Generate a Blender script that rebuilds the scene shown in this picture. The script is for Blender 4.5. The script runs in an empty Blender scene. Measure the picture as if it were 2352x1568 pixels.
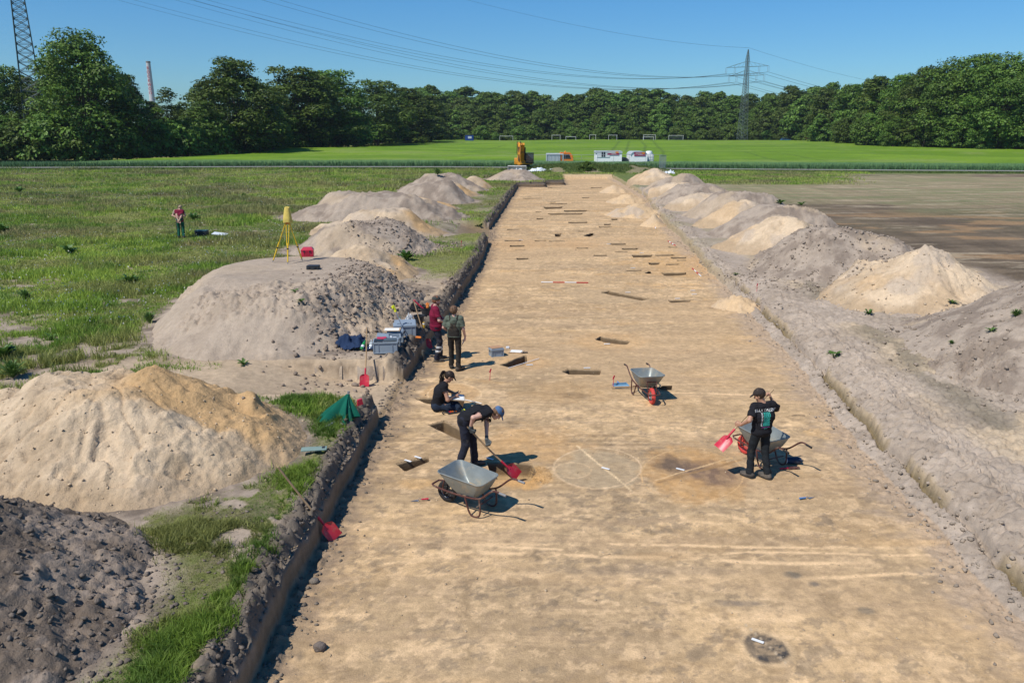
import bpy, bmesh, math, random
import numpy as np
from mathutils import Vector, Matrix
from mathutils.bvhtree import BVHTree

# ------------------------------------------------------------------ camera, sky, sun
scene = bpy.context.scene
COL = scene.collection
CAM_H = 6.1
PITCH = math.radians(14.75)
FPX = 1850.0            # focal length in pixels of a 2352 px wide picture
cam_d = bpy.data.cameras.new("camera")
cam_d.sensor_width = 36.0
cam_d.lens = 36.0 * FPX / 2352.0
cam_d.clip_start = 0.1
cam_d.clip_end = 20000.0
cam = bpy.data.objects.new("camera", cam_d)
cam.location = (0, 0, CAM_H)
cam.rotation_euler = (math.radians(90) - PITCH, 0, 0)
COL.objects.link(cam)
scene.camera = cam

SUN_EL = math.radians(54)
SUN_AZ_VEC = (-0.78, -0.62)       # horizontal direction towards the sun
wd = bpy.data.worlds.new("World")
scene.world = wd
wd.use_nodes = True
nt = wd.node_tree
bg = nt.nodes["Background"]
sky = nt.nodes.new("ShaderNodeTexSky")
sky.sky_type = 'NISHITA'
sky.sun_disc = False
sky.sun_elevation = SUN_EL
sky.sun_rotation = math.atan2(SUN_AZ_VEC[0], SUN_AZ_VEC[1])
sky.air_density = 1.0
sky.dust_density = 0.0
sky.ozone_density = 4.5
hsv = nt.nodes.new('ShaderNodeHueSaturation')
hsv.inputs['Saturation'].default_value = 1.30
nt.links.new(sky.outputs[0], hsv.inputs['Color'])
# a deeper blue low over the horizon than the plain model gives
gtc = nt.nodes.new('ShaderNodeTexCoord'); sx = nt.nodes.new('ShaderNodeSeparateXYZ'); nt.links.new(gtc.outputs['Generated'], sx.inputs[0])
rp = nt.nodes.new('ShaderNodeValToRGB'); rp.color_ramp.elements[0].position = 0.0; rp.color_ramp.elements[0].color = (.40, .60, .78, 1)
rp.color_ramp.elements[1].position = 0.5; rp.color_ramp.elements[1].color = (1.0, 1.0, 1.05, 1)
e3 = rp.color_ramp.elements.new(.22); e3.color = (.78, .98, 1.08, 1)
e4 = rp.color_ramp.elements.new(.07); e4.color = (.52, .76, .95, 1)
nt.links.new(sx.outputs[2], rp.inputs[0])
ml = nt.nodes.new('ShaderNodeMix'); ml.data_type = 'RGBA'; ml.blend_type = 'MULTIPLY'; ml.inputs[0].default_value = 1.0
nt.links.new(hsv.outputs[0], ml.inputs[6]); nt.links.new(rp.outputs[0], ml.inputs[7])
nt.links.new(ml.outputs[2], bg.inputs[0])
bg.inputs[1].default_value = 0.105
sd = bpy.data.lights.new("sun", 'SUN')
sd.energy = 4.8
sd.angle = math.radians(0.55)
sd.color = (1.0, 0.955, 0.88)
sun = bpy.data.objects.new("sun", sd)
hx, hy = SUN_AZ_VEC
n_ = math.hypot(hx, hy)
sv = Vector((hx / n_ * math.cos(SUN_EL), hy / n_ * math.cos(SUN_EL), math.sin(SUN_EL)))
sun.rotation_euler = sv.to_track_quat('Z', 'Y').to_euler()
sun.location = sv * 200
COL.objects.link(sun)
vs = scene.view_settings
vs.view_transform = 'Standard'
vs.look = 'None'
vs.exposure = 0.05
vs.gamma = 1.0
scene.cycles.max_bounces = 6
scene.cycles.diffuse_bounces = 3
scene.cycles.transparent_max_bounces = 8

# ------------------------------------------------------------------ helpers
GZ = 0.6                # the uncut ground lies 0.6 m above the trench floor (z = 0)
def W(px, py, z=0.0):
    """a point of a 2352 x 1568 measuring grid laid over the site plan -> metres at height z"""
    u = (784 - py) / FPX
    dx, dy, dz = (px - 1176) / FPX, math.cos(PITCH) + u * math.sin(PITCH), -math.sin(PITCH) + u * math.cos(PITCH)
    t = (z - CAM_H) / dz
    return (dx * t, dy * t)

def sm(a, b, x):
    t = np.clip((np.asarray(x, float) - a) / (b - a), 0, 1)
    return t * t * (3 - 2 * t)

def _hash(ix, iy, s):
    h = (ix.astype(np.int64) * 374761393 + iy.astype(np.int64) * 668265263 + s * 1274126177) & 0xffffffff
    h = ((h ^ (h >> 13)) * 1274126177) & 0xffffffff
    h = ((h ^ (h >> 16)) * 2246822519) & 0xffffffff
    return ((h ^ (h >> 15)) & 0xffffff) / float(0xffffff)

def vn(x, y, s=0):
    x = np.asarray(x, float); y = np.asarray(y, float)
    ix = np.floor(x); iy = np.floor(y)
    fx = x - ix; fy = y - iy
    fx = fx * fx * fx * (fx * (fx * 6 - 15) + 10); fy = fy * fy * fy * (fy * (fy * 6 - 15) + 10)
    a = _hash(ix, iy, s); b = _hash(ix + 1, iy, s); c = _hash(ix, iy + 1, s); d = _hash(ix + 1, iy + 1, s)
    return (a + (b - a) * fx) * (1 - fy) + (c + (d - c) * fx) * fy

def fbm(x, y, s=0, o=4, g=0.5):
    t = 0; a = 1; n = 0
    ca, sa = 0.8, 0.6
    for k in range(o):
        t = t + a * vn(x, y, s + k * 17); n += a
        a *= g
        x, y = (x * ca - y * sa) * 2.03 + 11.3, (x * sa + y * ca) * 2.03 + 5.7
    return t / n            # 0..1, mean .5

def lumps(x, y, s=0):
    """rounded clod relief 0..1 (cellular)"""
    ix = np.floor(x); iy = np.floor(y)
    best = np.full(np.shape(x), 9.0)
    for i in (-1, 0, 1):
        for j in (-1, 0, 1):
            cx = ix + i; cy = iy + j
            px = cx + _hash(cx, cy, s); py = cy + _hash(cx, cy, s + 5)
            r = 0.12 + 0.88 * _hash(cx, cy, s + 9) ** 2
            best = np.minimum(best, np.hypot(x - px, y - py) / r)
    return np.sqrt(np.clip(1 - best * best, 0, 1))

def mix3(a, b, t):
    t = np.asarray(t)[..., None]
    return np.asarray(a) * (1 - t) + np.asarray(b) * t

def tag(o, label=None, cat=None, group=None, kind=None):
    if label: o["label"] = label
    if cat: o["category"] = cat
    if group: o["group"] = group
    if kind: o["kind"] = kind
    return o

def mesh_np(name, V, F, mat=None, col=None, smooth=False):
    V = np.ascontiguousarray(V, dtype=np.float32).reshape(-1, 3)
    F = np.ascontiguousarray(F, dtype=np.int32)
    nf, k = F.shape
    me = bpy.data.meshes.new(name)
    me.vertices.add(len(V)); me.vertices.foreach_set("co", V.ravel())
    me.loops.add(nf * k); me.loops.foreach_set("vertex_index", F.ravel())
    me.polygons.add(nf); me.polygons.foreach_set("loop_start", np.arange(0, nf * k, k, dtype=np.int32))
    if smooth: me.polygons.foreach_set("use_smooth", np.ones(nf, dtype=bool))
    if col is not None:
        at = me.attributes.new("Col", 'FLOAT_COLOR', 'POINT')
        c = np.ones((len(V), 4), np.float32); c[:, :3] = np.asarray(col).reshape(-1, 3)
        at.data.foreach_set("color", c.ravel())
    me.update(calc_edges=True)
    me.validate()
    if mat: me.materials.append(mat)
    return me

def link(name, me, parent=None, loc=None, rot=None):
    o = bpy.data.objects.new(name, me)
    COL.objects.link(o)
    if parent is not None: o.parent = parent
    if loc is not None: o.location = loc
    if rot is not None: o.rotation_euler = rot
    return o

def empty(name, loc=(0, 0, 0), rz=0.0, label=None, cat=None, group=None):
    o = bpy.data.objects.new(name, None)
    o.empty_display_size = 0.2
    o.location = loc; o.rotation_euler = (0, 0, rz)
    COL.objects.link(o)
    return tag(o, label, cat, group)

def copy_tree(o, parent=None):
    c = o.copy(); COL.objects.link(c); c.parent = parent
    for ch in list(o.children): copy_tree(ch, c)
    return c

_mats = {}
def mat(name, color=(.5, .5, .5), rough=0.7, metal=0.0, var=0.12, scale=9.0, bump=0.0, bscale=60.0,
        dirt=None, dirt_amt=0.0, attr=False, spec=0.3, alpha=1.0, trans=0.0, objvar=0.0, grain=0.0):
    if name in _mats: return _mats[name]
    m = bpy.data.materials.new(name); m.use_nodes = True
    N = m.node_tree.nodes; L = m.node_tree.links
    b = N["Principled BSDF"]
    b.inputs["Roughness"].default_value = rough
    b.inputs["Metallic"].default_value = metal
    b.inputs["Specular IOR Level"].default_value = spec
    tc = N.new("ShaderNodeTexCoord")
    geo = N.new("ShaderNodeNewGeometry")
    nz = N.new("ShaderNodeTexNoise"); nz.inputs["Scale"].default_value = scale
    nz.inputs["Detail"].default_value = 6; nz.inputs["Roughness"].default_value = 0.62
    src = geo.outputs["Position"] if attr else tc.outputs["Object"]
    L.new(src, nz.inputs["Vector"])
    mr = N.new("ShaderNodeMapRange")
    mr.inputs[1].default_value = 0.25; mr.inputs[2].default_value = 0.75
    mr.inputs[3].default_value = 1 - var; mr.inputs[4].default_value = 1 + var
    L.new(nz.outputs[0], mr.inputs[0])
    mx = N.new("ShaderNodeMix"); mx.data_type = 'RGBA'; mx.blend_type = 'MULTIPLY'; mx.inputs[0].default_value = 1
    if attr:
        at = N.new("ShaderNodeAttribute"); at.attribute_name = "Col"
        L.new(at.outputs["Color"], mx.inputs[6])
    else:
        mx.inputs[6].default_value = (*color, 1)
    cb = N.new("ShaderNodeCombineColor")
    for i in range(3): L.new(mr.outputs[0], cb.inputs[i])
    L.new(cb.outputs[0], mx.inputs[7])
    out = mx.outputs[2]
    if grain > 0:
        ng = N.new("ShaderNodeTexNoise"); ng.inputs["Scale"].default_value = 55.0
        ng.inputs["Detail"].default_value = 4; ng.inputs["Roughness"].default_value = 0.7
        L.new(src, ng.inputs["Vector"])
        rg_ = N.new("ShaderNodeMapRange"); rg_.inputs[1].default_value = .3; rg_.inputs[2].default_value = .7
        rg_.inputs[3].default_value = 1 - grain; rg_.inputs[4].default_value = 1 + grain
        L.new(ng.outputs[0], rg_.inputs[0])
        vm = N.new("ShaderNodeVectorMath"); vm.operation = 'SCALE'
        L.new(out, vm.inputs[0]); L.new(rg_.outputs[0], vm.inputs["Scale"]); out = vm.outputs[0]
    if objvar > 0:
        oi = N.new("ShaderNodeObjectInfo")
        m2 = N.new("ShaderNodeMapRange"); m2.inputs[3].default_value = 1 - objvar; m2.inputs[4].default_value = 1 + objvar
        L.new(oi.outputs["Random"], m2.inputs[0])
        hs = N.new("ShaderNodeHueSaturation")
        m3 = N.new("ShaderNodeMath"); m3.operation = 'MULTIPLY_ADD'
        L.new(oi.outputs["Random"], m3.inputs[0]); m3.inputs[1].default_value = 0.032; m3.inputs[2].default_value = 0.490
        L.new(m3.outputs[0], hs.inputs["Hue"]); L.new(m2.outputs[0], hs.inputs["Value"]); L.new(out, hs.inputs["Color"])
        out = hs.outputs[0]
    if dirt:
        n2 = N.new("ShaderNodeTexNoise"); n2.inputs["Scale"].default_value = scale * 0.6
        n2.inputs["Detail"].default_value = 8; n2.inputs["Roughness"].default_value = 0.7
        L.new(tc.outputs["Object"], n2.inputs["Vector"])
        r2 = N.new("ShaderNodeMapRange")
        r2.inputs[1].default_value = 0.62 - 0.3 * dirt_amt; r2.inputs[2].default_value = 0.72 - 0.1 * dirt_amt
        L.new(n2.outputs[0], r2.inputs[0])
        m4 = N.new("ShaderNodeMix"); m4.data_type = 'RGBA'
        L.new(r2.outputs[0], m4.inputs[0]); L.new(out, m4.inputs[6]); m4.inputs[7].default_value = (*dirt, 1)
        out = m4.outputs[2]
    L.new(out, b.inputs["Base Color"])
    if bump > 0:
        n3 = N.new("ShaderNodeTexNoise"); n3.inputs["Scale"].default_value = bscale
        n3.inputs["Detail"].default_value = 5; n3.inputs["Roughness"].default_value = 0.65
        L.new(src, n3.inputs["Vector"])
        bp = N.new("ShaderNodeBump"); bp.inputs["Strength"].default_value = 0.9; bp.inputs["Distance"].default_value = bump
        L.new(n3.outputs[0], bp.inputs["Height"]); L.new(bp.outputs[0], b.inputs["Normal"])
    if alpha < 1: b.inputs["Alpha"].default_value = alpha
    if trans > 0:
        # thin leaf: part of the light passes through
        tr = N.new("ShaderNodeBsdfTranslucent"); ms = N.new("ShaderNodeMixShader"); ms.inputs[0].default_value = trans
        L.new(out, tr.inputs[0]); L.new(b.outputs[0], ms.inputs[1]); L.new(tr.outputs[0], ms.inputs[2])
        L.new(ms.outputs[0], N["Material Output"].inputs[0])
    _mats[name] = m
    return m

class MB:
    """collects boxes, tubes, lathes ... and links them as ONE mesh object"""
    def __init__(self): self.v = []; self.f = []
    def add(self, V, F):
        n = len(self.v); self.v.extend([tuple(p) for p in V]); self.f.extend([tuple(i + n for i in f) for f in F]); return self
    def box(self, c, s, M=None, bev=0.0):
        x, y, z = s[0] / 2, s[1] / 2, s[2] / 2
        if bev > 0:
            bm = bmesh.new(); bmesh.ops.create_cube(bm, size=1)
            bmesh.ops.scale(bm, vec=s, verts=bm.verts)
            bmesh.ops.bevel(bm, geom=list(bm.edges), offset=bev, segments=2, affect='EDGES', profile=0.6)
            V = [v.co.copy() for v in bm.verts]; F = [[v.index for v in f.verts] for f in bm.faces]; bm.free()
        else:
            V = [Vector(p) for p in ((-x,-y,-z),(x,-y,-z),(x,y,-z),(-x,y,-z),(-x,-y,z),(x,-y,z),(x,y,z),(-x,y,z))]
            F = [(0,3,2,1),(4,5,6,7),(0,1,5,4),(1,2,6,5),(2,3,7,6),(3,0,4,7)]
        if M is not None: V = [M @ p for p in V]
        return self.add([p + Vector(c) for p in V], F)
    def tube(self, pts, r, n=8, closed=False, caps=True):
        pts = [Vector(p) for p in pts]; k = len(pts)
        rs = r if isinstance(r, (list, tuple)) else [r] * k
        V = []; F = []
        prev = None
        for i, p in enumerate(pts):
            if closed: t = pts[(i + 1) % k] - pts[i - 1]
            else: t = pts[min(i + 1, k - 1)] - pts[max(i - 1, 0)]
            t = t.normalized() if t.length > 1e-9 else Vector((0, 0, 1))
            if prev is None:
                a = Vector((0, 0, 1)) if abs(t.z) < 0.9 else Vector((1, 0, 0))
                nrm = t.cross(a).normalized()
            else:
                nrm = (prev - t * prev.dot(t)).normalized()
            prev = nrm; bn = t.cross(nrm)
            for j in range(n):
                a = 2 * math.pi * j / n
                V.append(p + (nrm * math.cos(a) + bn * math.sin(a)) * rs[i])
        for i in range(k if closed else k - 1):
            for j in range(n):
                a = i * n + j; b = i * n + (j + 1) % n; i2 = (i + 1) % k
                F.append((a, b, i2 * n + (j + 1) % n, i2 * n + j))
        if caps and not closed:
            F.append(tuple(range(n - 1, -1, -1))); F.append(tuple((k - 1) * n + j for j in range(n)))
        return self.add(V, F)
    def lathe(self, prof, n=20, c=(0, 0, 0), axis='Z', M=None):
        V = []; F = []; k = len(prof)
        for (r, z) in prof:
            for j in range(n):
                a = 2 * math.pi * j / n
                p = Vector((r * math.cos(a), r * math.sin(a), z))
                if axis == 'X': p = Vector((z, p.x, p.y))
                if axis == 'Y': p = Vector((p.x, z, p.y))
                if M is not None: p = M @ p
                V.append(p + Vector(c))
        for i in range(k - 1):
            for j in range(n):
                F.append((i * n + j, i * n + (j + 1) % n, (i + 1) * n + (j + 1) % n, (i + 1) * n + j))
        if prof[0][0] > 1e-4: F.append(tuple(range(n - 1, -1, -1)))
        if prof[-1][0] > 1e-4: F.append(tuple((k - 1) * n + j for j in range(n)))
        return self.add(V, F)
    def prism(self, poly, d, M=None, c=(0, 0, 0)):
        """poly: 2-D outline in x,z; extruded along y by d (centred)"""
        k = len(poly)
        V = [Vector((p[0], -d / 2, p[1])) for p in poly] + [Vector((p[0], d / 2, p[1])) for p in poly]
        F = [tuple(range(k)), tuple(range(2 * k - 1, k - 1, -1))]
        for i in range(k): F.append((i, i + k, (i + 1) % k + k, (i + 1) % k)[::1])
        if M is not None: V = [M @ p for p in V]
        return self.add([p + Vector(c) for p in V], F)
    def build(self, name, m, parent=None, smooth=False, loc=None, rot=None):
        me = bpy.data.meshes.new(name)
        me.from_pydata([tuple(p) for p in self.v], [], self.f)
        bm = bmesh.new(); bm.from_mesh(me)
        bmesh.ops.remove_doubles(bm, verts=bm.verts, dist=1e-5)
        bmesh.ops.recalc_face_normals(bm, faces=bm.faces); bm.to_mesh(me); bm.free()
        if smooth:
            for p in me.polygons: p.use_smooth = len(p.vertices) <= 4
            try: me.set_sharp_from_angle(angle=math.radians(40))
            except Exception: pass
        me.materials.append(m)
        return link(name, me, parent, loc, rot)

def smooth_path(pts, n=6):
    """Catmull-Rom through the points"""
    P = [Vector(p) for p in pts]; out = []
    for i in range(len(P) - 1):
        p0 = P[max(i - 1, 0)]; p1 = P[i]; p2 = P[i + 1]; p3 = P[min(i + 2, len(P) - 1)]
        for j in range(n):
            t = j / n
            out.append(0.5 * ((2 * p1) + (p2 - p0) * t + (2 * p0 - 5 * p1 + 4 * p2 - p3) * t * t + (3 * p1 - p0 - 3 * p2 + p3) * t ** 3))
    out.append(P[-1]); return out
# ------------------------------------------------------------------ terrain
M_SOIL = mat("soil", attr=True, var=0.20, scale=7.0, rough=0.95, bump=0.014, bscale=34.0, spec=0.1, grain=.13)
M_SAND = mat("sand_floor", attr=True, var=0.10, scale=30.0, rough=0.95, bump=0.006, bscale=60.0, spec=0.1)
C_SAND = np.array((0.50, 0.365, 0.215)); C_CREAM = np.array((0.62, 0.455, 0.28)); C_BROWN = np.array((0.345, 0.25, 0.148))
C_GREYB = np.array((0.31, 0.245, 0.165)); C_OCHRE = np.array((0.47, 0.29, 0.12)); C_DARK = np.array((0.085, 0.075, 0.062))
C_TOP = np.array((0.30, 0.24, 0.185)); C_TOPD = np.array((0.165, 0.13, 0.10)); C_GRASS = np.array((0.095, 0.13, 0.035))

EL_Y = [5, 16.5, 19.4, 28.3, 37, 44, 51, 66, 88.2, 88.8, 91.5, 92.0, 105, 5000]
EL_X = [-3.02, -2.83, -2.62, -2.0, -1.45, -1.3, -1.4, -0.57, 0.6, 3.65, 3.75, 5.9, 6.35, 6.35]
ER_Y = [5, 9.4, 12, 14.4, 17.8, 22.9, 28.3, 35.7, 47, 52, 77, 105, 5000]
ER_X = [6.3, 6.5, 6.67, 6.9, 7.3, 7.75, 8.3, 8.7, 9.7, 9.9, 12.4, 12.9, 12.9]
END_Y = 105.0
def eL(y): return np.interp(y, EL_Y, EL_X) + (fbm(y * .8, y * 0 + 3, 31, 4, .55) - .5) * 0.15
def eR(y): return np.interp(y, ER_Y, ER_X) + (fbm(y * .8, y * 0 + 7, 41, 3) - .5) * 0.35

# pits cut into the trench floor: (left x, right x, top y, bottom y, skew of the right end, depth) on the measuring grid
PITS = []
def pit(poly, depth=0.3, sides=None):
    P = np.array([W(a, b, 0) for a, b in poly]); PITS.append((P, depth))
def z5(x, y): return ((1950 + x / 2.94) * 0.57422, (550 + y / 2.94) * 0.57422)
def z6(x, y): return ((1980 + x / 2.352) * 0.57422, (850 + y / 2.352) * 0.57422)
for a in [(658, 880, 812, 843), (890, 1170, 852, 876), (695, 1122, 888, 911), (722, 940, 772, 786), (735, 805, 755, 768),
          (572, 655, 946, 967), (940, 1178, 990, 1010), (1455, 1525, 952, 974), (1365, 1450, 1014, 1033), (1300, 1448, 1047, 1059),
          (148, 320, 1036, 1045), (216, 380, 1076, 1090), (1060, 1135, 1096, 1110), (202, 395, 1206, 1222), (540, 695, 1210, 1221),
          (695, 980, 1214, 1226), (790, 862, 1128, 1172), (255, 440, 1262, 1287), (248, 455, 1320, 1328), (1040, 1170, 1294, 1310),
          (1185, 1268, 1291, 1299), (960, 1032, 1311, 1319), (1425, 1630, 1244, 1266), (1575, 1768, 1300, 1324), (1482, 1655, 1334, 1348),
          (2120, 2230, 1283, 1300), (1240, 1410, 1376, 1397), (1690, 1938, 1374, 1410), (1960, 2188, 1375, 1395), (2148, 2340, 1402, 1426),
          (2220, 2340, 1438, 1452), (332, 482, 1414, 1438), (1210, 1345, 585, 597), (1110, 1195, 703, 716), (380, 520, 697, 703),
          (410, 640, 711, 722), (975, 1170, 767, 773), (560, 635, 868, 880), (700, 860, 590, 597)]:
    x0, x1, y0, y1 = a
    s = (x1 - x0) * 0.07
    pit([z5(x0, y0 + (y1 - y0) * .1), z5(x1, y0), z5(x1 - s * .4, y1 - (y1 - y0) * .2), z5(x0 + s * 1.6, y1)], 0.5)
for a in [(1440, 1548, 468, 494), (1600, 1732, 480, 495), (1230, 1384, 538, 556), (1560, 1800, 562, 598), (1618, 1840, 822, 848)]:
    x0, x1, y0, y1 = a
    s = (x1 - x0) * 0.06
    pit([z6(x0, y0 + 3), z6(x1, y0), z6(x1 - s * .3, y1 - (y1 - y0) * .3), z6(x0 + s * 2.5, y1)], 0.3)
pit([z6(1395, 572), z6(1466, 546), z6(1466, 576)], 0.4)
pit([z5(1120, 1156), z5(1243, 1118), z5(1246, 1146), z5(1200, 1166)], 0.45)
pit([z6(985, 748), z6(1070, 735), z6(1460, 812), z6(1380, 830), z6(1090, 775)], 0.4)
pit([z6(940, 1192), z6(985, 1163), z6(1278, 1212), z6(1235, 1243), z6(1020, 1222)], 0.35)
pit([z6(628, 1495), z6(690, 1470), z6(1000, 1480), z6(985, 1528), z6(700, 1522)], 0.4)
pit([(1146, 838), (1205, 816), (1210, 818), (1211, 832), (1172, 845)], 0.42)          # beside the notebook crate
pit([(952, 915), (1070, 908), (1062, 940), (975, 925)], 0.45)                          # where the seated digger sits
pit([(982, 975), (1020, 966), (1068, 992), (1062, 1012), (1008, 988)], 0.45)
pit([(908, 1064), (984, 1049), (986, 1060), (930, 1083)], 0.42)
pit([(1118, 1062), (1222, 1063), (1232, 1085), (1215, 1106), (1130, 1100)], 0.30)      # pit being dug
def poly_sd(P, x, y):
    """signed distance to a polygon, negative inside"""
    d = np.full(x.shape, 1e9); ins = np.zeros(x.shape, bool)
    n = len(P)
    for i in range(n):
        ax, ay = P[i]; bx, by = P[(i + 1) % n]
        ex, ey = bx - ax, by - ay
        t = np.clip(((x - ax) * ex + (y - ay) * ey) / (ex * ex + ey * ey + 1e-12), 0, 1)
        d = np.minimum(d, np.hypot(x - ax - t * ex, y - ay - t * ey))
        with np.errstate(divide='ignore', invalid='ignore'):
            c = ((ay > y) != (by > y)) & (x < ex * (y - ay) / (ey + 1e-12) + ax)
        ins ^= c
    return np.where(ins, -d, d)

def gap(y, y0, y1, w=.25): return sm(y0 - w, y0, y) * (1 - sm(y1, y1 + w, y))
def ground_parts(x, y, full=True):
    """height and albedo of the ground"""
    x = np.asarray(x, float); y = np.asarray(y, float)
    L = eL(y); R = eR(y)
    dl = L - x                      # >0 on the left bank
    dr = x - R                      # >0 on the right bank
    n1 = fbm(x * 0.5, y * 0.5, 1, 4)
    und = (fbm(x * 0.12, y * 0.12, 2, 3) - .5) * 0.14 * sm(0.4, 3.0, np.maximum(dl, dr))
    rough = (fbm(x * 3.1, y * 3.1, 3, 4) - .5)
    fade = 1 - sm(40, 120, y) * .6
    top = GZ + und + rough * 0.06 * fade
    # left wall: steep cut, crumbling turf lip
    lip = (vn(x * 7, y * 7, 8) * .6 + vn(x * 15, y * 15, 9) * .4)
    cut = .07 + .16 * sm(.35, .7, fbm(x * 1.4, y * 1.4, 10, 3))
    wt = .24 + .26 * fbm(x * .9, y * 1.6, 18, 4, .6)
    hl = np.where(dl < 0.06, wt * sm(-.005, .05, dl), wt + (top - wt - .02) * sm(0.05, cut + .07, dl) + ((lip - .5) * 0.22 + (lumps(x * 8, y * 8, 11) - .3) * .10 + (fbm(x * 12, y * 12, 19, 3, .7) - .5) * .10) * sm(.03, .12, dl) * (1 - sm(.35, .75, dl)))
    # the ramps (side cuts) that open through the left bank
    y1a = 16.35 + 0.10 * (dl); y1b = 19.15 + 0.02 * dl
    g1 = sm(-.03, .03, y - y1a + (lip - .5) * .08) * (1 - sm(-.03, .03, y - y1b + (fbm(x * 2.5, y * 0, 16, 3) - .5) * .10))
    rampz = 0.02 + GZ * sm(.9, 4.4, dl) + rough * .05
    hl = hl * (1 - g1) + np.minimum(rampz, hl) * g1
    g2 = sm(-.1, .1, y - 44.3) * (1 - sm(-.1, .1, y - 50.6))
    rampz2 = 0.03 + GZ * sm(0.6, 3.0, dl)
    hl = hl * (1 - g2) + np.minimum(rampz2, hl) * g2
    # right wall: crumbly debris at the foot, sandy cut face, lumpy edge
    lum = lumps(x * 5.5, y * 5.5, 12); lum2 = lumps(x * 13, y * 13, 13); cr = fbm(x * 5, y * 5, 14, 4, .65) - .5
    brk = sm(.45, .6, vn(y * .45, y * 0 + 2, 15))
    near = 1 - sm(28, 36, y)
    topr = top - .20 * (1 - sm(1.2, 4.5, dr))
    hr1 = 0.10 * sm(0, .28, dr) + (lum * .05 + lum2 * .03) * sm(-.15, .05, dr)
    hr1 = hr1 + cr * .05 * sm(0, .2, dr) * (1 - .5 * sm(1, 2, dr))
    gw = fbm(y * 1.2, y * 0 + 5, 17, 3) * .12
    face = 0.17 * sm(.36 + gw, .43 + gw, dr)
    hr1 = hr1 + face - 0.10 * np.exp(-((dr - .33 - gw) / .045) ** 2)
    hr1 = hr1 + (topr - 0.27) * sm(.5, 1.3, dr) + (lum * .04 + lum2 * .035) * sm(.5, .7, dr) * (1 - sm(1.0, 1.7, dr))
    hr2 = 0.32 * sm(0, .13, dr) + (topr - .32) * sm(.12, .6, dr) + (lum * .09) * sm(.1, .25, dr) * (1 - sm(.6, 1.2, dr))
    hr = hr1 * near + hr2 * (1 - near)
    # the floor
    scrape = (fbm(x * 0.25, y * 2.2, 21, 4) - .5)
    hf = scrape * 0.030 + (fbm(x * 2.2, y * 2.2, 22, 4) - .5) * 0.022 * fade
    edge_deb = (1 - sm(0.0, .55, -dl)) * (vn(x * 9, y * 9, 23) ** 3) * .10 + (1 - sm(0, .7, -dr)) * (lum2 ** 2) * .045
    hf = hf + edge_deb
    h = np.where(dl > 0, hl, np.where(dr > 0, hr, hf))
    out_y = (y > END_Y)
    h = np.where(out_y, top, h)
    endw = sm(END_Y - .25, END_Y, y) * (1 - out_y)
    h = np.where((dl <= 0) & (dr <= 0) & ~out_y, h * (1 - endw) + top * endw, h)
    floor = (dl <= 0) & (dr <= 0) & (y < END_Y)
    return dict(h=h, top=top, L=L, R=R, dl=dl, dr=dr, floor=floor, g1=g1, g2=g2, rough=rough, n1=n1, lum=lum, lum2=lum2, out=out_y, near=near)

def ground_z(x, y):
    """ground height at single points"""
    a = np.atleast_1d(np.asarray(x, float)); b = np.atleast_1d(np.asarray(y, float))
    g = ground_parts(a, b)
    return g['h'] if a.size > 1 else float(g['h'][0])

# marks drawn in the floor: stains (ellipses) -> (cx, cy, rx, ry, rot, colour, strength)
def stain(px, py, rpx, rpy, colr, st, soft=.5, rot=0.0):
    c = W(px, py); ex = W(px + rpx, py); ey = W(px, py - rpy)
    return (c[0], c[1], abs(ex[0] - c[0]), abs(ey[1] - c[1]), colr, st, soft, rot)
STAINS = [
    stain(1372, 1075, 98, 44, (0.33, .265, .18), .85, .06),
    stain(1590, 1085, 115, 62, (0.40, .25, .115), .85, .35),
    stain(1548, 1068, 52, 26, (0.12, .09, .07), .95, .8), stain(1640, 1088, 66, 28, (0.14, .10, .08), .9, .8),
    stain(1757, 1487, 60, 42, (0.58, .44, .28), .45, .3), stain(1757, 1487, 48, 33, (0.050, .050, .052), 1.0, .35),
    stain(1320, 908, 44, 9, (0.09, .075, .06), .9, .8), stain(1300, 900, 130, 28, (0.36, .245, .13), .6, .8),
    stain(1195, 893, 40, 9, (0.27, .20, .12), .7, .7), stain(1210, 1020, 130, 40, (0.50, .31, .14), .5, .9),
    stain(1205, 1092, 60, 26, (0.47, .285, .12), .95, .5), stain(1150, 1108, 50, 10, (0.45, .28, .13), .7, .7), stain(1035, 905, 65, 26, (0.44, .29, .15), .75, .25),
    stain(960, 1110, 45, 12, (.47, .31, .15), .6, .7), stain(1210, 830, 60, 16, (.42, .28, .15), .7, .6),
    stain(1745, 672, 55, 14, (0.24, .19, .13), .8, .5), stain(1390, 678, 85, 18, (.36, .27, .17), .75, .4),
    stain(1400, 783, 90, 20, (.44, .29, .15), .6, .7), stain(1590, 610, 130, 26, (.47, .30, .14), .6, .9),
    stain(1190, 560, 70, 14, (.42, .27, .14), .5, .9), stain(1320, 560, 60, 12, (.42, .27, .14), .5, .9),
    stain(1700, 940, 190, 22, (.33, .24, .14), .55, .7), stain(1820, 1120, 130, 40, (.38, .27, .16), .4, .9),
    stain(1700, 1385, 60, 7, (0.17, .145, .12), .7, .7), stain(1530, 1275, 90, 10, (.36, .25, .14), .5, .8),
    stain(1460, 1310, 260, 14, (0.26, .20, .14), .5, .8), stain(2040, 1245, 130, 10, (.38, .26, .14), .5, .8),
    stain(1990, 1400, 25, 10, (.13, .12, .10), .8, .7), stain(1820, 1320, 22, 9, (.13, .12, .10), .8, .7),
    stain(1870, 1340, 16, 7, (.12, .11, .10), .8, .7),
]
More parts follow.
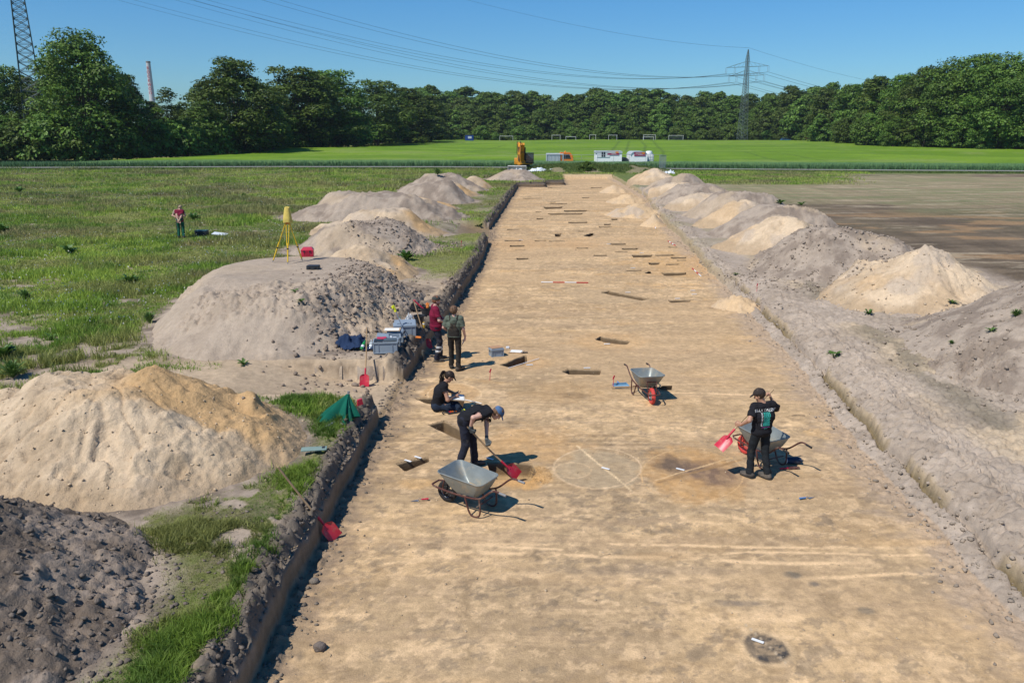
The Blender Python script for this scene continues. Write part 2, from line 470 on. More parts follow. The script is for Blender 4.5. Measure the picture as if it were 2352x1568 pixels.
LINES = [  # scratched lines: list of points, half width, colour
    ([(1325, 1023), (1450, 1127)], .02, (0.60, .47, .30)),
    ([(1505, 1103), (1680, 1050)], .018, (0.50, .36, .21)), ([(1513, 1107), (1700, 1056)], .04, (0.26, .17, .09)),
    ([(1712, 1432), (1806, 1522)], .008, (0.40, .33, .24)),
]
def _ell(px, py, rx, ry, n=26, ph=0): return [(px + rx * math.cos(ph + 2 * math.pi * i / n), py + ry * math.sin(ph + 2 * math.pi * i / n)) for i in range(n + 1)]
LINES.append((_ell(1372, 1075, 101, 47), .017, (0.50, .38, .25)))
LINES.append((_ell(1315, 1080, 42, 18), .012, (0.48, .36, .23)))
LINES.append((_ell(1590, 1090, 118, 62), .010, (0.48, .33, .18)))
LINES.append((_ell(1044, 905, 62, 24), .015, (0.56, .42, .26)))
LINES.append(([z6(1810, 725), z6(1870, 790)], .02, (0.5, .4, .26)))
LINES.append(([(250 * 0 + 1090, 1250), (1290, 1262)], .03, (.58, .43, .27)))

def streak_line(y0, y1, x0, x1): return
def floor_color(x, y, g):
    # mottling drawn out sideways by the digger's bucket; lies in the ground itself
    wob = (fbm(x * .35, y * .35, 60, 3) - .5) * 1.6
    a = fbm(x * .35 + wob, y * .75 + wob * .4, 61, 5, .6)
    b = fbm(x * 1.1, y * 1.7 + wob, 62, 5, .65)
    c = fbm(x * 3.0, y * 3.8, 63, 5, .65)
    fine = fbm(x * 9, y * 11, 64, 4, .6)
    st = (vn(x * 19, y * 21, 178) - .5) * .07 + (vn(x * 9, y * 10, 179) - .5) * .05
    t = sm(.40, .60, a * .55 + b * .3 + c * .15 + st)
    col = mix3(C_BROWN, C_SAND, t)
    col = mix3(col, C_CREAM, sm(.54, .64, b * .6 + c * .4 + st) * sm(.42, .62, a) * .6)
    col = mix3(col, C_GREYB, sm(.50, .66, fbm(x * .22 + 9, y * .8, 65, 4)) * .38)
    col = mix3(col, C_OCHRE, sm(.58, .72, fbm(x * .6 + 3, y * .9, 66, 4)) * .35 * sm(12, 16, y))
    sp = fbm(x * 2.2 + 5, y * 2.6, 67, 5, .7)
    col = mix3(col, (0.30, .225, .14), sm(.54, .60, sp + st) * .55)
    sp3 = fbm(x * 4.2 + 5, y * 5.0, 167, 4, .7)
    col = mix3(col, (0.60, .445, .28), sm(.57, .62, sp3 + st) * .45)
    col = mix3(col, (0.28, .21, .14), sm(.57, .62, fbm(x * 5.5, y * 6.5, 168, 4, .7) + st) * .5)
    near = 1 - sm(14, 22, y)
    sp2 = fbm(x * 2.6 - 5, y * 3.2 + 8, 68, 5, .70)
    col = mix3(col, (0.17, .14, .105), sm(.625, .66, sp2 + st) * .5 * near)
    # long pale drag marks across the trench
    wob2 = (fbm(x * .6, y * .6, 59, 3) - .5)
    dm = fbm(x * .22 + 2, y * 4.2 + wob2 * .8, 69, 5, .66)
    col = mix3(col, C_CREAM, sm(.60, .70, dm) * .28 * sm(.3, .6, c))
    big = fbm(x * .12 + 3, y * .30, 177, 4, .55)
    col = mix3(col, (0.40, .29, .175), sm(.48, .62, big) * .55)
    dm2 = fbm(x * .16 + 7, y * 2.6 + wob2 * .6, 70, 5, .66)
    col = mix3(col, (0.34, .25, .16), sm(.56, .68, dm2) * .5)
    # thin crisp scrape marks of the bucket teeth, in bands
    sc = vn(x * .08 + wob2 * .1, y * 17 + wob2 * 1.0, 171); sc2 = vn(x * .05, y * 8.5 + wob2 * .7, 172)
    amp = sm(.45, .62, fbm(x * .25, y * .9, 173, 3)) * (.35 + .65 * sm(.4, .6, fbm(x * .8, y * .5, 174, 3)))
    col = col * (1 + ((sc - .5) * .22 + (sc2 - .5) * .20) * amp)[..., None]
    # footprints and trodden spots
    fp = sm(.80, .90, vn(x * 3.3, y * 2.7, 175)) * sm(.45, .6, vn(x * .5, y * .5, 176))
    col = col * (1 - .16 * fp)[..., None]
    # two scraped lines in front
    for (ya, xa, xb, wd_) in ((1252, 1090, 2050, .035), (1278, 1050, 1960, .05), (1318, 1850, 2260, .04), (1268, 1600, 2300, .03), (902, 1530, 1950, .04)):
        yc = W(1176, ya)[1]; x0 = W(xa, ya)[0]; x1 = W(xb, ya)[0]
        dd = np.abs(y - yc - (vn(x * .5, x * 0, int(ya)) - .5) * .25 + .02 * (x - x0))
        m = (1 - sm(wd_ * .4, wd_ * 1.6, dd + (fine - .5) * .06)) * sm(x0 - .5, x0 + .5, x) * (1 - sm(x1 - .5, x1 + .5, x))
        col = mix3(col, C_CREAM, m * .85 * sm(.34, .46, c))
    # grey crumbs that fell from the banks
    el = (1 - sm(.10, .75, -g['dl'] + (c - .5) * .9)); er = (1 - sm(.10, .9, -g['dr'] + (c - .5) * 1.0))
    col = mix3(col, C_TOPD * 1.15, el * .8); col = mix3(col, C_TOP * 1.05, er * .85)
    for (cx, cy, rx, ry, colr, st, soft, rot) in STAINS:
        bb = (np.abs(x - cx) < rx * 2.4) & (np.abs(y - cy) < ry * 2.4)
        if not bb.any(): continue
        xs, ys = x[bb], y[bb]
        d = np.sqrt(((xs - cx) / rx) ** 2 + ((ys - cy) / ry) ** 2) + (fbm(xs * 3, ys * 3, int(cx * 10) & 255, 4, .6) - .5) * (.25 + soft * .9)
        m = (1 - sm(1 - soft * .6, 1 + soft * .4, d)) * st
        m = m * (0.72 + 0.28 * sm(.35, .6, fbm(xs * 8, ys * 4, 75, 3)))
        if colr[0] < .08: m = m * (.62 + .38 * sm(.36, .50, fbm(xs * 7 + ys * 5, ys * 16 - xs * 6, 76, 3, .6)))
        col[bb] = mix3(col[bb], colr, m)
    for pts, hw, colr in LINES:
        P = np.array([W(a_, b_) for a_, b_ in pts])
        bb = (x > P[:, 0].min() - .3) & (x < P[:, 0].max() + .3) & (y > P[:, 1].min() - .3) & (y < P[:, 1].max() + .3)
        if not bb.any(): continue
        xs, ys = x[bb], y[bb]; d = np.full(xs.shape, 9.)
        for i in range(len(P) - 1):
            ex, ey = P[i + 1] - P[i]; tt = np.clip(((xs - P[i, 0]) * ex + (ys - P[i, 1]) * ey) / (ex * ex + ey * ey), 0, 1)
            d = np.minimum(d, np.hypot(xs - P[i, 0] - tt * ex, ys - P[i, 1] - tt * ey))
        m = 1 - sm(hw * .6, hw * 1.5, d + (vn(xs * 14, ys * 14, 77) - .5) * hw)
        col[bb] = mix3(col[bb], colr, m * .9)
    col = col * (0.86 + 0.30 * fine)[..., None] * np.array((1.19, 1.11, 1.01))
    return col

def heapish(x, y):  # how far bare soil spreads round the rows of heaps (0..1)
    v = np.zeros(x.shape)
    for hp in HEAPS:
        v = np.maximum(v, 1 - sm(1.0, 1.18, np.sqrt(((x - hp[2]) / hp[4]) ** 2 + ((y - hp[3]) / hp[5]) ** 2)))
    return v

# name, kind of soil, cx, cy, rx, ry, height, top flatness, seed
HEAPS = [
    ('L0', 'dark', -7.7, 8.2, 3.3, 2.9, 1.40, .35, 1), ('L1', 'sand', -7.2, 13.5, 3.4, 2.7, 1.52, .12, 2),
    ('L2', 'top', -6.9, 25.0, 3.9, 5.8, 1.25, .62, 3), ('L3', 'sand', -6.0, 31.6, 2.5, 2.0, 1.25, .15, 4),
    ('L4', 'top', -7.2, 38.3, 3.6, 3.2, 1.35, .4, 5), ('L5', 'sand', -7.0, 44.3, 3.8, 2.8, 1.3, .3, 6),
    ('L6', 'top', -9.0, 52.6, 6.0, 3.2, 1.5, .4, 7), ('L7', 'sand', -7.6, 58.4, 3.6, 2.4, 1.2, .25, 8),
    ('L8', 'top', -6.6, 64.4, 3.9, 3.4, 1.45, .4, 9), ('L9', 'sand', -6.2, 70.2, 3.6, 2.6, 1.35, .3, 10),
    ('L10', 'top', -6.4, 76.0, 4.2, 3.4, 1.5, .35, 11), ('L11', 'sand', -3.9, 79.5, 2.2, 2.6, 1.4, .2, 12),
    ('LE', 'top', 0.1, 93.6, 3.6, 4.0, 1.5, .3, 13),
    ('R0', 'top', 14.2, 18.8, 4.6, 5.2, 1.75, .35, 20), ('R1', 'sand', 13.7, 26.6, 3.2, 3.6, 1.75, .05, 21),
    ('R2', 'top', 13.7, 33.2, 4.0, 4.6, 1.6, .3, 22), ('R3', 'sand', 13.2, 39.4, 3.4, 2.8, 1.4, .2, 23),
    ('R4', 'top', 15.0, 44.6, 3.9, 3.4, 1.45, .35, 24), ('R5', 'sand', 14.0, 49.4, 3.0, 2.4, 1.35, .3, 25),
    ('R6', 'top', 15.4, 54.8, 3.8, 3.4, 1.45, .4, 26), ('R7', 'sand', 14.2, 60.2, 3.2, 2.4, 1.35, .25, 27),
    ('R8', 'top', 15.0, 66.0, 3.8, 3.2, 1.4, .35, 28), ('R9', 'sand', 14.4, 72.0, 3.6, 2.8, 1.4, .3, 29),
    ('R10', 'top', 15.6, 78.4, 3.6, 3.0, 1.35, .4, 30), ('R11', 'sand', 15.2, 89.0, 3.0, 3.4, 1.75, .12, 31),
]
# grass cover 0..1, used for the colour of the ground and for where the blades stand
def grass_cover(x, y, g=None):
    if g is None: g = ground_parts(x, y)
    dl, dr = g['dl'], g['dr']
    nb = fbm(x * .55, y * .55, 80, 4); nc = fbm(x * 1.6, y * 1.6, 81, 4, .6)
    hp = heapish(x, y)
    # near bank on the left
    near = (1 - sm(15.4, 16.2, y)) * sm(.25, .5, dl + (nc - .5) * .5) * (1 - sm(2.6, 3.4, dl)) * sm(.45, .52, nc * .6 + nb * .4 + .12 * sm(1.5, .4, np.abs(dl - 1.2)))
    # bare ground round the ramp and between heaps one and two
    mead = sm(19, 24, y + (nb - .5) * 12 - (x + 10) * .0) * sm(3.0, 5, dl) + (1 - sm(19, 24, y + (nb - .5) * 12)) * sm(14.5, 16, y) * sm(5, 7, dl) * sm(.47, .53, nc)
    bank = sm(29.5, 32, y + (nb - .5) * 3) * sm(.15, .4, dl + (nc - .5) * .35) * (1 - .8 * g['g2'])
    bank = bank * (1 - sm(.53, .60, nb) * .5 * (1 - sm(60, 80, y)))
    left = np.clip(np.maximum(np.maximum(near, mead * sm(.28, .36, nc)), bank), 0, 1) * (dl > 0)
    rampb = sm(16.0, 16.3, y) * (1 - sm(19.2, 19.6, y)) * (1 - sm(3.0, 4.2, dl))
    left = left * (1 - rampb)
    strip = sm(15.4, 15.9, y) * (1 - sm(16.2, 16.45, y)) * sm(.5, 1, dl) * (1 - sm(2.8, 3.6, dl)) * sm(.42, .5, nc)
    left = np.maximum(left, strip * (dl > 0))
    left = left * (1 - hp)
    # far end and beyond the trench
    far = sm(92, 95, y + (nb - .5) * 4) * ((dl > 0) | (dr > 0) | (y > END_Y))
    right = sm(80, 90, y + (nb - .5) * 6) * (dr > 0) * (1 - sm(16, 26, dr - (y - 85) * .35))
    right = np.maximum(right, sm(103, 106, y) * (dr > 0))
    cov = np.maximum(np.maximum(left, far * (1 - hp)), right * (1 - hp))
    cov = np.where(dr > 0, right * (1 - hp), cov)
    return np.clip(cov, 0, 1)

def ground_color(x, y, g, pin):
    dl, dr = g['dl'], g['dr']
    n2 = fbm(x * 1.3, y * 1.3, 90, 5, .6); n3 = fbm(x * .25, y * .25, 91, 4); n4 = fbm(x * 6, y * 6, 92, 4, .6)
    soil = mix3(C_TOPD * 1.1, C_TOP * 1.12, sm(.35, .6, n2))
    # ---- left
    cov = grass_cover(x, y, g)
    gr = mix3((0.14, .155, .05), (0.19, .20, .06), sm(.35, .65, n3))
    gr = mix3(gr, (0.20, .155, .095), sm(.56, .68, fbm(x * .11, y * .2, 93, 4)) * .6 * sm(40, 80, y))
    gr = mix3(gr, C_TOPD, sm(.60, .70, n2) * .5)
    gr = mix3(gr, (0.20, .165, .10), (1 - sm(30, 45, y)) * sm(.5, .6, n4) * .5)
    colL = mix3(soil, gr, cov)
    ramp = sm(15.8, 16.6, y) * (1 - sm(19.0, 19.8, y)) * (1 - sm(6, 9, dl))
    colL = mix3(colL, mix3((0.40, .30, .20), (0.47, .36, .24), n2), ramp * .9 * (1 - cov))
    sandy = (1 - sm(28, 34, y)) * sm(19, 21, y) * (1 - sm(.8, 3.0, dl)) * sm(.40, .55, n3 * .5 + n2 * .5)
    colL = mix3(colL, (0.44, .33, .21), sandy * .55 * (1 - cov))
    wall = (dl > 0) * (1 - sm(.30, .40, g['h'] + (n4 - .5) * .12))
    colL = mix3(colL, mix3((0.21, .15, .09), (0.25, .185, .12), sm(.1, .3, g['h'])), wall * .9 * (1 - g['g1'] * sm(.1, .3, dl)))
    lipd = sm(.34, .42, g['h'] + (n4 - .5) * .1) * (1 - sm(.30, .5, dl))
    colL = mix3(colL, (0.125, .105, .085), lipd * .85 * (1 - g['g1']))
    # ---- right
    soilR = mix3((0.32, .258, .20), (0.39, .318, .25), sm(.3, .7, n2))
    soilR = mix3(soilR, (0.50, .385, .25), sm(.52, .62, fbm(x * .6, y * .3, 94, 4)) * .65 * sm(1.2, 2.5, dr))
    track = np.exp(-((dr - 2.6 - .15 * np.sin(y * .2)) / .45) ** 2)
    soilR = mix3(soilR, (0.19, .16, .115), track * sm(.40, .56, fbm(x * 1.2, y * .5, 95, 4)) * .8)
    soilR = mix3(soilR, (0.26, .225, .13), sm(.50, .62, fbm(x * .5, y * .4, 96, 4)) * .5 * sm(30, 50, y))
    fieldR = sm(17.5, 19.5, x + (n3 - .5) * 3)
    # ploughed field: dark brown, with paler and greenish bands
    ux = x - y * .10
    fb = mix3((0.135, .102, .070), (0.195, .148, .10), sm(.35, .65, fbm(x * .3, y * .9, 97, 5, .6)))
    fb = mix3(fb, (0.20, .19, .095), sm(.48, .62, fbm(x * .06 + 1, y * .18, 98, 4)) * .55 * sm(40, 60, y))
    band = sm(-1.5, 1.5, (x - 24) * .42 + (y - 62) * .18 + (n3 - .5) * 6) * sm(52, 60, y - (x - 25) * .18) * (1 - sm(96, 101, y + (n3 - .5) * 6))
    fb = mix3(fb, mix3((0.28, .225, .135), (0.21, .205, .105), sm(.45, .6, fbm(x * .2, y * 1.1, 99, 4))), band * .85)
    fb = mix3(fb, (0.38, .24, .125), sm(.62, .70, fbm(x * .16, y * .45, 100, 4)) * .7 * (1 - sm(50, 60, y)))
    fb = mix3(fb, (0.42, .34, .23), sm(.64, .70, fbm(x * .22, y * 1.2, 101, 4, .6)) * .6)
    fb = fb * (0.9 + .2 * vn(ux * 2.4, y * .05, 102))[..., None]
    soilR = mix3(soilR, (0.21, .172, .125), np.exp(-((dr - 4.0 - .2 * np.sin(y * .15)) / .5) ** 2) * sm(.42, .55, fbm(x * 1.0, y * .4, 104, 4)) * .75)
    colR = mix3(soilR, fb * (.82 + .18 * sm(50, 80, y))[..., None], fieldR)
    colR = mix3(colR, mix3((0.10, .135, .04), (0.14, .165, .055), n2), cov)
    gw = fbm(y * 1.2, y * 0 + 5, 17, 3) * .12
    facec = sm(.26, .30, dr - gw) * (1 - sm(.40, .50, dr - gw + (n4 - .5) * .1)) * g['near'] * sm(.38, .47, fbm(y * .7, y * 0 + 1, 103, 4))
    colR = mix3(colR, mix3((0.17, .13, .065), (0.38, .29, .185), sm(.35, .42, dr - gw)), facec * .9)  # olive-brown shadow line painted into the groove, sandy colour on the cut face
    face2 = (dr > 0) * (dr < .25) * (1 - g['near']) * (1 - sm(.32, .42, g['h']))
    colR = mix3(colR, (0.33, .255, .15), face2 * .8)
    # ---- far meadow
    colF = mix3((0.13, .15, .05), (0.20, .18, .09), n2)
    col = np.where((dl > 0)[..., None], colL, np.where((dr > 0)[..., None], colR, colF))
    fl = g['floor']
    if fl.any():
        gg = {k: (v[fl] if isinstance(v, np.ndarray) else v) for k, v in g.items()}
        cf = floor_color(x[fl], y[fl], gg)
        pf = pin[fl]
        # cut pit walls: brown fill above ochre sand
        d = g['h'][fl]
        pc = mix3((0.115, .082, .05), (0.30, .195, .095), sm(-.12, -.34, d))
        cf = mix3(cf, pc, sm(.05, .35, pf))
        ed = sm(END_Y - .3, END_Y - .05, y[fl])
        cf = mix3(cf, C_SAND, ed)
        col[fl] = cf
    return col * (0.90 + .20 * n4)[..., None]

# one sheet: rows by distance, columns fitted to the trench edges
ys = [4.5]
while ys[-1] < 6000:
    y_ = ys[-1]
    if y_ < 7: s = .10
    elif y_ < 12: s = .032
    elif y_ < 125: s = max(.032, min(.21, y_ * y_ / 9500.0))
    else: s = y_ * .06
    ys.append(y_ + s)
ys = np.array(ys)
L0_ = eL(ys); R0_ = eR(ys)
far_l = -(0.70 * ys + 4.0); far_r = 0.70 * ys + 4.0
cols = []
k = np.linspace(0, 1, 12)[:-1]
cols += [(far_l - (1 - t) ** 3 * 6000) for t in k]
t = np.linspace(0, 1, 300)[:-1]; t = 1 - (1 - t) ** 1.25
cols += [far_l + (L0_ - .5 - far_l) * a for a in t]
cols += [L0_ - o for o in (.5, .44, .38, .33, .28, .24, .20, .165, .135, .11, .085, .065, .05, .033, .018, 0.0)]
t = np.linspace(0, 1, 330)[1:-1]
cols += [L0_ + (R0_ - L0_) * a for a in t]
cols += [R0_ + o for o in (0, .04, .08, .12, .16, .20, .24, .28, .31, .335, .36, .385, .41, .44, .48, .52, .57, .62, .68, .74, .80, .87, .94, 1.02, 1.1, 1.2)]
t = np.linspace(0, 1, 240)[1:]; t = t ** 1.2
cols += [R0_ + 1.2 + np.maximum(far_r - R0_ - 1.2, 1) * a for a in t]
cols += [(np.maximum(far_r, R0_ + 2.3) + t ** 3 * 6000) for t in np.linspace(0, 1, 12)[1:]]
X = np.stack(cols, 1); Y = np.repeat(ys[:, None], X.shape[1], 1)
g = ground_parts(X, Y)
h = g['h'].copy()
dx = np.abs(np.gradient(X, axis=1)); dyy = np.abs(np.gradient(Y, axis=0))
cell = np.maximum(dx, dyy)
inside = np.zeros(X.shape, bool)
PW_V = []; PW_F = []; PW_C = []; pw_n = nv0 = X.size
for pi_, (P, dep) in enumerate(PITS):
    # outline with slightly rounded, hand-cut edges
    pts = []
    n_e = len(P)
    for i in range(n_e):
        a_, b_ = P[i], P[(i + 1) % n_e]; L_e = np.hypot(*(b_ - a_)); m_e = max(2, int(L_e / max(.035, P[0][1] * .0022)))
        for j in range(m_e): pts.append(a_ + (b_ - a_) * j / m_e)
    Q = np.array(pts); cen = Q.mean(0)
    nx_ = Q - cen; Q = Q + nx_ / (np.linalg.norm(nx_, axis=1)[:, None] + 1e-6) * ((fbm(Q[:, 0] * 3, Q[:, 1] * 3, 51 + pi_, 3) - .5) * min(.07, .25 * np.abs(nx_).min() + .02))[:, None]
    x0, x1 = Q[:, 0].min() - .5, Q[:, 0].max() + .5; y0, y1 = Q[:, 1].min() - .7, Q[:, 1].max() + .7
    bb = np.argwhere((X > x0) & (X < x1) & (Y > y0) & (Y < y1))
    if len(bb) == 0: continue
    ii, jj = bb[:, 0], bb[:, 1]; xs_, ys_ = X[ii, jj], Y[ii, jj]
    sd_ = poly_sd(Q, xs_, ys_); near_ = np.abs(sd_) < .5 * cell[ii, jj]
    # move the nearest sheet points onto the outline
    best = np.full(len(xs_), 9.); bx_ = xs_.copy(); by_ = ys_.copy()
    for i in range(len(Q)):
        a_, b_ = Q[i], Q[(i + 1) % len(Q)]; ex, ey = b_ - a_
        tt = np.clip(((xs_ - a_[0]) * ex + (ys_ - a_[1]) * ey) / (ex * ex + ey * ey + 1e-12), 0, 1)
        qx, qy = a_[0] + ex * tt, a_[1] + ey * tt; d_ = np.hypot(xs_ - qx, ys_ - qy); k_ = d_ < best
        best[k_] = d_[k_]; bx_[k_] = qx[k_]; by_[k_] = qy[k_]
    X[ii[near_], jj[near_]] = bx_[near_]; Y[ii[near_], jj[near_]] = by_[near_]
    ins_ = (sd_ < 0) & ~near_; inside[ii[ins_], jj[ins_]] = True
    # walls and floor of the cut
    m = len(Q); gz = ground_parts(Q[:, 0], Q[:, 1])['h']
    out = Q + (Q - cen) / (np.linalg.norm(Q - cen, axis=1)[:, None] + 1e-6) * .05
    rings = [(out, gz - .03), (Q, gz - .002), (Q + (cen - Q) * .01, gz - .05), (Q + (cen - Q) * .02, gz - dep * .4), (Q + (cen - Q) * .04, gz - dep * .75), (Q + (cen - Q) * .06, gz - dep), (Q + (cen - Q) * .45, gz * 0 - dep + .015), (cen + 0 * Q, gz * 0 - dep - .01)]
    cols_ = [(.40, .29, .17), (.35, .25, .15), (.20, .14, .082), (.175, .12, .07), (.26, .175, .095), (.38, .26, .135), (.32, .215, .115), (.31, .21, .11)]
    for (q_, z_), c_ in zip(rings, cols_):
        PW_V.append(np.stack([q_[:, 0], q_[:, 1], z_ + (vn(q_[:, 0] * 8, q_[:, 1] * 8, 58) - .5) * (.03 if c_[0] < .31 else 0)], 1))
        PW_C.append(np.tile(np.array([c_]), (m, 1)) * (.85 + .3 * fbm(q_[:, 0] * 5, q_[:, 1] * 5 + z_ * 9, 59, 3))[:, None])
    for r_i in range(len(rings) - 1):
        k0 = pw_n + r_i * m; idx_ = np.arange(m); nx2 = (idx_ + 1) % m
        PW_F.append(np.stack([k0 + idx_, k0 + nx2, k0 + m + nx2, k0 + m + idx_], 1))
    pw_n += m * len(rings)
g = ground_parts(X, Y); h = g['h'].copy(); pin = np.zeros(X.shape)
cl = ground_color(X, Y, g, pin)
nr, nc_ = X.shape
I = np.arange(nr * nc_).reshape(nr, nc_)
Fq = np.stack([I[:-1, :-1], I[:-1, 1:], I[1:, 1:], I[1:, :-1]], -1).reshape(-1, 4)
Fq = Fq[~inside.reshape(-1)[Fq].any(1)]
me = mesh_np("ground", np.concatenate([np.stack([X, Y, h], -1).reshape(-1, 3)] + PW_V), np.concatenate([Fq] + PW_F), M_SOIL, np.concatenate([cl.reshape(-1, 3)] + PW_C), smooth=True)
tag(link("ground", me), kind="structure", label="excavated site ground with the long sandy trench")
del X, Y, h, cl, I, Fq, dx, dyy, pin, g, cell, inside, PW_V, PW_F, PW_C

# ------------------------------------------------------------------ spoil heaps
HL = {
 'L0': 'dark grey cloddy topsoil heap in the bottom left corner', 'L1': 'big pale sand heap with an orange tongue, nearest on the left bank',
 'L2': 'broad flat-topped grey heap that carries the yellow tripod', 'L3': 'small pale sand heap just behind the red case',
 'L4': 'grey topsoil heap behind the small sand heap, third grey one on the left', 'L5': 'pale sand heap with an orange strip, left of the side cut in the bank',
 'L6': 'wide grey two-humped heap behind the tripod head', 'L7': 'pale sand heap peeking over the wide two-humped grey heap',
 'L8': 'grey cloddy heap in the far half of the left row', 'L9': 'pale sand heap between the two farthest grey heaps of the left row',
 'L10': 'low grey heap at the far end of the left row', 'L11': 'steep little sand heap closing the left row',
 'LE': 'grey heap with an orange patch in front of the excavator bucket',
 'R0': 'big weedy grey heap at the right picture edge', 'R1': 'tall pointed pale sand heap on the right bank',
 'R2': 'large grey heap left of the pointed sand heap', 'R3': 'pale sand heap with an orange foot behind the large grey heap',
 'R4': 'third grey heap of the right row, with dark clods at its foot', 'R5': 'flat-crested sand heap in the middle of the right row',
 'R6': 'grey heap with a green weed, middle of the right row', 'R7': 'small sand heap with a rounded crest in the right row',
 'R8': 'grey heap in the far half of the right row', 'R9': 'sand heap streaked with grey in the far half of the right row',
 'R10': 'last grey heap of the right row', 'R11': 'pointed pale sand heap at the far end of the right row',
}
M_HEAP = mat("heap_soil", attr=True, var=0.13, scale=9.0, rough=0.95, bump=0.03, bscale=22.0, spec=0.1, grain=.10)
def heap_h(hp, x, y):
    nm, kind, cx, cy, rx, ry, hh, flat, sd = hp
    wx = (fbm(x * .45, y * .45, 200 + sd, 3) - .5) * .55; wy = (fbm(x * .45, y * .45, 230 + sd, 3) - .5) * .55
    fx = (x - cx) / rx + wx * .5; fy = (y - cy) / ry + wy * .5
    r = (np.abs(fx) ** 2.2 + np.abs(fy) ** 2.2) ** (1 / 2.2)
    t = np.clip((1 - r) / (1 - flat), 0, 1.25)
    prof = t * (1 - .18 * t) / .82 if flat < .3 else t * t * (3 - 2 * np.minimum(t, 1)) * .35 + np.minimum(t, 1) * .65
    prof = np.minimum(prof, 1.0 + .05 * fbm(x, y, sd))
    r9 = np.random.default_rng(sd * 7 + 1)
    for k_ in range(4 if flat < .3 else 6):
        a_ = r9.uniform(0, 6.28); q_ = r9.uniform(.15, .58 if flat < .3 else .62); hh2 = r9.uniform(.55, 1.02) * (1 - .35 * q_); rr_ = r9.uniform(.34, .55)
        cc_ = hh2 * (1 - np.sqrt((fx - q_ * math.cos(a_)) ** 2 + ((fy - q_ * math.sin(a_))) ** 2 + .012) / rr_ * .85)
        prof = np.where(t > 0, np.maximum(prof * (.93 if k_ == 0 else 1), cc_), prof)
    if nm == 'L1':
        c1 = 1.02 - np.hypot((x + 6.45) / 2.6, (y - 13.9) / 2.2) * .95; c2 = .62 - np.hypot((x + 4.9) / 2.0, (y - 14.3) / 1.5) * .62
        prof = np.where(t > 0, np.maximum(np.maximum(np.minimum(prof, .80), c1 * sm(0, .3, t)), c2 * sm(0, .35, t)), prof)
    crest = 1 + (fbm(x * .35, y * .35, 260 + sd, 2) - .5) * .5
    d = prof * hh * crest
    m = sm(.0, .12, t)
    if kind == 'dark':
        d = d + m * ((fbm(x * 1.4, y * 1.4, 300 + sd, 7, .66) - .5) * .40 + lumps(x * 7, y * 7, sd) * .03 + lumps(x * 14, y * 14, sd + 2) * .03 + lumps(x * 24, y * 24, sd + 4) * .02)
    elif kind == 'top':
        rg = sm(.42, .58, vn(x * .5, y * .5, 320 + sd) + .25 * (fx))
        d = d + m * ((fbm(x * 1.3, y * 1.3, 300 + sd, 6, .58) - .5) * (.20 + .14 * rg) + (lumps(x * 5, y * 5, sd) * .07 + lumps(x * 11, y * 11, sd + 2) * .06 + lumps(x * 20, y * 20, sd + 2) * .03) * (.12 + .88 * rg))
    else:
        gul = np.abs(vn(np.arctan2(fy, fx) * 4.5, r * 2.0, 340 + sd) - .5) * 2
        d = d + m * ((fbm(x * 1.8, y * 1.8, 300 + sd, 4, .5) - .5) * .20 - (1 - sm(0, .28, gul)) * .05 * sm(.15, .5, t)
                     + lumps(x * 9, y * 9, sd + 3) * .035 * sm(.40, .6, vn(x * 1.1, y * 1.1, sd)) + (fbm(x * 5, y * 5, 305 + sd, 4, .7) - .5) * .11)
        hole = sm(.74, .84, vn(x * 2.6, y * 2.6, 360 + sd)) * .09
        d = d - hole * m
    if nm == 'L2':     # trodden flat top
        f = 1 - sm(2.2, 3.6, np.hypot(x + 7.4, (y - 27.0)))
        d = d * (1 - f) + (1.12 + (fbm(x * 1.5, y * 1.5, 9, 3) - .5) * .06) * f
    return GZ - .10 + d + np.where(t <= 0, -.08, 0) - (.20 * (1 - sm(1.2, 4.5, x - np.interp(y, ER_Y, ER_X))) if cx > 0 else 0)
HEAP_BY = {hp[0]: hp for hp in HEAPS}
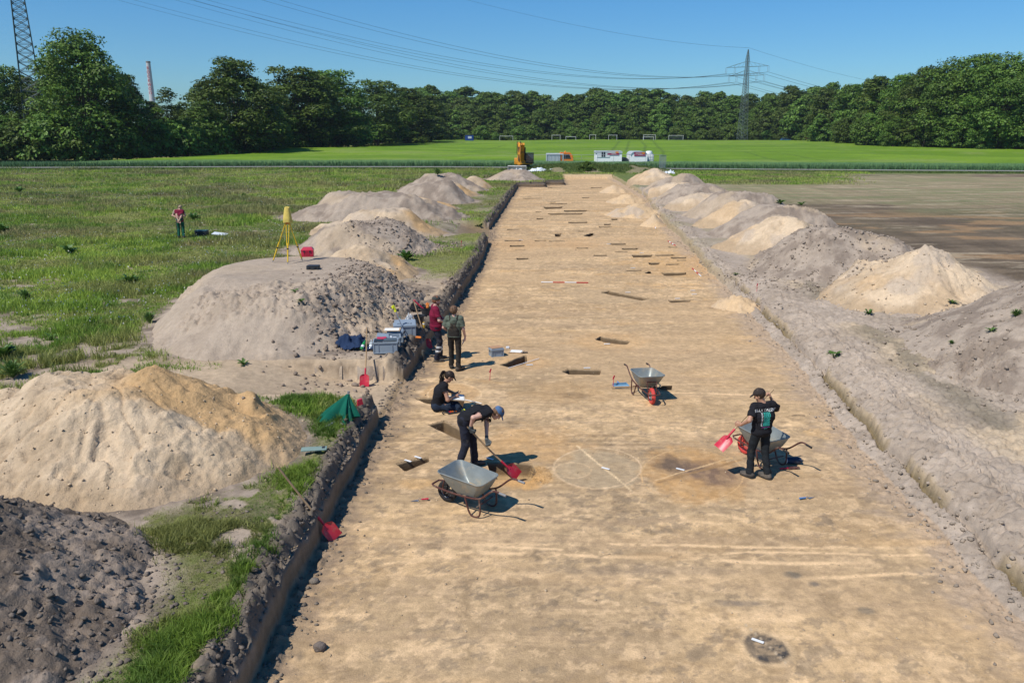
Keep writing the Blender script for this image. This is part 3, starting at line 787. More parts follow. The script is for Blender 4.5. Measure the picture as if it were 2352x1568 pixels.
def build_heap(hp):
    nm, kind, cx, cy, rx, ry, hh, flat, sd = hp
    dmin = max(7.0, cy - ry)
    c = min(.22, max(.032, dmin * .0022))
    xs = np.arange(cx - rx * 1.35, cx + rx * 1.35, c); yy = np.arange(cy - ry * 1.35, cy + ry * 1.35, c * (1.0 if dmin < 16 else 1.4))
    X, Y = np.meshgrid(xs, yy)
    Z = heap_h(hp, X, Y)
    base = ground_parts(X, Y)
    Z = np.where(base['h'] < .3, np.minimum(Z, base['h'] - .05), Z)
    n2 = fbm(X * 1.5, Y * 1.5, 400 + sd, 5, .6); n3 = fbm(X * .5, Y * .5, 410 + sd, 3); n4 = fbm(X * 7, Y * 7, 420 + sd, 4, .6)
    if kind == 'sand':
        col = mix3((0.43, .325, .215), (0.54, .415, .28), sm(.35, .6, n2))
        if cx > 0: col = col * 1.10
        col = mix3(col, (0.43, .35, .27), sm(.54, .66, fbm(X * .8, Y * .8, 430 + sd, 4)) * .65)
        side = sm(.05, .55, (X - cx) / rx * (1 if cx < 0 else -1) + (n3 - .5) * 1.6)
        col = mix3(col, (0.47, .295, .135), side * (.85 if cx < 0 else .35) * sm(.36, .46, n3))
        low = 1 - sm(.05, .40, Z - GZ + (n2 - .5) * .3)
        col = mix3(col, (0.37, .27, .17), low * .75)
    elif kind == 'dark':
        col = mix3((0.155, .122, .095), (0.27, .215, .17), sm(.38, .6, n2))
    else:
        col = mix3((0.24, .19, .148), (0.36, .292, .228), sm(.35, .6, n2))
        col = mix3(col, (0.47, .36, .24), sm(.60, .68, fbm(X * .5, Y * .5, 440 + sd, 4)) * .5)
        if nm == 'L2': col = mix3(col, (0.42, .335, .25), (1 - sm(.0, 3.0, X + 6.0)) * .6)
    col = col * (0.9 + .2 * n4)[..., None]
    keep = (Z > base['h'] - .12) & (base['h'] > (.44 if cx < 0 else .22))
    nr, nc_ = X.shape
    I = np.arange(nr * nc_).reshape(nr, nc_)
    q = np.stack([I[:-1, :-1], I[:-1, 1:], I[1:, 1:], I[1:, :-1]], -1).reshape(-1, 4)
    kq = keep.reshape(-1)[q].any(1); q = q[kq]
    used = np.unique(q); remap = np.zeros(nr * nc_, np.int64); remap[used] = np.arange(len(used))
    V = np.stack([X, Y, Z], -1).reshape(-1, 3)[used]
    C0 = np.array((cx, cy, GZ))
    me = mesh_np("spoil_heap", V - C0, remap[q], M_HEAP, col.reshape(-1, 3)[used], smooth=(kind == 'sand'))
    o = link("spoil_heap", me, loc=tuple(C0))
    tag(o, HL[nm], "spoil heap", "spoil heaps along both sides of the trench")
for hp in HEAPS: build_heap(hp)
# small sand piles thrown onto the right edge
SMALL = [((1408, 440), 1.5, 1.4, .75, 'small sand pile on the right trench edge, farthest of the four'),
         ((1440, 462), 1.9, 1.7, .7, 'ochre sand pile on the right trench edge, second from the far end'),
         ((1463, 492), 2.3, 1.9, .8, 'widest pile of sand and grey lumps on the right trench edge'),
         ((1500, 515), .95, 1.0, .65, 'small steep sand pile at the right trench edge beside the ranging rod'),
         ((1695, 700), .95, 1.1, .45, 'ochre sand spilled down the right trench edge beside the red marker')]
for i, (px, rx, ry, hh, lab) in enumerate(SMALL):
    cx, cy = W(px[0], px[1], .1)
    c = max(.03, cy * .0022)
    X, Y = np.meshgrid(np.arange(cx - rx * 1.3, cx + rx * 1.3, c), np.arange(cy - ry * 1.3, cy + ry * 1.3, c * 1.3))
    r = np.hypot((X - cx) / rx, (Y - cy) / ry) + (fbm(X * .8, Y * .8, 500 + i, 3) - .5) * .5
    Z = -.06 + np.clip(1 - r, 0, 1) * hh * 1.2 + (lumps(X * 5, Y * 5, i) * .10 + (fbm(X * 1.6, Y * 1.6, i + 3, 5, .6) - .5) * .38) * sm(0, .15, 1 - r)
    n2 = fbm(X * 2, Y * 2, 520 + i, 4)
    col = mix3((0.54, .39, .235), (0.60, .42, .24), n2)
    col = mix3(col, (.40, .33, .26), sm(.52, .62, fbm(X * 1.1, Y * 1.1, 530 + i, 3)) * (.7 if i == 2 else .3))
    nr, nc_ = X.shape; I = np.arange(nr * nc_).reshape(nr, nc_)
    q = np.stack([I[:-1, :-1], I[:-1, 1:], I[1:, 1:], I[1:, :-1]], -1).reshape(-1, 4)
    q = q[((1.02 - r).reshape(-1)[q] > 0).any(1)]
    used = np.unique(q); remap = np.zeros(nr * nc_, np.int64); remap[used] = np.arange(len(used))
    V = np.stack([X, Y, Z], -1).reshape(-1, 3)[used]
    V[:, 2] = np.maximum(V[:, 2], -.06)
    o = link("sand_pile", mesh_np("sand_pile", V - np.array((cx, cy, 0)), remap[q], M_HEAP, col.reshape(-1, 3)[used], smooth=True), loc=(cx, cy, 0))
    tag(o, lab, "sand pile", "small sand piles on the right trench edge")
# ------------------------------------------------------------------ grass, weeds, clods
rng = np.random.default_rng(5)
M_GRASS = mat("grass_blades", attr=True, var=0.15, scale=3.0, rough=0.6, spec=0.25, trans=0.25)
def top_z(x, y):
    z = ground_parts(x, y)['h']; gcut = (z < .44) & (x < 0)
    z0_ = z.copy()
    for hp in HEAPS:
        b = (np.abs(x - hp[2]) < hp[4] * 1.3) & (np.abs(y - hp[3]) < hp[5] * 1.3)
        if b.any(): z[b] = np.maximum(z[b], heap_h(hp, x[b], y[b]))
    return np.where(gcut, z0_, z)
def blades(px, py, pz, hgt, wid, per, spread, colr, lean=.5, seed=1):
    """px.. arrays of tufts; every blade is one bent two-segment strip"""
    r = np.random.default_rng(seed)
    n = len(px) * per
    bx = np.repeat(px, per) + r.normal(0, 1, n) * np.repeat(spread, per); by = np.repeat(py, per) + r.normal(0, 1, n) * np.repeat(spread, per)
    bz = np.repeat(pz, per) - .02
    H_ = np.repeat(hgt, per) * r.uniform(.5, 1.15, n); Wd = np.repeat(wid, per) * r.uniform(.6, 1.2, n)
    a = r.uniform(0, 2 * np.pi, n); ln = np.abs(r.normal(0, lean, n)) * H_
    la = r.uniform(0, 2 * np.pi, n)
    ux, uy = np.cos(a) * Wd / 2, np.sin(a) * Wd / 2
    tx, ty = np.cos(la) * ln, np.sin(la) * ln
    V = np.empty((n, 5, 3), np.float32)
    V[:, 0] = np.stack([bx - ux, by - uy, bz], 1); V[:, 1] = np.stack([bx + ux, by + uy, bz], 1)
    V[:, 2] = np.stack([bx - ux * .8 + tx * .35, by - uy * .8 + ty * .35, bz + H_ * .6], 1)
    V[:, 3] = np.stack([bx + ux * .8 + tx * .35, by + uy * .8 + ty * .35, bz + H_ * .6], 1)
    V[:, 4] = np.stack([bx + tx, by + ty, bz + H_], 1)
    i0 = np.arange(n)[:, None] * 5
    F = np.concatenate([i0 + np.array([[0, 1, 3]]), i0 + np.array([[0, 3, 2]]), i0 + np.array([[2, 3, 4]])], 0)
    c = np.repeat(colr, per, 0) * r.uniform(.75, 1.25, (n, 1))
    return V.reshape(-1, 3), F, np.repeat(c, 5, 0)
def scatter(n, x0, x1, y0, y1, seed, ypow=1.0):
    r = np.random.default_rng(seed)
    v = r.random(n); y = y0 * (y1 / y0) ** v if ypow else y0 + (y1 - y0) * v
    x = r.uniform(0, 1, n); return x0(y) + (x1(y) - x0(y)) * x, y
allV = []; allF = []; allC = []; off = 0
def push(V, F, C):
    global off
    allV.append(V); allF.append(F + off); allC.append(C); off += len(V)
def grass_col(x, y, seed):
    n1_ = fbm(x * .25, y * .25, 91, 4); n2_ = fbm(x * 1.1, y * 1.1, seed, 3); n3_ = fbm(x * .11, y * .2, 93, 4)
    c = mix3((0.22, .34, .045), (0.34, .45, .07), sm(.35, .65, n1_))
    c = mix3(c, (0.10, .20, .035), sm(.50, .62, n2_) * .65)
    c = mix3(c, (0.34, .33, .11), sm(.50, .60, fbm(x * .4 + 3, y * .5, seed + 2, 4, .6)) * .75)
    c = mix3(c, (0.30, .22, .13), sm(.58, .66, fbm(x * .2 + 9, y * .35, seed + 4, 4, .6)) * .5 * sm(20, 34, y))
    c = mix3(c, (0.23, .185, .11), sm(.54, .66, n3_) * .6 * sm(30, 70, y))
    return c
# near bank
x, y = scatter(60000, lambda y: eL(y) - 4.2, lambda y: eL(y) - .02, 6.2, 18.0, 11, 1)
cv = grass_cover(x, y); k = rng.random(len(x)) < cv * .95; x, y = x[k], y[k]; cv = cv[k]
z = top_z(x, y); k = z > .35; x, y, z = x[k], y[k], z[k]
nb = fbm(x * .9, y * .9, 601, 3)
push(*blades(x, y, z, .035 + .12 * sm(.42, .62, nb), np.full(len(x), .010), 6, np.full(len(x), .02), grass_col(x, y, 603) * .72, .8, 12))
# meadow: tufts grow wider with distance so that it stays one closed sward
x, y = scatter(172000, lambda y: -(0.80 * y + 5), lambda y: eL(y) - .1, 15.0, 118.0, 13, 1)
cv = grass_cover(x, y); k = rng.random(len(x)) < cv; x, y = x[k], y[k]
z = top_z(x, y); gzz = ground_parts(x, y)['h']; k = (z < gzz + .02) & (z > .4); x, y, z = x[k], y[k], z[k]
nb = fbm(x * .35, y * .35, 605, 3); dl_ = eL(y) - x
hh = (.10 + .22 * sm(.4, .65, nb)) * (.55 + .45 * sm(2, 6, dl_)) * (1 + .3 * sm(40, 90, y))
push(*blades(x, y, z, hh, .011 + y * .00042, 4, .03 + y * .0015, grass_col(x, y, 607), .55, 14))
# white seed heads and daisies
x, y = scatter(5200, lambda y: -(0.68 * y + 3), lambda y: eL(y) - 5, 22.0, 116.0, 15, 1)
k = (fbm(x * .15, y * .15, 610, 3) > .42) & (grass_cover(x, y) > .5); x, y = x[k], y[k]
z = top_z(x, y); k = z < .85; x, y, z = x[k], y[k], z[k]
push(*blades(x, y, z + .22, np.full(len(x), .05), .03 + y * .0006, 1, np.full(len(x), .05), np.tile(np.array([[.62, .60, .52]]), (len(x), 1)), .3, 16))
# grass at the far end
x, y = scatter(26000, lambda y: -12 + 0 * y, lambda y: 46 + 0 * y, 84.0, 117.0, 17, 1)
cv = grass_cover(x, y); k = rng.random(len(x)) < cv; x, y = x[k], y[k]
z = top_z(x, y); gzz = ground_parts(x, y)['h']; k = (z < gzz + .02) & (z > .5); x, y, z = x[k], y[k], z[k]
push(*blades(x, y, z, np.full(len(x), .22), np.full(len(x), .055), 4, np.full(len(x), .15), grass_col(x, y, 617), .5, 18))
me = mesh_np("meadow_grass", np.concatenate(allV), np.concatenate(allF), M_GRASS, np.concatenate(allC))
tag(link("meadow_grass", me), "green meadow grass with pale seed heads left of the heaps and on the banks", "grass", kind="stuff")

# loose clods that rolled from the heaps and the cut edges
def ico(n=1):
    bm = bmesh.new(); bmesh.ops.create_icosphere(bm, subdivisions=n, radius=1.0)
    V = np.array([v.co[:] for v in bm.verts]); F = np.array([[v.index for v in f.verts] for f in bm.faces]); bm.free(); return V, F
IV, IF = ico(1)
def clods(x, y, z, r, col, seed):
    rg = np.random.default_rng(seed); n = len(x)
    D = rg.uniform(.5, 1.35, (n, len(IV), 1)); S = np.stack([rg.uniform(.8, 1.3, n), rg.uniform(.8, 1.3, n), rg.uniform(.55, .95, n)], 1)[:, None, :]
    V = IV[None] * D * S * r[:, None, None] + np.stack([x, y, z + r * .25], 1)[:, None, :]
    F = (np.arange(n)[:, None, None] * len(IV) + IF[None]).reshape(-1, 3)
    C = np.repeat(col * rg.uniform(.8, 1.2, (n, 1)), len(IV), 0)
    return V.reshape(-1, 3), F, C
cV = []; cF = []; cC = []; off2 = 0
def pushc(x, y, r, col, seed, z=None):
    global off2
    z = top_z(x, y) if z is None else z
    V, F, C = clods(x, y, z, r, np.tile(np.array([col]), (len(x), 1)), seed); cV.append(V); cF.append(F + off2); cC.append(C); off2 += len(V)
def rr(n, a, b, p, seed): return a + (b - a) * np.random.default_rng(seed).random(n) ** p
def disc(n, cx, cy, rx, ry, seed):
    r = np.random.default_rng(seed); a = r.uniform(0, 2 * np.pi, n); q = np.sqrt(r.random(n)); return cx + rx * q * np.cos(a), cy + ry * q * np.sin(a)
x, y = disc(4200, -7.4, 8.2, 3.5, 2.6, 21); pushc(x, y, rr(4200, .005, .042, 3.5, 22), (.175, .145, .12), 23)
x, y = disc(700, -4.2, 9.2, 1.0, 2.0, 24); pushc(x, y, rr(700, .006, .035, 3.5, 25), (.185, .15, .125), 26)
x, y = disc(2600, -6.9, 13.6, 3.6, 2.8, 27); k = (rng.random(2600) < .5) & (x < eL(y) - .7); x, y = x[k], y[k]; pushc(x, y, rr(len(x), .005, .03, 4, 28), (.55, .43, .29), 29)
x = rng.normal(-4.4, .9, 2200); y = rng.normal(24.0, 3.0, 2200); k = x < eL(y) - .3; x = np.where(k, x, -6.); y = np.where(k, y, 24.); pushc(x, y, rr(2200, .012, .075, 4.0, 31), (.26, .205, .16), 32)
x, y = disc(1200, -5.2, 38.6, 3.0, 3.0, 33); pushc(x, y, rr(1200, .02, .08, 4.0, 34), (.27, .215, .17), 35)
y = 6.5 + 60 * rng.random(2600) ** 1.6; x = eL(y) + np.abs(rng.normal(0, .22, 2600)); pushc(x, y, rr(2600, .005, .035, 4, 36), (.20, .165, .13), 37)
y = 7 + 60 * rng.random(4200) ** 1.6; x = eR(y) + rng.normal(.25, .35, 4200); pushc(x, y, rr(4200, .006, .045, 4, 38), (.30, .245, .19), 39)
y = 7 + 40 * rng.random(2200) ** 1.4; x = eL(y) - .05 - .3 * rng.random(2200); pushc(x, y, rr(2200, .008, .045, 3.5, 40), (.17, .14, .115), 41)
x, y = disc(3000, 13.6, 18.6, 4.6, 5.4, 42); pushc(x, y, rr(3000, .008, .06, 4.5, 43), (.31, .25, .195), 44)
x, y = disc(1800, 12.6, 31.5, 3.6, 4.6, 45); pushc(x, y, rr(1800, .015, .08, 4.2, 46), (.29, .235, .185), 47)
x, y = disc(700, 13.2, 26.0, 3.2, 3.4, 48); pushc(x, y, rr(700, .01, .05, 4, 49), (.48, .38, .27), 50)
n = 1500; x = rng.uniform(-2.6, 6.6, n); y = 7 + 30 * rng.random(n) ** 1.5; pushc(x, y, rr(n, .004, .022, 3, 51), (.42, .32, .21), 52)
x, y = disc(160, *W(1040, 685, 0), .38, .5, 53); pushc(x, y, rr(160, .03, .10, 1.5, 54), (.24, .19, .15), 55)
x, y = disc(160, *W(1195, 1090, 0), .38, .22, 56); pushc(x, y, rr(160, .012, .045, 1.5, 57), (.42, .26, .12), 58, np.full(160, -.27))
x, y = disc(500, *W(1240, 1092, 0), .22, .42, 156); pushc(x, y, rr(500, .003, .013, 2, 157), (.46, .29, .13), 158)
me = mesh_np("soil_clods", np.concatenate(cV), np.concatenate(cF), M_HEAP, np.concatenate(cC))
tag(link("soil_clods", me), "loose crumbs and clods of soil lying on heaps and along the trench edges", "soil clods", kind="stuff")
# two single big clods on the floor
def big_clod(px, r, lab, col, cat="clod", sd=3):
    x_, y_ = W(*px); V, F = ico(3)
    n = fbm(V[:, 0] * 3 + V[:, 2] * 2, V[:, 1] * 3 + 5, sd, 4, .7)
    V = V * (0.6 + .8 * n)[:, None] * r * np.array([1.1, .9, .8])
    o = link("earth_clod", mesh_np("earth_clod", V, F, M_HEAP, np.tile(np.array([col]), (len(V), 1))), loc=(x_, y_, r * .45)); tag(o, lab, cat)
big_clod((735, 1490), .075, "dark lump of earth alone on the sand at the bottom left of the trench", (.17, .14, .12))
big_clod((722, 1338), .06, "grey lump of earth by the foot of the left bank below the red shovel", (.20, .17, .14), sd=9)

# single weeds: rosettes of broad leaves
M_WEED = mat("weed_leaf", attr=True, var=0.2, scale=6, rough=.5, spec=.3, trans=.2)
def weed_mesh(seed, n, L_, wid, up, col):
    r = np.random.default_rng(seed); V = []; F = []; C = []
    for i in range(n):
        a = r.uniform(0, 2 * np.pi); l = L_ * r.uniform(.6, 1.1); e = r.uniform(*up); w = wid * r.uniform(.7, 1.1)
        d = np.array([np.cos(a), np.sin(a)]); s_ = np.array([-np.sin(a), np.cos(a)]); b0 = len(V)
        for t, ww in ((0, .12), (.25, .6), (.5, 1), (.75, .75), (1, .05)):
            rad = l * t * math.cos(e) * (1 - .15 * t); z = l * math.sin(e) * (t - .55 * t * t) * 1.6
            for sg in (-1, 0, 1):
                V.append((d[0] * rad + s_[0] * ww * w * sg, d[1] * rad + s_[1] * ww * w * sg, z + abs(sg) * ww * w * .35)); C.append(np.array(col) * r.uniform(.8, 1.2))
        for j in range(4):
            for q in (0, 1):
                p = b0 + j * 3 + q; F.append((p, p + 1, p + 4, p + 3))
    return np.array(V), np.array(F), np.array(C)
WM = [mesh_np("weed_plant", *(lambda q: (q[0], q[1], M_WEED, q[2]))(weed_mesh(*a))) for a in
      ((1, 16, .42, .075, (.3, 1.1), (.075, .15, .028)), (2, 12, .30, .045, (.2, .9), (.085, .155, .03)), (3, 22, .55, .10, (.4, 1.2), (.08, .165, .03)), (4, 110, .30, .013, (.5, 1.45), (.10, .18, .04)))]
WEEDS = [((1915, 820), .6, 1, 1.1, "broad-leaved weed on the bare track right of the trench"), ((1995, 722), 0, 0, .6, None),
 ((2187, 697), 0, 1, .9, "broad-leaved weed between the pointed sand heap and the weedy grey heap"), ((2332, 727), 0, 3, .9, "tuft of weed high on the grey heap at the right edge"),
 ((2277, 762), 0, 1, .7, "small weed low on the grey heap at the right edge"), ((2185, 790), 0, 3, .5, None),
 ((1690, 632), .6, 1, .8, "small weed on the right bank opposite the big far pit"), ((690, 695), 0, 1, .8, "small weed on the face of the tripod heap, lower of the pair"),
 ((678, 672), 0, 1, .7, "small weed on the face of the tripod heap, upper of the pair"),
 ((445, 505), .6, 2, 1.3, "dock plant with big leaves right of the two people in the meadow"), ((160, 585), .6, 2, 1.3, "wide dock plant in the meadow left of the flat-topped heap"),
 ((300, 655), .6, 2, 1.2, "dock plant in the meadow just left of the flat-topped heap"), ((60, 690), .6, 3, 1.8, "dark green nettle clump at the left edge of the meadow"),
 ((45, 430 + 12), .6, 2, 1.6, "dock plant far left in the meadow"), ((5, 535), .6, 2, 1.5, "dock plant cut by the left picture edge"),
 ((10, 825), .6, 2, 1.2, "bright green dock plant at the left picture edge behind the sand heap"), ((345, 740), .6, 3, 1.5, "tall weeds at the left foot of the flat-topped heap"),
 ((1005, 402), .6, 3, 3, "dark bush in the meadow left of the far heaps"), ((935, 598), .6, 2, 1.3, "light green dock plant on the bank right of the grey heap"),
 ((1100, 520), .6, 1, 1.3, "weed at the corner of the far side cut"), ((560, 838), .6, 1, .9, "weed on the bare ground between the two nearest heaps"),
 ((30, 868), .6, 3, 2, "dark rushes behind the left flank of the front sand heap"), ((560, 452), .6, 3, 1.6, "dark weed clump in the meadow behind the tripod"),
 ((330, 480), .6, 1, 1.6, None), ((720, 420), .6, 1, 2, None),
 ((2192 - 400, 468), .6, 1, 2, "weed behind the middle heaps of the right row"), ((1840, 472), .6, 1, 2, None),
 ((250, 610), .6, 1, 1.2, None), ((120, 780), .6, 1, 1.2, None)]
def heap_hit(px, py):
    """follow the sight line of a plan point down to the heap or ground it lies on"""
    a = np.array(W(px, py, 3.0)); b = np.array(W(px, py, -.5)); t = np.linspace(0, 1, 900)
    x = a[0] + (b[0] - a[0]) * t; y = a[1] + (b[1] - a[1]) * t; zz = 3.0 - 3.5 * t
    k = np.argmax(zz <= top_z(x, y)); return float(x[k]), float(y[k]), float(zz[k])
for i, (p, z0, kd, sc, lab) in enumerate(WEEDS):
    x_, y_, z_ = heap_hit(*p)
    o = link("weed_plant", WM[kd], loc=(x_, y_, z_), rot=(0, 0, i * 1.7)); o.scale = (sc,) * 3
    tag(o, lab or "small leafy weed scattered in the meadow or on a heap", "weed", "scattered weeds" if lab else "small weeds in the meadow and on heaps")

# ------------------------------------------------------------------ trees
M_LEAF = mat("tree_leaves", attr=True, var=0.25, scale=.45, rough=.55, spec=.25, trans=.22, objvar=.34)
M_BARK = mat("bark", (.11, .085, .06), rough=.95, var=.3, scale=3, bump=.03, bscale=12)
def crown_mesh(seed, h, w, z0, nb, npb, ls, shape='round'):
    r = np.random.default_rng(seed); V = []; C = []
    blobs = []
    for i in range(nb):
        t = (i + r.random()) / nb
        if shape == 'round': rad = w * max(0.02, 1 - (max(0, t - .35) / .68) ** 2.2) ** .62 * (.88 + .12 * min(1, t / .3))
        else: rad = w * (1 - t ** 2.0 * .75)
        br = w * r.uniform(.17, .38)
        a = i * 2.39996 + r.uniform(-.5, .5)
        zz = z0 + br * .5 + (h - z0 - br * 1.3) * t * (1 + .07 * math.sin(a * 2 + seed)) + r.normal(0, .03 * h) * (t > .3)
        rad *= 1 + .20 * math.sin(a * 2 + seed * 1.7 + t * 4) + .10 * math.sin(a * 5 + seed + t * 9)
        zz = min(zz, h - br * .7); q = max(0.0, rad - br * .75) * r.uniform(.25, 1.25) ** .5
        blobs.append((q * np.cos(a), q * np.sin(a), zz, br))
    for (bx, by, bz, br) in blobs:
        n = int(npb * (br / (w * .32)) ** 1.8)
        d = r.normal(0, 1, (n, 3)); d /= np.linalg.norm(d, axis=1)[:, None]
        d[:, 2] = np.where(d[:, 2] < -.35, -d[:, 2], d[:, 2])
        rad = br * (.72 + .42 * r.random(n) ** 1.0) * (1 + .22 * np.sin(d[:, 0] * 5 + seed) * np.cos(d[:, 2] * 6 + bx))
        p = np.array([bx, by, bz]) + d * rad[:, None] * np.array([1, 1, .74])
        nn = d + r.normal(0, .55, (n, 3)) + np.array([0, 0, .35]); nn /= np.linalg.norm(nn, axis=1)[:, None]
        t1 = np.cross(nn, r.normal(0, 1, (n, 3))); t1 /= np.linalg.norm(t1, axis=1)[:, None] + 1e-9; t2 = np.cross(nn, t1)
        s = (ls * r.uniform(.55, 1.2, n))[:, None]
        V.append(np.stack([p - t1 * s, p - t2 * s * .55 + nn * s * .15, p + t1 * s, p + t2 * s * .55 + nn * s * .15], 1))
        tone = r.uniform(.78, 1.22)
        base = mix3((0.056, .104, .016), (0.145, .205, .030), np.clip(r.normal(.45, .25, n), 0, 1)) * tone
        C.append(np.repeat(base, 4, 0))
    V = np.concatenate(V).reshape(-1, 3); F = np.arange(len(V)).reshape(-1, 4)
    return V, F, np.concatenate(C), blobs
def trunk_mb(seed, h, w, z0, blobs, thick):
    r = random.Random(seed); mb = MB()
    top = z0 + (h - z0) * .55
    pts = [(0, 0, -.3), (r.uniform(-.2, .2), r.uniform(-.2, .2), z0 * .6), (r.uniform(-.4, .4), r.uniform(-.4, .4), z0 + (h - z0) * .25), (0, 0, top)]
    mb.tube(smooth_path(pts, 4), [thick * (1.15 - .8 * i / 12) for i in range(13)], 8)
    for b in blobs[::3]:
        zs = z0 * .7 + r.random() * (min(b[2], top) - z0 * .7) * .7
        m_ = ((b[0]) * .5, (b[1]) * .5, (zs + b[2]) / 2 + .3)
        mb.tube([(0, 0, zs), m_, (b[0], b[1], b[2])], [thick * .38, thick * .24, thick * .08], 5)
    return mb
TREE = {}
def tree_proto(key, seed, h, w, z0, nb, npb, ls, shape='round', thick=.35):
    V, F, C, bl = crown_mesh(seed, h, w, z0, nb, npb, ls, shape)
    TREE[key] = (mesh_np("crown", V, F, M_LEAF, C), trunk_mb(seed, h, w, z0, bl, thick).build("trunk", M_BARK), h, w)
    tr = TREE[key][1]; me_ = tr.data; bpy.data.objects.remove(tr); TREE[key] = (TREE[key][0], me_, h, w)
tree_proto('A', 1, 24, 9.5, 2.0, 74, 330, .34, 'round', .55)     # big spreading tree
tree_proto('B', 2, 22, 7.5, .6, 64, 300, .32)
tree_proto('C', 3, 20, 6.0, .3, 52, 300, .30)
tree_proto('D', 4, 13, 5.0, .2, 40, 260, .28)                     # lower edge tree
tree_proto('E', 5, 26, 8.5, .8, 70, 190, .55)                     # for the far wood
tree_proto('F', 6, 24, 7.0, .5, 60, 190, .52)
tree_proto('G', 7, 17, 6.5, .3, 50, 180, .50)
tree_proto('H', 8, 21, 3.6, 3.5, 40, 90, .26, 'cone', .22)        # thin airy birch
tree_proto('S', 9, 5, 3.6, .0, 26, 200, .25)                      # shrub
def tree(key, x, y, sc=1.0, rz=0.0, label="", group="trees at the wood's edge", name="broadleaf_tree", zs=1.0, cat="tree", z=GZ):
    cm, tm, h, w = TREE[key]
    e = empty(name, (x, y, z), rz, label, cat, group); e.scale = (sc, sc, sc * zs)
    link("crown", cm, e); 
    if key != 'S': link("trunk", tm, e)
    return e
LEFTG = "trees of the wood on the left"
def tpx(key, px, base_y, top_y, wsc=1.0, label="", group=LEFTG, name="broadleaf_tree", D=None, cat="tree", rz=None):
    """a tree standing at plan point (px, base_y) that is as tall as the line to top_y"""
    x_, y_ = W(px, base_y, GZ) if D is None else ((px - 1176) / FPX * (D * math.cos(PITCH) + CAM_H * .25), D)
    a = PITCH - math.atan((784 - top_y) / FPX)
    z1 = CAM_H - y_ * math.tan(a)
    cm, tm, h, w = TREE[key]
    s = (z1 - GZ) / (h * .985)
    return tree(key, x_, y_, s * wsc, (px * .37) if rz is None else rz, label, group, name, 1 / wsc, cat)
# left wood, front row (px, base, top)
tpx('A', 208, 372, 76, 1.1, "huge spreading tree right beside the near lattice pylon, tallest of the left wood", rz=.5)
tpx('H', 395, 366, 205, 1.9, "lower loose tree in front of the striped chimney")
tpx('D', 300, 371, 215, 1.2, "low bushy tree between the huge tree and the chimney")
tpx('B', 548, 358, 136, 1.5, "tall round tree standing alone against the sky right of the chimney")
tpx('C', 470, 362, 235, 1.3, "lower tree filling the gap left of the tall round tree")
tpx('B', 680, 349, 155, 1.65, "tall tree with a notched top, third big crown of the left wood")
tpx('B', 775, 345, 163, 1.5, "tree with a slender side crown next to the notched top")
tpx('C', 630, 354, 240, 1.5, "dark lower tree between the round tree and the notched one")
tpx('B', 868, 338, 186, 1.75, "dark drooping tree, last tall crown of the left wood")
tpx('C', 935, 334, 204, 2.0, "pale grey-green tree at the right flank of the drooping tree")
tpx('D', 800, 343, 255, 1.6, "low dark tree at the field edge under the tall left crowns")
tpx('D', 560, 358, 262, 1.6, "bushy tree at the field edge below the tall round tree")
tpx('D', 430, 365, 275, 1.6, "dark bush-like tree at the field edge below the chimney")
tpx('H', 12, 372, 142, 1.0, "thin grey birch at the left picture edge", name="birch_tree")
tpx('H', 62, 371, 160, 1.1, "thin birch seen through the near lattice pylon", name="birch_tree")
tpx('D', 15, 374, 262, 1.3, "low bright green tree at the left picture edge")
tpx('D', 110, 373, 262, 1.5, "low tree behind the foot of the near pylon")
tpx('C', -40, 372, 180, 1.2, "tree beyond the left picture edge")
tpx('D', 690, 349, 258, 1.7, "low dark tree under the notched crown")
tpx('D', 900, 335, 255, 1.8, "low tree at the field edge near the far corner of the left wood")
tpx('D', 330, 369, 285, 1.8, "dark shrubby tree at the field edge right of the huge tree")
tpx('D', 225, 372, 285, 1.8, "dark shrubby tree under the huge spreading crown")
tpx('C', 735, 347, 176, 1.7, "tree standing between the notched crown and its slender neighbour")
tpx('D', 975, 331, 250, 1.8, "low tree at the inner corner where the left wood meets the far one")
tpx('C', 990, 330, 222, 1.6, "brownish tree closing the corner behind the drooping tree")
tpx('B', -110, 373, 170, 1.4, "tree of the left wood well beyond the left picture edge")
tpx('C', -180, 374, 200, 1.5, "tree of the left wood far beyond the left picture edge")
# second row behind so the wood is deep
r_ = random.Random(4)
for i in range(15):
    px = -20 + i * 62; base = 366 - max(0, px - 330) * .055
    x_, y_ = W(px, max(base, 330), GZ)
    tree(r_.choice('BC'), x_ - 6, y_ + 16, r_.uniform(.78, .92) * (1 if 330 > px or px > 470 else .62) * (.8 if px > 800 else 1), r_.uniform(0, 6), "tree deep in the left wood, half hidden behind the front row", LEFTG)
# far wood
FARG = "trees of the far wood beyond the goals"
tops = [(950, 206), (985, 200), (1040, 205), (1100, 215), (1160, 208), (1225, 216), (1290, 210), (1350, 207), (1420, 212), (1480, 208), (1545, 214), (1610, 216), (1670, 212), (1735, 218), (1800, 212), (1860, 206), (1900, 200)]
tl = ["with a dark domed top", "with a brownish crown", "with a lumpy crown", "with a flat top", "with a paler crown"]
tops_x = [t_[0] for t_ in tops]; tops_y = [t_[1] for t_ in tops]
for i, px in enumerate(range(940, 1920, 36)):
    for j, dpt in enumerate((408, 424, 446)):
        jj = px + (j * 12) + r_.uniform(-8, 8); ty = float(np.interp(px, tops_x, tops_y))
        tpx('EF'[(i + j) % 2], jj, 0, ty + (36, 14, 2)[j] + r_.uniform(-8, 8), 1.35, "tree of the far wood behind the goals, one crown among many alike", FARG, D=dpt + r_.uniform(-6, 6), rz=r_.uniform(0, 6))
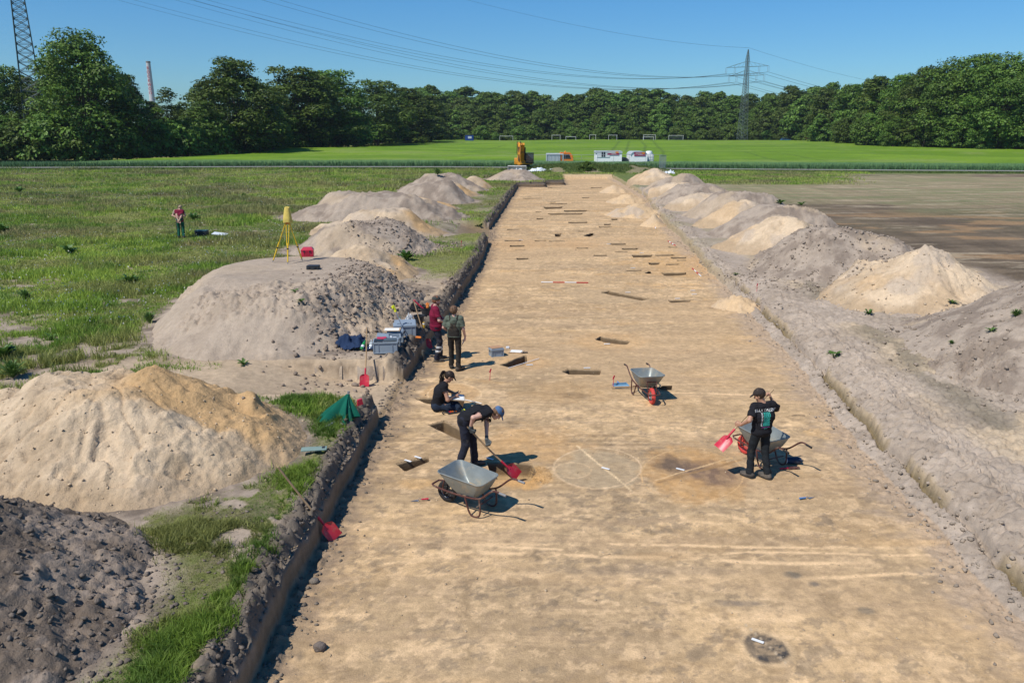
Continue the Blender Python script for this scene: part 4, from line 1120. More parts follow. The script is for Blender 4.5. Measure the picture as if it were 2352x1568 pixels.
for i in range(38):
    px = 975 + i * 25
    tpx('G', px, 0, 264 + r_.uniform(-14, 14), 1.25, "lower tree at the near edge of the far wood, one among many alike", "lower trees along the edge of the far wood", D=398 + r_.uniform(-4, 6), rz=r_.uniform(0, 6))
# right wood: rises towards the camera
RG = "trees of the wood on the right"
for i, (px, by, ty, ky) in enumerate([(1760, 324, 222, 'E'), (1830, 326, 228, 'G'), (1890, 329, 205, 'E'), (1880, 330, 262, 'G'), (1950, 333, 196, 'E'), (1935, 336, 270, 'G'), (2010, 338, 178, 'E'),
      (1985, 340, 262, 'G'), (2060, 342, 172, 'B'), (2050, 344, 265, 'D'), (2110, 344, 155, 'B'), (2120, 346, 240, 'C'), (2170, 346, 138, 'A'), (2190, 348, 245, 'D'),
      (2235, 348, 126, 'B'), (2250, 350, 232, 'C'), (2290, 350, 128, 'A'), (2330, 351, 230, 'C'), (2352, 350, 138, 'B'), (2400, 352, 190, 'C'), (2440, 352, 130, 'B')]):
    tpx(ky, px, by + 0.0, ty, 1.12, ["tall tree of the right wood, %s", "lower tree at the edge of the right wood, %s"][ty > 215] % ["near the far pylon", "left of the highest crowns", "under the highest crowns", "at the right picture edge"][min(3, i // 6)], RG)
for i in range(22):
    px = 1800 + i * 30; t_ = i / 21
    x_, y_ = W(px, 327 + 20 * t_, GZ)
    tree('EFB'[i % 3], x_ + 10, y_ + 24 - 8 * t_, (.95 - .1 * (i % 3)) * (1 - .1 * t_), r_.uniform(0, 6), "tree inside the right wood, its top between the front crowns", RG)
for i in range(15):
    px = 1790 + i * 43; x_, y_ = W(px, 326 + 26 * i / 14, GZ)
    tree('S', x_, y_ - 2, r_.uniform(.8, 1.3), r_.uniform(0, 6), "shrub in the line at the foot of the right wood", "shrubs along the right wood", "shrub", cat="shrub")

for i in range(46):
    px = -30 + i * 23.5; base = float(np.interp(px, [-30, 210, 400, 600, 750, 850, 960, 1070], [373.5, 373, 366, 353, 344, 336, 328, 323]))
    x_, y_ = W(px, base, GZ)
    tree('S', x_, y_ - 1.0, r_.uniform(1.0, 1.7), r_.uniform(0, 6), "dark shrub in the line at the foot of the left wood", "shrubs along the left wood", "shrub", cat="shrub")
for i in range(30):
    px = 985 + i * 30; x_ = (px - 1176) / FPX * 384 * .967
    tree('S', x_, 386 + r_.uniform(-2, 3), r_.uniform(.8, 1.6), r_.uniform(0, 6), "low shrub in the line at the foot of the far wood", "shrubs along the far wood", "shrub", cat="shrub")
# ------------------------------------------------------------------ far setting: road, crop field, pylons, site huts
M_ROAD = mat("road_asphalt", (.22, .215, .20), rough=.9, var=.1, scale=2)
RY = [(-400, 112.0), (-72, 118.6), (-64, 119.4), (-35, 121.6), (-10, 121.0), (0, 119.2), (22, 115.4), (43, 112.2), (67, 109.0), (400, 70)]
rx_ = np.array([p[0] for p in RY]); ry_ = np.array([p[1] for p in RY])
xs = np.arange(-300, 300, 2.0); yc = np.interp(xs, rx_, ry_)
V = np.concatenate([np.stack([xs, yc - 1.1, np.full_like(xs, GZ + .16)], 1), np.stack([xs, yc + 1.1, np.full_like(xs, GZ + .18)], 1)])
n = len(xs); F = np.array([(i, i + 1, n + i + 1, n + i) for i in range(n - 1)])
tag(link("road", mesh_np("road", V, F, M_ROAD)), kind="structure")
# the crop: a dense stand about 0.7 m tall, blue-green at its near edge, with tramlines
M_CROP = mat("crop", attr=True, var=.16, scale=1.2, rough=.8, spec=.2, bump=.08, bscale=3.0)
LX = [-88, -66, -60, -55, -51, -47, -42, -25]; LY = [143, 158, 190, 235, 284, 330, 372, 382]
ys2 = [0.0, .35, .7]
yy = 1.0
while yy < 265: ys2.append(yy); yy += .45 if yy < 20 else max(.5, yy * .016)
ys2 = np.array(ys2)
xx = np.linspace(-1, 1, 620)
XX = np.empty((len(ys2), 620)); YY = np.empty_like(XX)
for i, d in enumerate(ys2):
    for it in range(1):
        hw = 105 + d * .42
        xr = xx * hw + 12
        xr = np.maximum(xr, np.interp(np.interp(xr, rx_, ry_) + 2.6 + d, [120, 145, 158, 190, 235, 284, 330, 372, 390], [-72, -64, -66, -60, -55, -51, -47, -42, -30]) + 6)
        XX[i] = xr; YY[i] = np.interp(xr, rx_, ry_) + 2.4 + d
cz = GZ + .20 + .62 * sm(0, .7, ys2)[:, None] + (fbm(XX * .5, YY * .5, 700, 4) - .5) * .22 + (fbm(XX * .02, YY * .02, 701, 2) - .5) * 1.0 * sm(10, 60, ys2)[:, None]
n1_ = fbm(XX * .06, YY * .10, 702, 4); n2_ = fbm(XX * .4, YY * 1.2, 703, 4, .6)
cc = mix3((0.125, .225, .010), (0.175, .285, .016), sm(.35, .65, n1_))
cc = mix3(cc, (0.23, .29, .07), sm(.58, .68, fbm(XX * .05 + 4, YY * .12, 704, 5, .6)) * .55)
cc = mix3(cc, (0.11, .20, .08), (1 - sm(4.5, 8.5, ys2[:, None] + (n2_ - .5) * 4)) * .8)
cc = mix3(cc, (0.09, .16, .06), (1 - sm(.2, 1.0, ys2[:, None])) * .5)
def poly_line_d(PX, X_, Y_):
    P = np.array([W(a, b, GZ + .7) for a, b in PX]); d = np.full(X_.shape, 99.)
    for i in range(len(P) - 1):
        ex, ey = P[i + 1] - P[i]; tt = np.clip(((X_ - P[i, 0]) * ex + (Y_ - P[i, 1]) * ey) / (ex * ex + ey * ey), 0, 1)
        d = np.minimum(d, np.hypot(X_ - P[i, 0] - tt * ex, Y_ - P[i, 1] - tt * ey))
    return d
TR = [[(1478, 356), (1483, 336), (1468, 325)], [(1521, 372), (1524, 350), (1497, 325)], [(1400, 352), (1425, 325)], [(1437, 350), (1446, 325)],
      [(1610, 341), (1700, 352), (1790, 372)], [(1655, 338), (1790, 356), (1900, 372)], [(1180, 340), (1300, 326)], [(1060, 352), (1160, 337)], [(1750, 338), (1950, 352), (2352, 361)]]
for tr_ in TR:
    d_ = poly_line_d(tr_, XX, YY); w_ = .16 + YY * .0008
    cc = mix3(cc, (0.065, .11, .02), (1 - sm(w_ * .6, w_ * 1.4, d_)) * .5)
cc = cc * (.76 + .24 * n2_)[..., None]
nr, nc_ = XX.shape; I = np.arange(nr * nc_).reshape(nr, nc_)
Fq = np.stack([I[:-1, :-1], I[:-1, 1:], I[1:, 1:], I[1:, :-1]], -1).reshape(-1, 4)
tag(link("crop_field", mesh_np("crop_field", np.stack([XX, YY, cz], -1), Fq, M_CROP, cc.reshape(-1, 3), True)), "bright green field of young cereal beyond the road", "crop field", kind="stuff")
# fringe of blades at its near edge and on the verges
allV = []; allF = []; allC = []; off = 0
r = np.random.default_rng(70)
n = 26000; x = r.uniform(-80, 90, n); y = np.interp(x, rx_, ry_) + 2.2 + 3.5 * r.random(n) ** 2
push(*blades(x, y, np.full(n, GZ), np.full(n, .95), np.full(n, .07), 2, np.full(n, .1), np.tile(np.array([[.12, .23, .10]]), (n, 1)), .25, 71))
n = 9000; x = r.uniform(-95, 90, n); y = np.interp(x, rx_, ry_) - 2.2 - 2.5 * r.random(n)
push(*blades(x, y, np.full(n, GZ), np.full(n, .28), np.full(n, .06), 3, np.full(n, .2), np.tile(np.array([[.10, .15, .04]]), (n, 1)), .4, 72))
n = 9000; x = r.uniform(-90, -52, n); y = 120 + r.random(n) * 26
push(*blades(x, y, np.full(n, GZ), np.full(n, .4), np.full(n, .08), 3, np.full(n, .3), np.tile(np.array([[.11, .17, .045]]), (n, 1)), .4, 73))
def fx0(px, D): return (px - 1176) / FPX * (D * math.cos(PITCH) + CAM_H * math.sin(PITCH))
# grassy bank in front of the huts
def bank_h(x, y):
    u = (x - 10.5) / 12.5; v = (y - (110.5 - (x - 10) * .12)) / 4.6
    r_1 = np.sqrt(np.abs(u) ** 2.6 + v * v)
    return GZ - .1 + .95 * np.clip(1.25 * (1 - r_1), 0, 1) ** .8 * (1 + (fbm(x * .3, y * .3, 720, 3) - .5) * .5) + np.where(r_1 < .98, (fbm(x, y, 721, 3) - .5) * .2, 0)
X_, Y_ = np.meshgrid(np.arange(-4, 26, .22), np.arange(103, 119, .3))
Z_ = bank_h(X_, Y_); q1 = fbm(X_ * .5, Y_ * .5, 722, 4)
C_ = mix3((0.075, .11, .03), (0.13, .16, .05), sm(.4, .6, q1)); C_ = mix3(C_, (.24, .19, .13), sm(.55, .65, q1) * .7); C_ = mix3(C_, (.30, .245, .19), sm(19, 22, X_) * .7)
nr, nc_ = X_.shape; I = np.arange(nr * nc_).reshape(nr, nc_)
Fq = np.stack([I[:-1, :-1], I[:-1, 1:], I[1:, 1:], I[1:, :-1]], -1).reshape(-1, 4)
Fq = Fq[(Z_.reshape(-1)[Fq] > GZ - .06).any(1) & (Y_.reshape(-1)[Fq] > 105.3).all(1)]
o = link("earth_bank", mesh_np("earth_bank", np.stack([X_, Y_, Z_], -1), Fq, M_SOIL, C_.reshape(-1, 3), True))
tag(o, "long overgrown earth bank in front of the white huts", "earth bank")
n = 16000; x = r.uniform(-2, 23, n); y = r.uniform(104, 117, n); z = bank_h(x, y); k = (y > 105.4) & (z > GZ + .0) & (fbm(x * .5, y * .5, 722, 4) < .60) & ((x < 19) | (r.random(n) < .35)); x, y, z = x[k], y[k], z[k]; n = len(x)
push(*blades(x, y, z, .18 + .30 * fbm(x * .5, y * .5, 724, 3) ** 2, np.full(n, .06), 3, np.full(n, .12), mix3((.085, .14, .03), (.15, .19, .06), r.random(n)), .5, 74))
tag(link("tall_grass", mesh_np("tall_grass", np.concatenate(allV), np.concatenate(allF), M_GRASS, np.concatenate(allC))), "tall grass and blue-green stalks fringing the far road and the overgrown bank", "grass", kind="stuff")
x_, y_ = fx0(1345, 107.5), 107.5
tree('S', x_, y_, .30, 1, "dark round bush on the overgrown bank below the white hut", None, "shrub", cat="shrub")

# lattice pylons ---------------------------------------------------------
M_STEEL = mat("galvanised_steel", (.10, .13, .12), rough=.7, metal=.0, var=.15, scale=.5)
M_INS = mat("insulator", (.16, .06, .05), rough=.3)
LDIR = Vector((207, 270, 0)).normalized(); PERP = Vector((LDIR.y, -LDIR.x, 0))
def pylon(name, x, y, H_, label, arms, rot=0.0, bar=.10, w0=2.0):
    e = empty(name, (x, y, GZ), 0, label, "pylon")
    c, s = math.cos(rot), math.sin(rot)
    a1 = Vector((c, s, 0)); a2 = Vector((-s, c, 0))
    def hw(z): return w0 * (1 - z / (H_ * .98)) + .34 if z < H_ * .86 else max(.08, (H_ - z) / (H_ * .14) * .66)
    def cor(i, z):
        w_ = hw(z); sx, sy = ((1, 1), (-1, 1), (-1, -1), (1, -1))[i]
        return a1 * (w_ * sx) + a2 * (w_ * sy) + Vector((0, 0, z))
    legs = MB(); br = MB()
    zs = [0.0]
    while zs[-1] < H_ - 1.0: zs.append(min(H_, zs[-1] + max(1.1, hw(zs[-1]) * (1.15 if zs[-1] < H_ * .6 else 1.5))))
    for i in range(4):
        legs = MB(); legs.tube([cor(i, z) for z in zs], bar * 1.25, 4).build("leg", M_STEEL, e)
    for a, b in zip(zs[:-1], zs[1:]):
        for i in range(4):
            j = (i + 1) % 4
            br.tube([cor(i, a), cor(j, b)], bar * .62, 4, caps=False); br.tube([cor(j, a), cor(i, b)], bar * .62, 4, caps=False)
            br.tube([cor(i, b), cor(j, b)], bar * .5, 4, caps=False)
    br.build("lattice", M_STEEL, e)
    att = []
    for (za, half, inner) in arms:
        m_ = MB()
        for sg in (-1, 1):
            tip = PERP * (half * sg) + Vector((0, 0, za))
            for o_ in (-.5, .5):
                m_.tube([LDIR * o_ * 1.6 + Vector((0, 0, za)) + PERP * sg * .8, tip], bar * .8, 4)
                m_.tube([LDIR * o_ * 1.2 + Vector((0, 0, za + 2.2)) + PERP * sg * .6, tip], bar * .6, 4)
            for q in (.25, .45, .65, .85):
                m_.tube([PERP * half * sg * q + Vector((0, 0, za)), PERP * half * sg * (q - .12) + Vector((0, 0, za + 2.2 * (1 - q + .12) * .93))], bar * .45, 4)
        m_.build("cross_arm", M_STEEL, e)
        for sg in (-1, 1):
            for d in (half, inner):
                for o_ in (-.3, .3):
                    p = PERP * (d * sg + o_) + Vector((0, 0, za))
                    MB().lathe([(.02, 0), (.05, -.2), (.03, -.5), (.05, -.8), (.03, -1.1), (.05, -1.4), (.03, -1.7), (.05, -2.0), (.01, -2.5)], 6, p).build("insulator", M_INS, e)
                att.append(Vector((x, y, GZ)) + PERP * (d * sg) + Vector((0, 0, za - 2.5)))
    att.append(Vector((x, y, GZ)) + Vector((0, 0, H_)))
    return att
D2 = 372.0; x2 = (1706 - 1176) / FPX * (D2 * math.cos(PITCH))
x1, y1 = W(94, 366, GZ)
ARMS = [(42.0, 10.6, 6.6), (37.4, 8.8, 4.8)]
A1 = pylon("lattice_pylon", x1, y1, 52, "near lattice pylon rising out of the frame at the left edge", ARMS, .5, .085, 1.6)
H2 = 39.8
A2 = pylon("lattice_pylon", x2, D2, H2, "far lattice pylon with two cross-arms in front of the wood", [(31.9, 9.6, 5.5), (28.2, 8.0, 4.5)], .35, .085, 1.35)
d3 = (Vector((x2, D2, 0)) - Vector((x1, y1, 0)))
M_WIRE = mat("wire", (.05, .055, .06), rough=.6)
sides = {0: "outer left upper", 1: "inner left upper", 2: "outer right upper", 3: "inner right upper", 4: "outer left lower", 5: "inner left lower", 6: "outer right lower", 7: "inner right lower", 8: "topmost thin earth"}
for i, (a, b) in enumerate(zip(A1, A2)):
    sag = 10.5 if i < 8 else 7.0
    pts = []; N_ = 60
    for k in range(N_ + 1):
        t = k / N_; p = a.lerp(b, t); p.z -= 4 * sag * t * (1 - t); pts.append(p)
    m_ = MB().tube(pts, [.014 + .045 * (k / N_) for k in range(N_ + 1)] if i < 8 else [.008 + .03 * (k / N_) for k in range(N_ + 1)], 4)
    o = m_.build("power_line", M_WIRE); tag(o, sides[i] + " power line strung between the two pylons", "power line", "power lines")
    pts = []
    c_ = b + Vector((300, 190, -6)) + (b - Vector((x2, D2, b.z))) * .2
    for k in range(31):
        t = k / 30; p = b.lerp(c_, t); p.z -= 4 * 13 * t * (1 - t); pts.append(p)
    o = MB().tube(pts, .05 if i < 8 else .035, 4).build("power_line", M_WIRE); tag(o, sides[i] + " power line leaving the far pylon to the right", "power line", "power lines")

# factory chimney far behind the left wood -------------------------------
D3 = 640.0; xch = (357 - 1176) / FPX * D3 * math.cos(PITCH)
zt = CAM_H + D3 * math.tan(math.atan((784 - 143) / FPX) - PITCH)
M_CHIM = mat("chimney_render", (.50, .49, .50), rough=.8, var=.1, scale=.2)
M_CHIMT = mat("chimney_top", (.20, .17, .15), rough=.9)
M_RED = mat("red_lettering", (.45, .05, .06), rough=.6)
e = empty("factory_chimney", (xch, D3, GZ), 0, "tall pale chimney with red vertical lettering behind the left wood", "chimney")
MB().lathe([(2.6, -1), (2.0, zt * .5), (1.55, zt - 2.5), (1.55, zt - 1.2)], 24).build("shaft", M_CHIM, e, smooth=True)
MB().lathe([(1.62, zt - 1.2), (1.66, zt - .6), (1.62, zt), (1.2, zt), (1.2, zt - 1)], 24).build("rim", M_CHIMT, e, smooth=True)
def text_mesh(body, size, ext=0.0, spacing=1.0, sx=1.0):
    cu = bpy.data.curves.new("lettering", 'FONT'); cu.body = body; cu.size = size; cu.extrude = ext; cu.align_x = 'CENTER'; cu.align_y = 'CENTER'; cu.space_line = spacing
    o = bpy.data.objects.new("tmp", cu); COL.objects.link(o); bpy.context.view_layer.update()
    me = bpy.data.meshes.new_from_object(o.evaluated_get(bpy.context.evaluated_depsgraph_get()))
    bpy.data.objects.remove(o)
    if sx != 1: me.transform(Matrix.Diagonal((sx, 1, 1, 1)))
    return me
for i, ch in enumerate("ROCKWOOL"):
    me = text_mesh(ch, 3.0, .05); me.name = "letter"; me.materials.append(M_RED)
    link("letter", me, e, (0, -1.85, zt - 5.0 - i * 3.0), (math.radians(90), 0, 0))

# goals -------------------------------------------------------------------
M_WHITE = mat("white_paint", (.75, .75, .74), rough=.45, var=.05)
M_NET = mat("goal_net", (.10, .12, .16), rough=.8)
def goal(px, wpx, hgt, Dg, label, net=False):
    xg = (px - 1176) / FPX * (Dg * math.cos(PITCH) + 1.5); wg = wpx / FPX * Dg * .968
    zg = GZ + .5
    e = empty("football_goal", (xg, Dg, zg), 0, label, "goal", "football goals at the foot of the far wood")
    MB().tube([(-wg / 2, 0, 0), (-wg / 2, 0, hgt)], .07, 6).build("post", M_WHITE, e); MB().tube([(wg / 2, 0, 0), (wg / 2, 0, hgt)], .07, 6).build("post", M_WHITE, e)
    MB().tube([(-wg / 2 - .1, 0, hgt), (wg / 2 + .1, 0, hgt)], .07, 6).build("crossbar", M_WHITE, e)
    if net:
        m_ = MB()
        for k in range(15): m_.tube([(-wg / 2 + wg * k / 14, 0, hgt), (-wg / 2 + wg * k / 14, 1.6, 0)], .06, 3)
        for k in range(5): m_.tube([(-wg / 2, 1.6 * k / 5, hgt * (1 - k / 5)), (wg / 2, 1.6 * k / 5, hgt * (1 - k / 5))], .05, 3)
        m_.build("net", M_NET, e)
goal(1163, 30, 2.0, 372, "faint thin goal, leftmost of the row before the far wood")
goal(1277, 19, 2.4, 372, "tall white goal, second from the left before the far wood")
goal(1311, 23, 1.8, 364, "low white goal, third from the left before the far wood")
goal(1361, 14, 2.5, 374, "dim goal frame deep in the shade of the far wood")
goal(1407, 19, 2.4, 372, "white goal left of the pair of nested goals")
goal(1491, 28, 2.5, 376, "wide goal with a dark net, behind the small one of the nested pair", True)
goal(1489, 23, 1.7, 366, "small white goal standing inside the outline of the wider one")
goal(1552, 33, 2.3, 368, "long netted goal, rightmost of the row before the far wood", True)
M_BLUE = mat("blue_metal", (.02, .07, .30), rough=.5)
xb, yb = (1078 - 1176) / FPX * 365 * .967, 365
e = empty("storage_box", (xb, yb, GZ + .2), 0, "blue storage container at the corner of the far wood", "container")
m_ = MB().box((0, 0, 1.3), (3.6, 2.4, 2.6)); 
for k in range(12): m_.box((-1.65 + k * .3, -1.24, 1.3), (.10, .06, 2.4))
m_.build("body", M_BLUE, e); MB().box((0, 0, 2.66), (3.7, 2.5, .1)).build("roof", M_BLUE, e); MB().box((.2, -1.29, 1.8), (1.6, .04, .9)).build("panel", mat("pale_panel", (.5, .55, .6)), e)

# cars at the wood -----------------------------------------------------------
M_GLASS = mat("dark_glass", (.02, .03, .04), rough=.08, var=0, spec=.8)
M_TYRE = mat("tyre_rubber", (.02, .02, .022), rough=.85, var=.2)
M_CHROME = mat("grey_metal", (.45, .45, .46), rough=.35, metal=.8, var=.05)
def car(name, x, y, z, rz, colr, label, L_=4.3, hgt=1.45):
    e = empty(name, (x, y, z), rz, label, "car")
    paint = mat("paint_%02d%02d%02d" % tuple(int(c * 99) for c in colr), colr, rough=.3, spec=.6, var=.03)
    prof = [(-L_ / 2, .35), (-L_ / 2 + .05, .75), (-L_ / 2 + .35, .92), (-L_ / 2 + .9, .97), (L_ / 2 - 1.1, .95), (L_ / 2 - .2, .80), (L_ / 2, .55), (L_ / 2, .32)]
    MB().prism(prof, 1.74).build("body", paint, e)
    cab = [(-L_ / 2 + .35, .93), (-L_ / 2 + .75, hgt - .06), (-.3, hgt), (.45, hgt - .05), (1.15, .95)]
    MB().prism(cab, 1.5).build("windows", M_GLASS, e)
    MB().prism([(-L_ / 2 + .78, hgt - .05), (-.3, hgt + .02), (.42, hgt - .04), (.3, hgt - .12), (-.3, hgt - .06), (-L_ / 2 + .8, hgt - .13)], 1.54).build("roof", paint, e)
    for sx in (-1, 1):
        for sy in (-1, 1):
            w_ = MB().lathe([(.12, -.1), (.30, -.11), (.32, -.07), (.32, .07), (.30, .11), (.12, .1)], 16, (sx * L_ * .31, sy * .82, .32), 'Y').build("wheel", M_TYRE, e)
            MB().lathe([(.0, -.115), (.19, -.105), (.19, .105), (.0, .115)], 12, (sx * L_ * .31, sy * .82, .32), 'Y').build("rim", M_CHROME, w_)
    for sy in (-1, 1): MB().box((L_ / 2 - .03, sy * .62, .68), (.1, .32, .14)).build("headlight", mat("lamp_glass", (.7, .7, .7), rough=.1), e)
Dc = 360; car("parked_car", (1822 - 1176) / FPX * Dc * .967 - 3, Dc, GZ + .4, .1, (.03, .10, .22), "blue car half hidden in the grass by the right wood")
car("parked_car", (1869 - 1176) / FPX * Dc * .967 - 3, Dc, GZ + .4, 0, (.28, .02, .03), "dark red car right of the blue one by the right wood")

# huts, container, truck, tank, fence ----------------------------------------
def fx(px, D): return (px - 1176) / FPX * (D * math.cos(PITCH) + (CAM_H - 1.5) * math.sin(PITCH))
def fz(py, D): return CAM_H - D * math.tan(PITCH - math.atan((784 - py) / FPX))
M_HUT = mat("white_panel", (.84, .84, .84), rough=.5, var=.05, scale=2)
M_ROOFG = mat("grey_roof", (.42, .45, .47), rough=.5, var=.08)
M_SIGN = mat("maroon_sign", (.30, .02, .09), rough=.5, var=.03)
M_SIGNT = mat("sign_print", (.70, .62, .58), rough=.5)
M_SIGNO = mat("sign_orange", (.70, .25, .05), rough=.5)
M_FENCE = mat("fence_steel", (.38, .40, .42), rough=.45, metal=.6)
def sign(e, x, y, z, w=1.75, h=.62):
    s_ = MB().box((x, y, z), (w, .05, h)).build("sign", M_SIGN, e)
    m_ = MB(); r2 = random.Random(3)
    for i in range(9): m_.box((x - w * .36 + i * w * .062, y - .035, z + h * .14), (w * .045, .02, h * .17))
    for i in range(7): m_.box((x - w * .12 + i * w * .06, y - .035, z - h * .22), (w * .04, .02, h * .14))
    m_.build("print", M_SIGNT, s_)
    MB().box((x + w * .32, y - .035, z + h * .16), (w * .26, .02, h * .36)).build("emblem", M_SIGNO, s_)
# trailer hut one
D = 124.0; x0, x1_ = fx(1368, D), fx(1428, D); zr = fz(347, D); wx = (x1_ - x0) / 2; cx = (x0 + x1_) / 2
e = empty("site_trailer", (cx, D, GZ), 0, "white site trailer with a double window and a maroon sign under a grey roof edge", "site trailer")
hh_ = zr - GZ
m_ = MB().box((0, 1.2, .75 + (hh_ - 1.15) / 2), (wx * 2, 2.4, hh_ - 1.15)); m_.build("body", M_HUT, e)
MB().prism([(-wx - .06, hh_ - .32), (-wx - .06, hh_ - .06), (-wx + .05, hh_), (wx - .05, hh_), (wx + .06, hh_ - .06), (wx + .06, hh_ - .32)], 2.56, c=(0, 1.2, 0)).build("roof", M_ROOFG, e)
f_ = MB().box((-wx * .42, -.03, 1.85), (1.9, .06, .85)).build("window", mat("shutter_white", (.66, .67, .68), rough=.5), e)
MB().box((-wx * .42 - .16, -.075, 1.85), (.24, .03, .70)).box((-wx * .42 + .16, -.075, 1.85), (.24, .03, .70)).build("pane", M_GLASS, f_)
sign(e, wx * .33, -.04, 2.05)
for sx in (-.8, .8): MB().lathe([(.1, -.1), (.34, -.1), (.36, 0), (.34, .1), (.1, .1)], 14, (sx, .1, .36), 'Y').build("wheel", M_TYRE, e)
MB().tube([(-wx, 1.2, .6), (-wx - 1.3, 1.2, .55)], .06, 6).build("drawbar", M_FENCE, e)
# trailer hut two: barrel roof end-on
x0, x1_ = fx(1446, D), fx(1484, D); wx = (x1_ - x0) / 2; cx = (x0 + x1_) / 2
e = empty("site_trailer", (cx, D - 1, GZ), .0, "white site trailer seen end-on with a rounded barrel roof", "site trailer")
arc = [(-wx, .55), (-wx, hh_ - .75)] + [(-wx + .62 * (1 - math.cos(a)), hh_ - .75 + .62 * math.sin(a)) for a in np.linspace(.2, math.pi / 2, 6)] + [(wx - .62 * (1 - math.cos(a)), hh_ - .75 + .62 * math.sin(a)) for a in np.linspace(math.pi / 2, .2, 6)] + [(wx, hh_ - .75), (wx, .55)]
MB().prism(arc, 4.4, c=(0, 2.2, 0)).build("body", M_HUT, e)
arc2 = arc[2:-2]; out = [(p[0] * 1.03, p[1] + .07) for p in arc2]; inn = [(p[0] * .99, p[1] + .01) for p in arc2][::-1]
mm = MB(); k = len(out)
for y0_ in (-.1,):
    V_ = [(p[0], y0_, p[1]) for p in out] + [(p[0], 4.5, p[1]) for p in out] + [(p[0], y0_, p[1]) for p in inn[::-1]] + [(p[0], 4.5, p[1]) for p in inn[::-1]]
    F_ = [(i, i + 1, k + i + 1, k + i) for i in range(k - 1)] + [(2 * k + i, 3 * k + i, 3 * k + i + 1, 2 * k + i + 1) for i in range(k - 1)] + [(i, 2 * k + i, 2 * k + i + 1, i + 1) for i in range(k - 1)]
    mm.add(V_, F_)
mm.build("roof", M_ROOFG, e)
sign(e, .1, -.04, 1.95, 1.65)
MB().lathe([(.1, -.1), (.34, -.1), (.36, 0), (.34, .1), (.1, .1)], 14, (-wx + .1, 1.5, .36), 'X').build("wheel", M_TYRE, e); MB().lathe([(.1, -.1), (.34, -.1), (.36, 0), (.34, .1), (.1, .1)], 14, (wx - .1, 1.5, .36), 'X').build("wheel", M_TYRE, e)
# water tank in a cage
cx = fx(1490, D); e = empty("water_tank", (cx + .1, D + .6, GZ + .1), 0, "white plastic water tank in a cage beside the barrel-roofed trailer", "tank")
MB().box((0, 0, 1.2), (1.2, 1.2, 1.1), bev=.12).build("tank", M_HUT, e, smooth=True); MB().lathe([(.5, 1.75), (.55, 1.9), (.45, 2.2), (.1, 2.25), (0, 2.25)], 16).build("bag", M_HUT, e, smooth=True)
m_ = MB()
for k in range(6):
    t = -.62 + k * .248
    m_.tube([(t, -.63, .6), (t, -.63, 1.8)], .02, 4).tube([(.63, t, .6), (.63, t, 1.8)], .02, 4)
for z_ in (.65, 1.0, 1.4, 1.78): m_.tube([(-.63, -.63, z_), (.63, -.63, z_), (.63, .63, z_), (-.63, .63, z_)], .02, 4, closed=True)
m_.box((0, 0, .5), (1.25, 1.25, .14)).build("cage", M_FENCE, e)
car("parked_car", fx(1437, D) - .3, D + 1.5, GZ, 0, (.015, .03, .06), "dark blue car between the two white trailers", 4.1, 1.4)
# container
D = 125.0; x0, x1_ = fx(1255, D), fx(1293, D); wx = (x1_ - x0) / 2; cx = (x0 + x1_) / 2; zc = fz(353, D) - GZ
e = empty("shipping_container", (cx, D, GZ), 0, "pale grey corrugated container left of the orange truck", "container")
pr_ = []; nC = 12; w_ = wx * 2 / nC
m_ = MB()
for k in range(nC):
    a = -wx + k * w_
    V_ = [(a, 0, .3), (a + w_ * .5, 0, .3), (a + w_ * .62, .09, .3), (a + w_ * .88, .09, .3), (a + w_, 0, .3)]
    V_ += [(p[0], p[1], zc - .14) for p in V_]
    m_.add(V_, [(i, i + 1, i + 6, i + 5) for i in range(4)])
m_.box((0, 1.22, zc / 2 + .1), (wx * 2 - .1, 2.2, zc - .4))
m_.build("body", mat("container_paint", (.50, .53, .56), rough=.5, var=.08), e)
m_ = MB()
for sx in (-1, 1): m_.box((sx * wx, 0, zc / 2 + .1), (.12, .14, zc - .1))
m_.box((0, 0, zc - .06), (wx * 2 + .12, .15, .14)).box((0, 0, .22), (wx * 2 + .12, .14, .16)).box((0, 1.2, zc - .02), (wx * 2, 2.3, .05)); m_.build("frame", mat("container_frame", (.56, .58, .6), rough=.5), e)
# orange truck
cx = fx(1302, D); M_OR = mat("orange_paint", (.75, .20, .02), rough=.35, spec=.5, var=.04)
e = empty("orange_truck", (cx, D, GZ), 0, "orange truck cab with a beacon showing right of the container", "truck")
MB().prism([(-1.0, .5), (-1.0, 2.0), (-.92, 2.1), (.50, 2.08), (.80, 1.75), (.95, 1.2), (.95, .5)], 2.2, c=(0, 1.1, 0)).build("cab", M_OR, e)
MB().prism([(-.8, 1.2), (-.8, 1.85), (.35, 1.85), (.6, 1.2)], .04, c=(0, -.03, 0)).build("side_window", M_GLASS, e)
MB().prism([(.56, 2.0), (.84, 1.74), (1.0, 1.22), (.9, 1.2)], 2.0, c=(0, 1.1, 0)).build("windscreen", M_GLASS, e)
MB().lathe([(.10, 2.08), (.11, 2.2), (.07, 2.28), (0, 2.3)], 12, (-.2, 1, 0)).build("beacon", mat("beacon_amber", (.8, .3, .02), rough=.2), e)
for sx in (-.1,): MB().lathe([(.1, -.12), (.42, -.13), (.45, 0), (.42, .13), (.1, .12)], 16, (sx, .1, .45), 'Y').build("wheel", M_TYRE, e)
MB().box((-2.6, 1.1, .6), (3.4, 2.2, .3)).build("flatbed", M_OR, e)
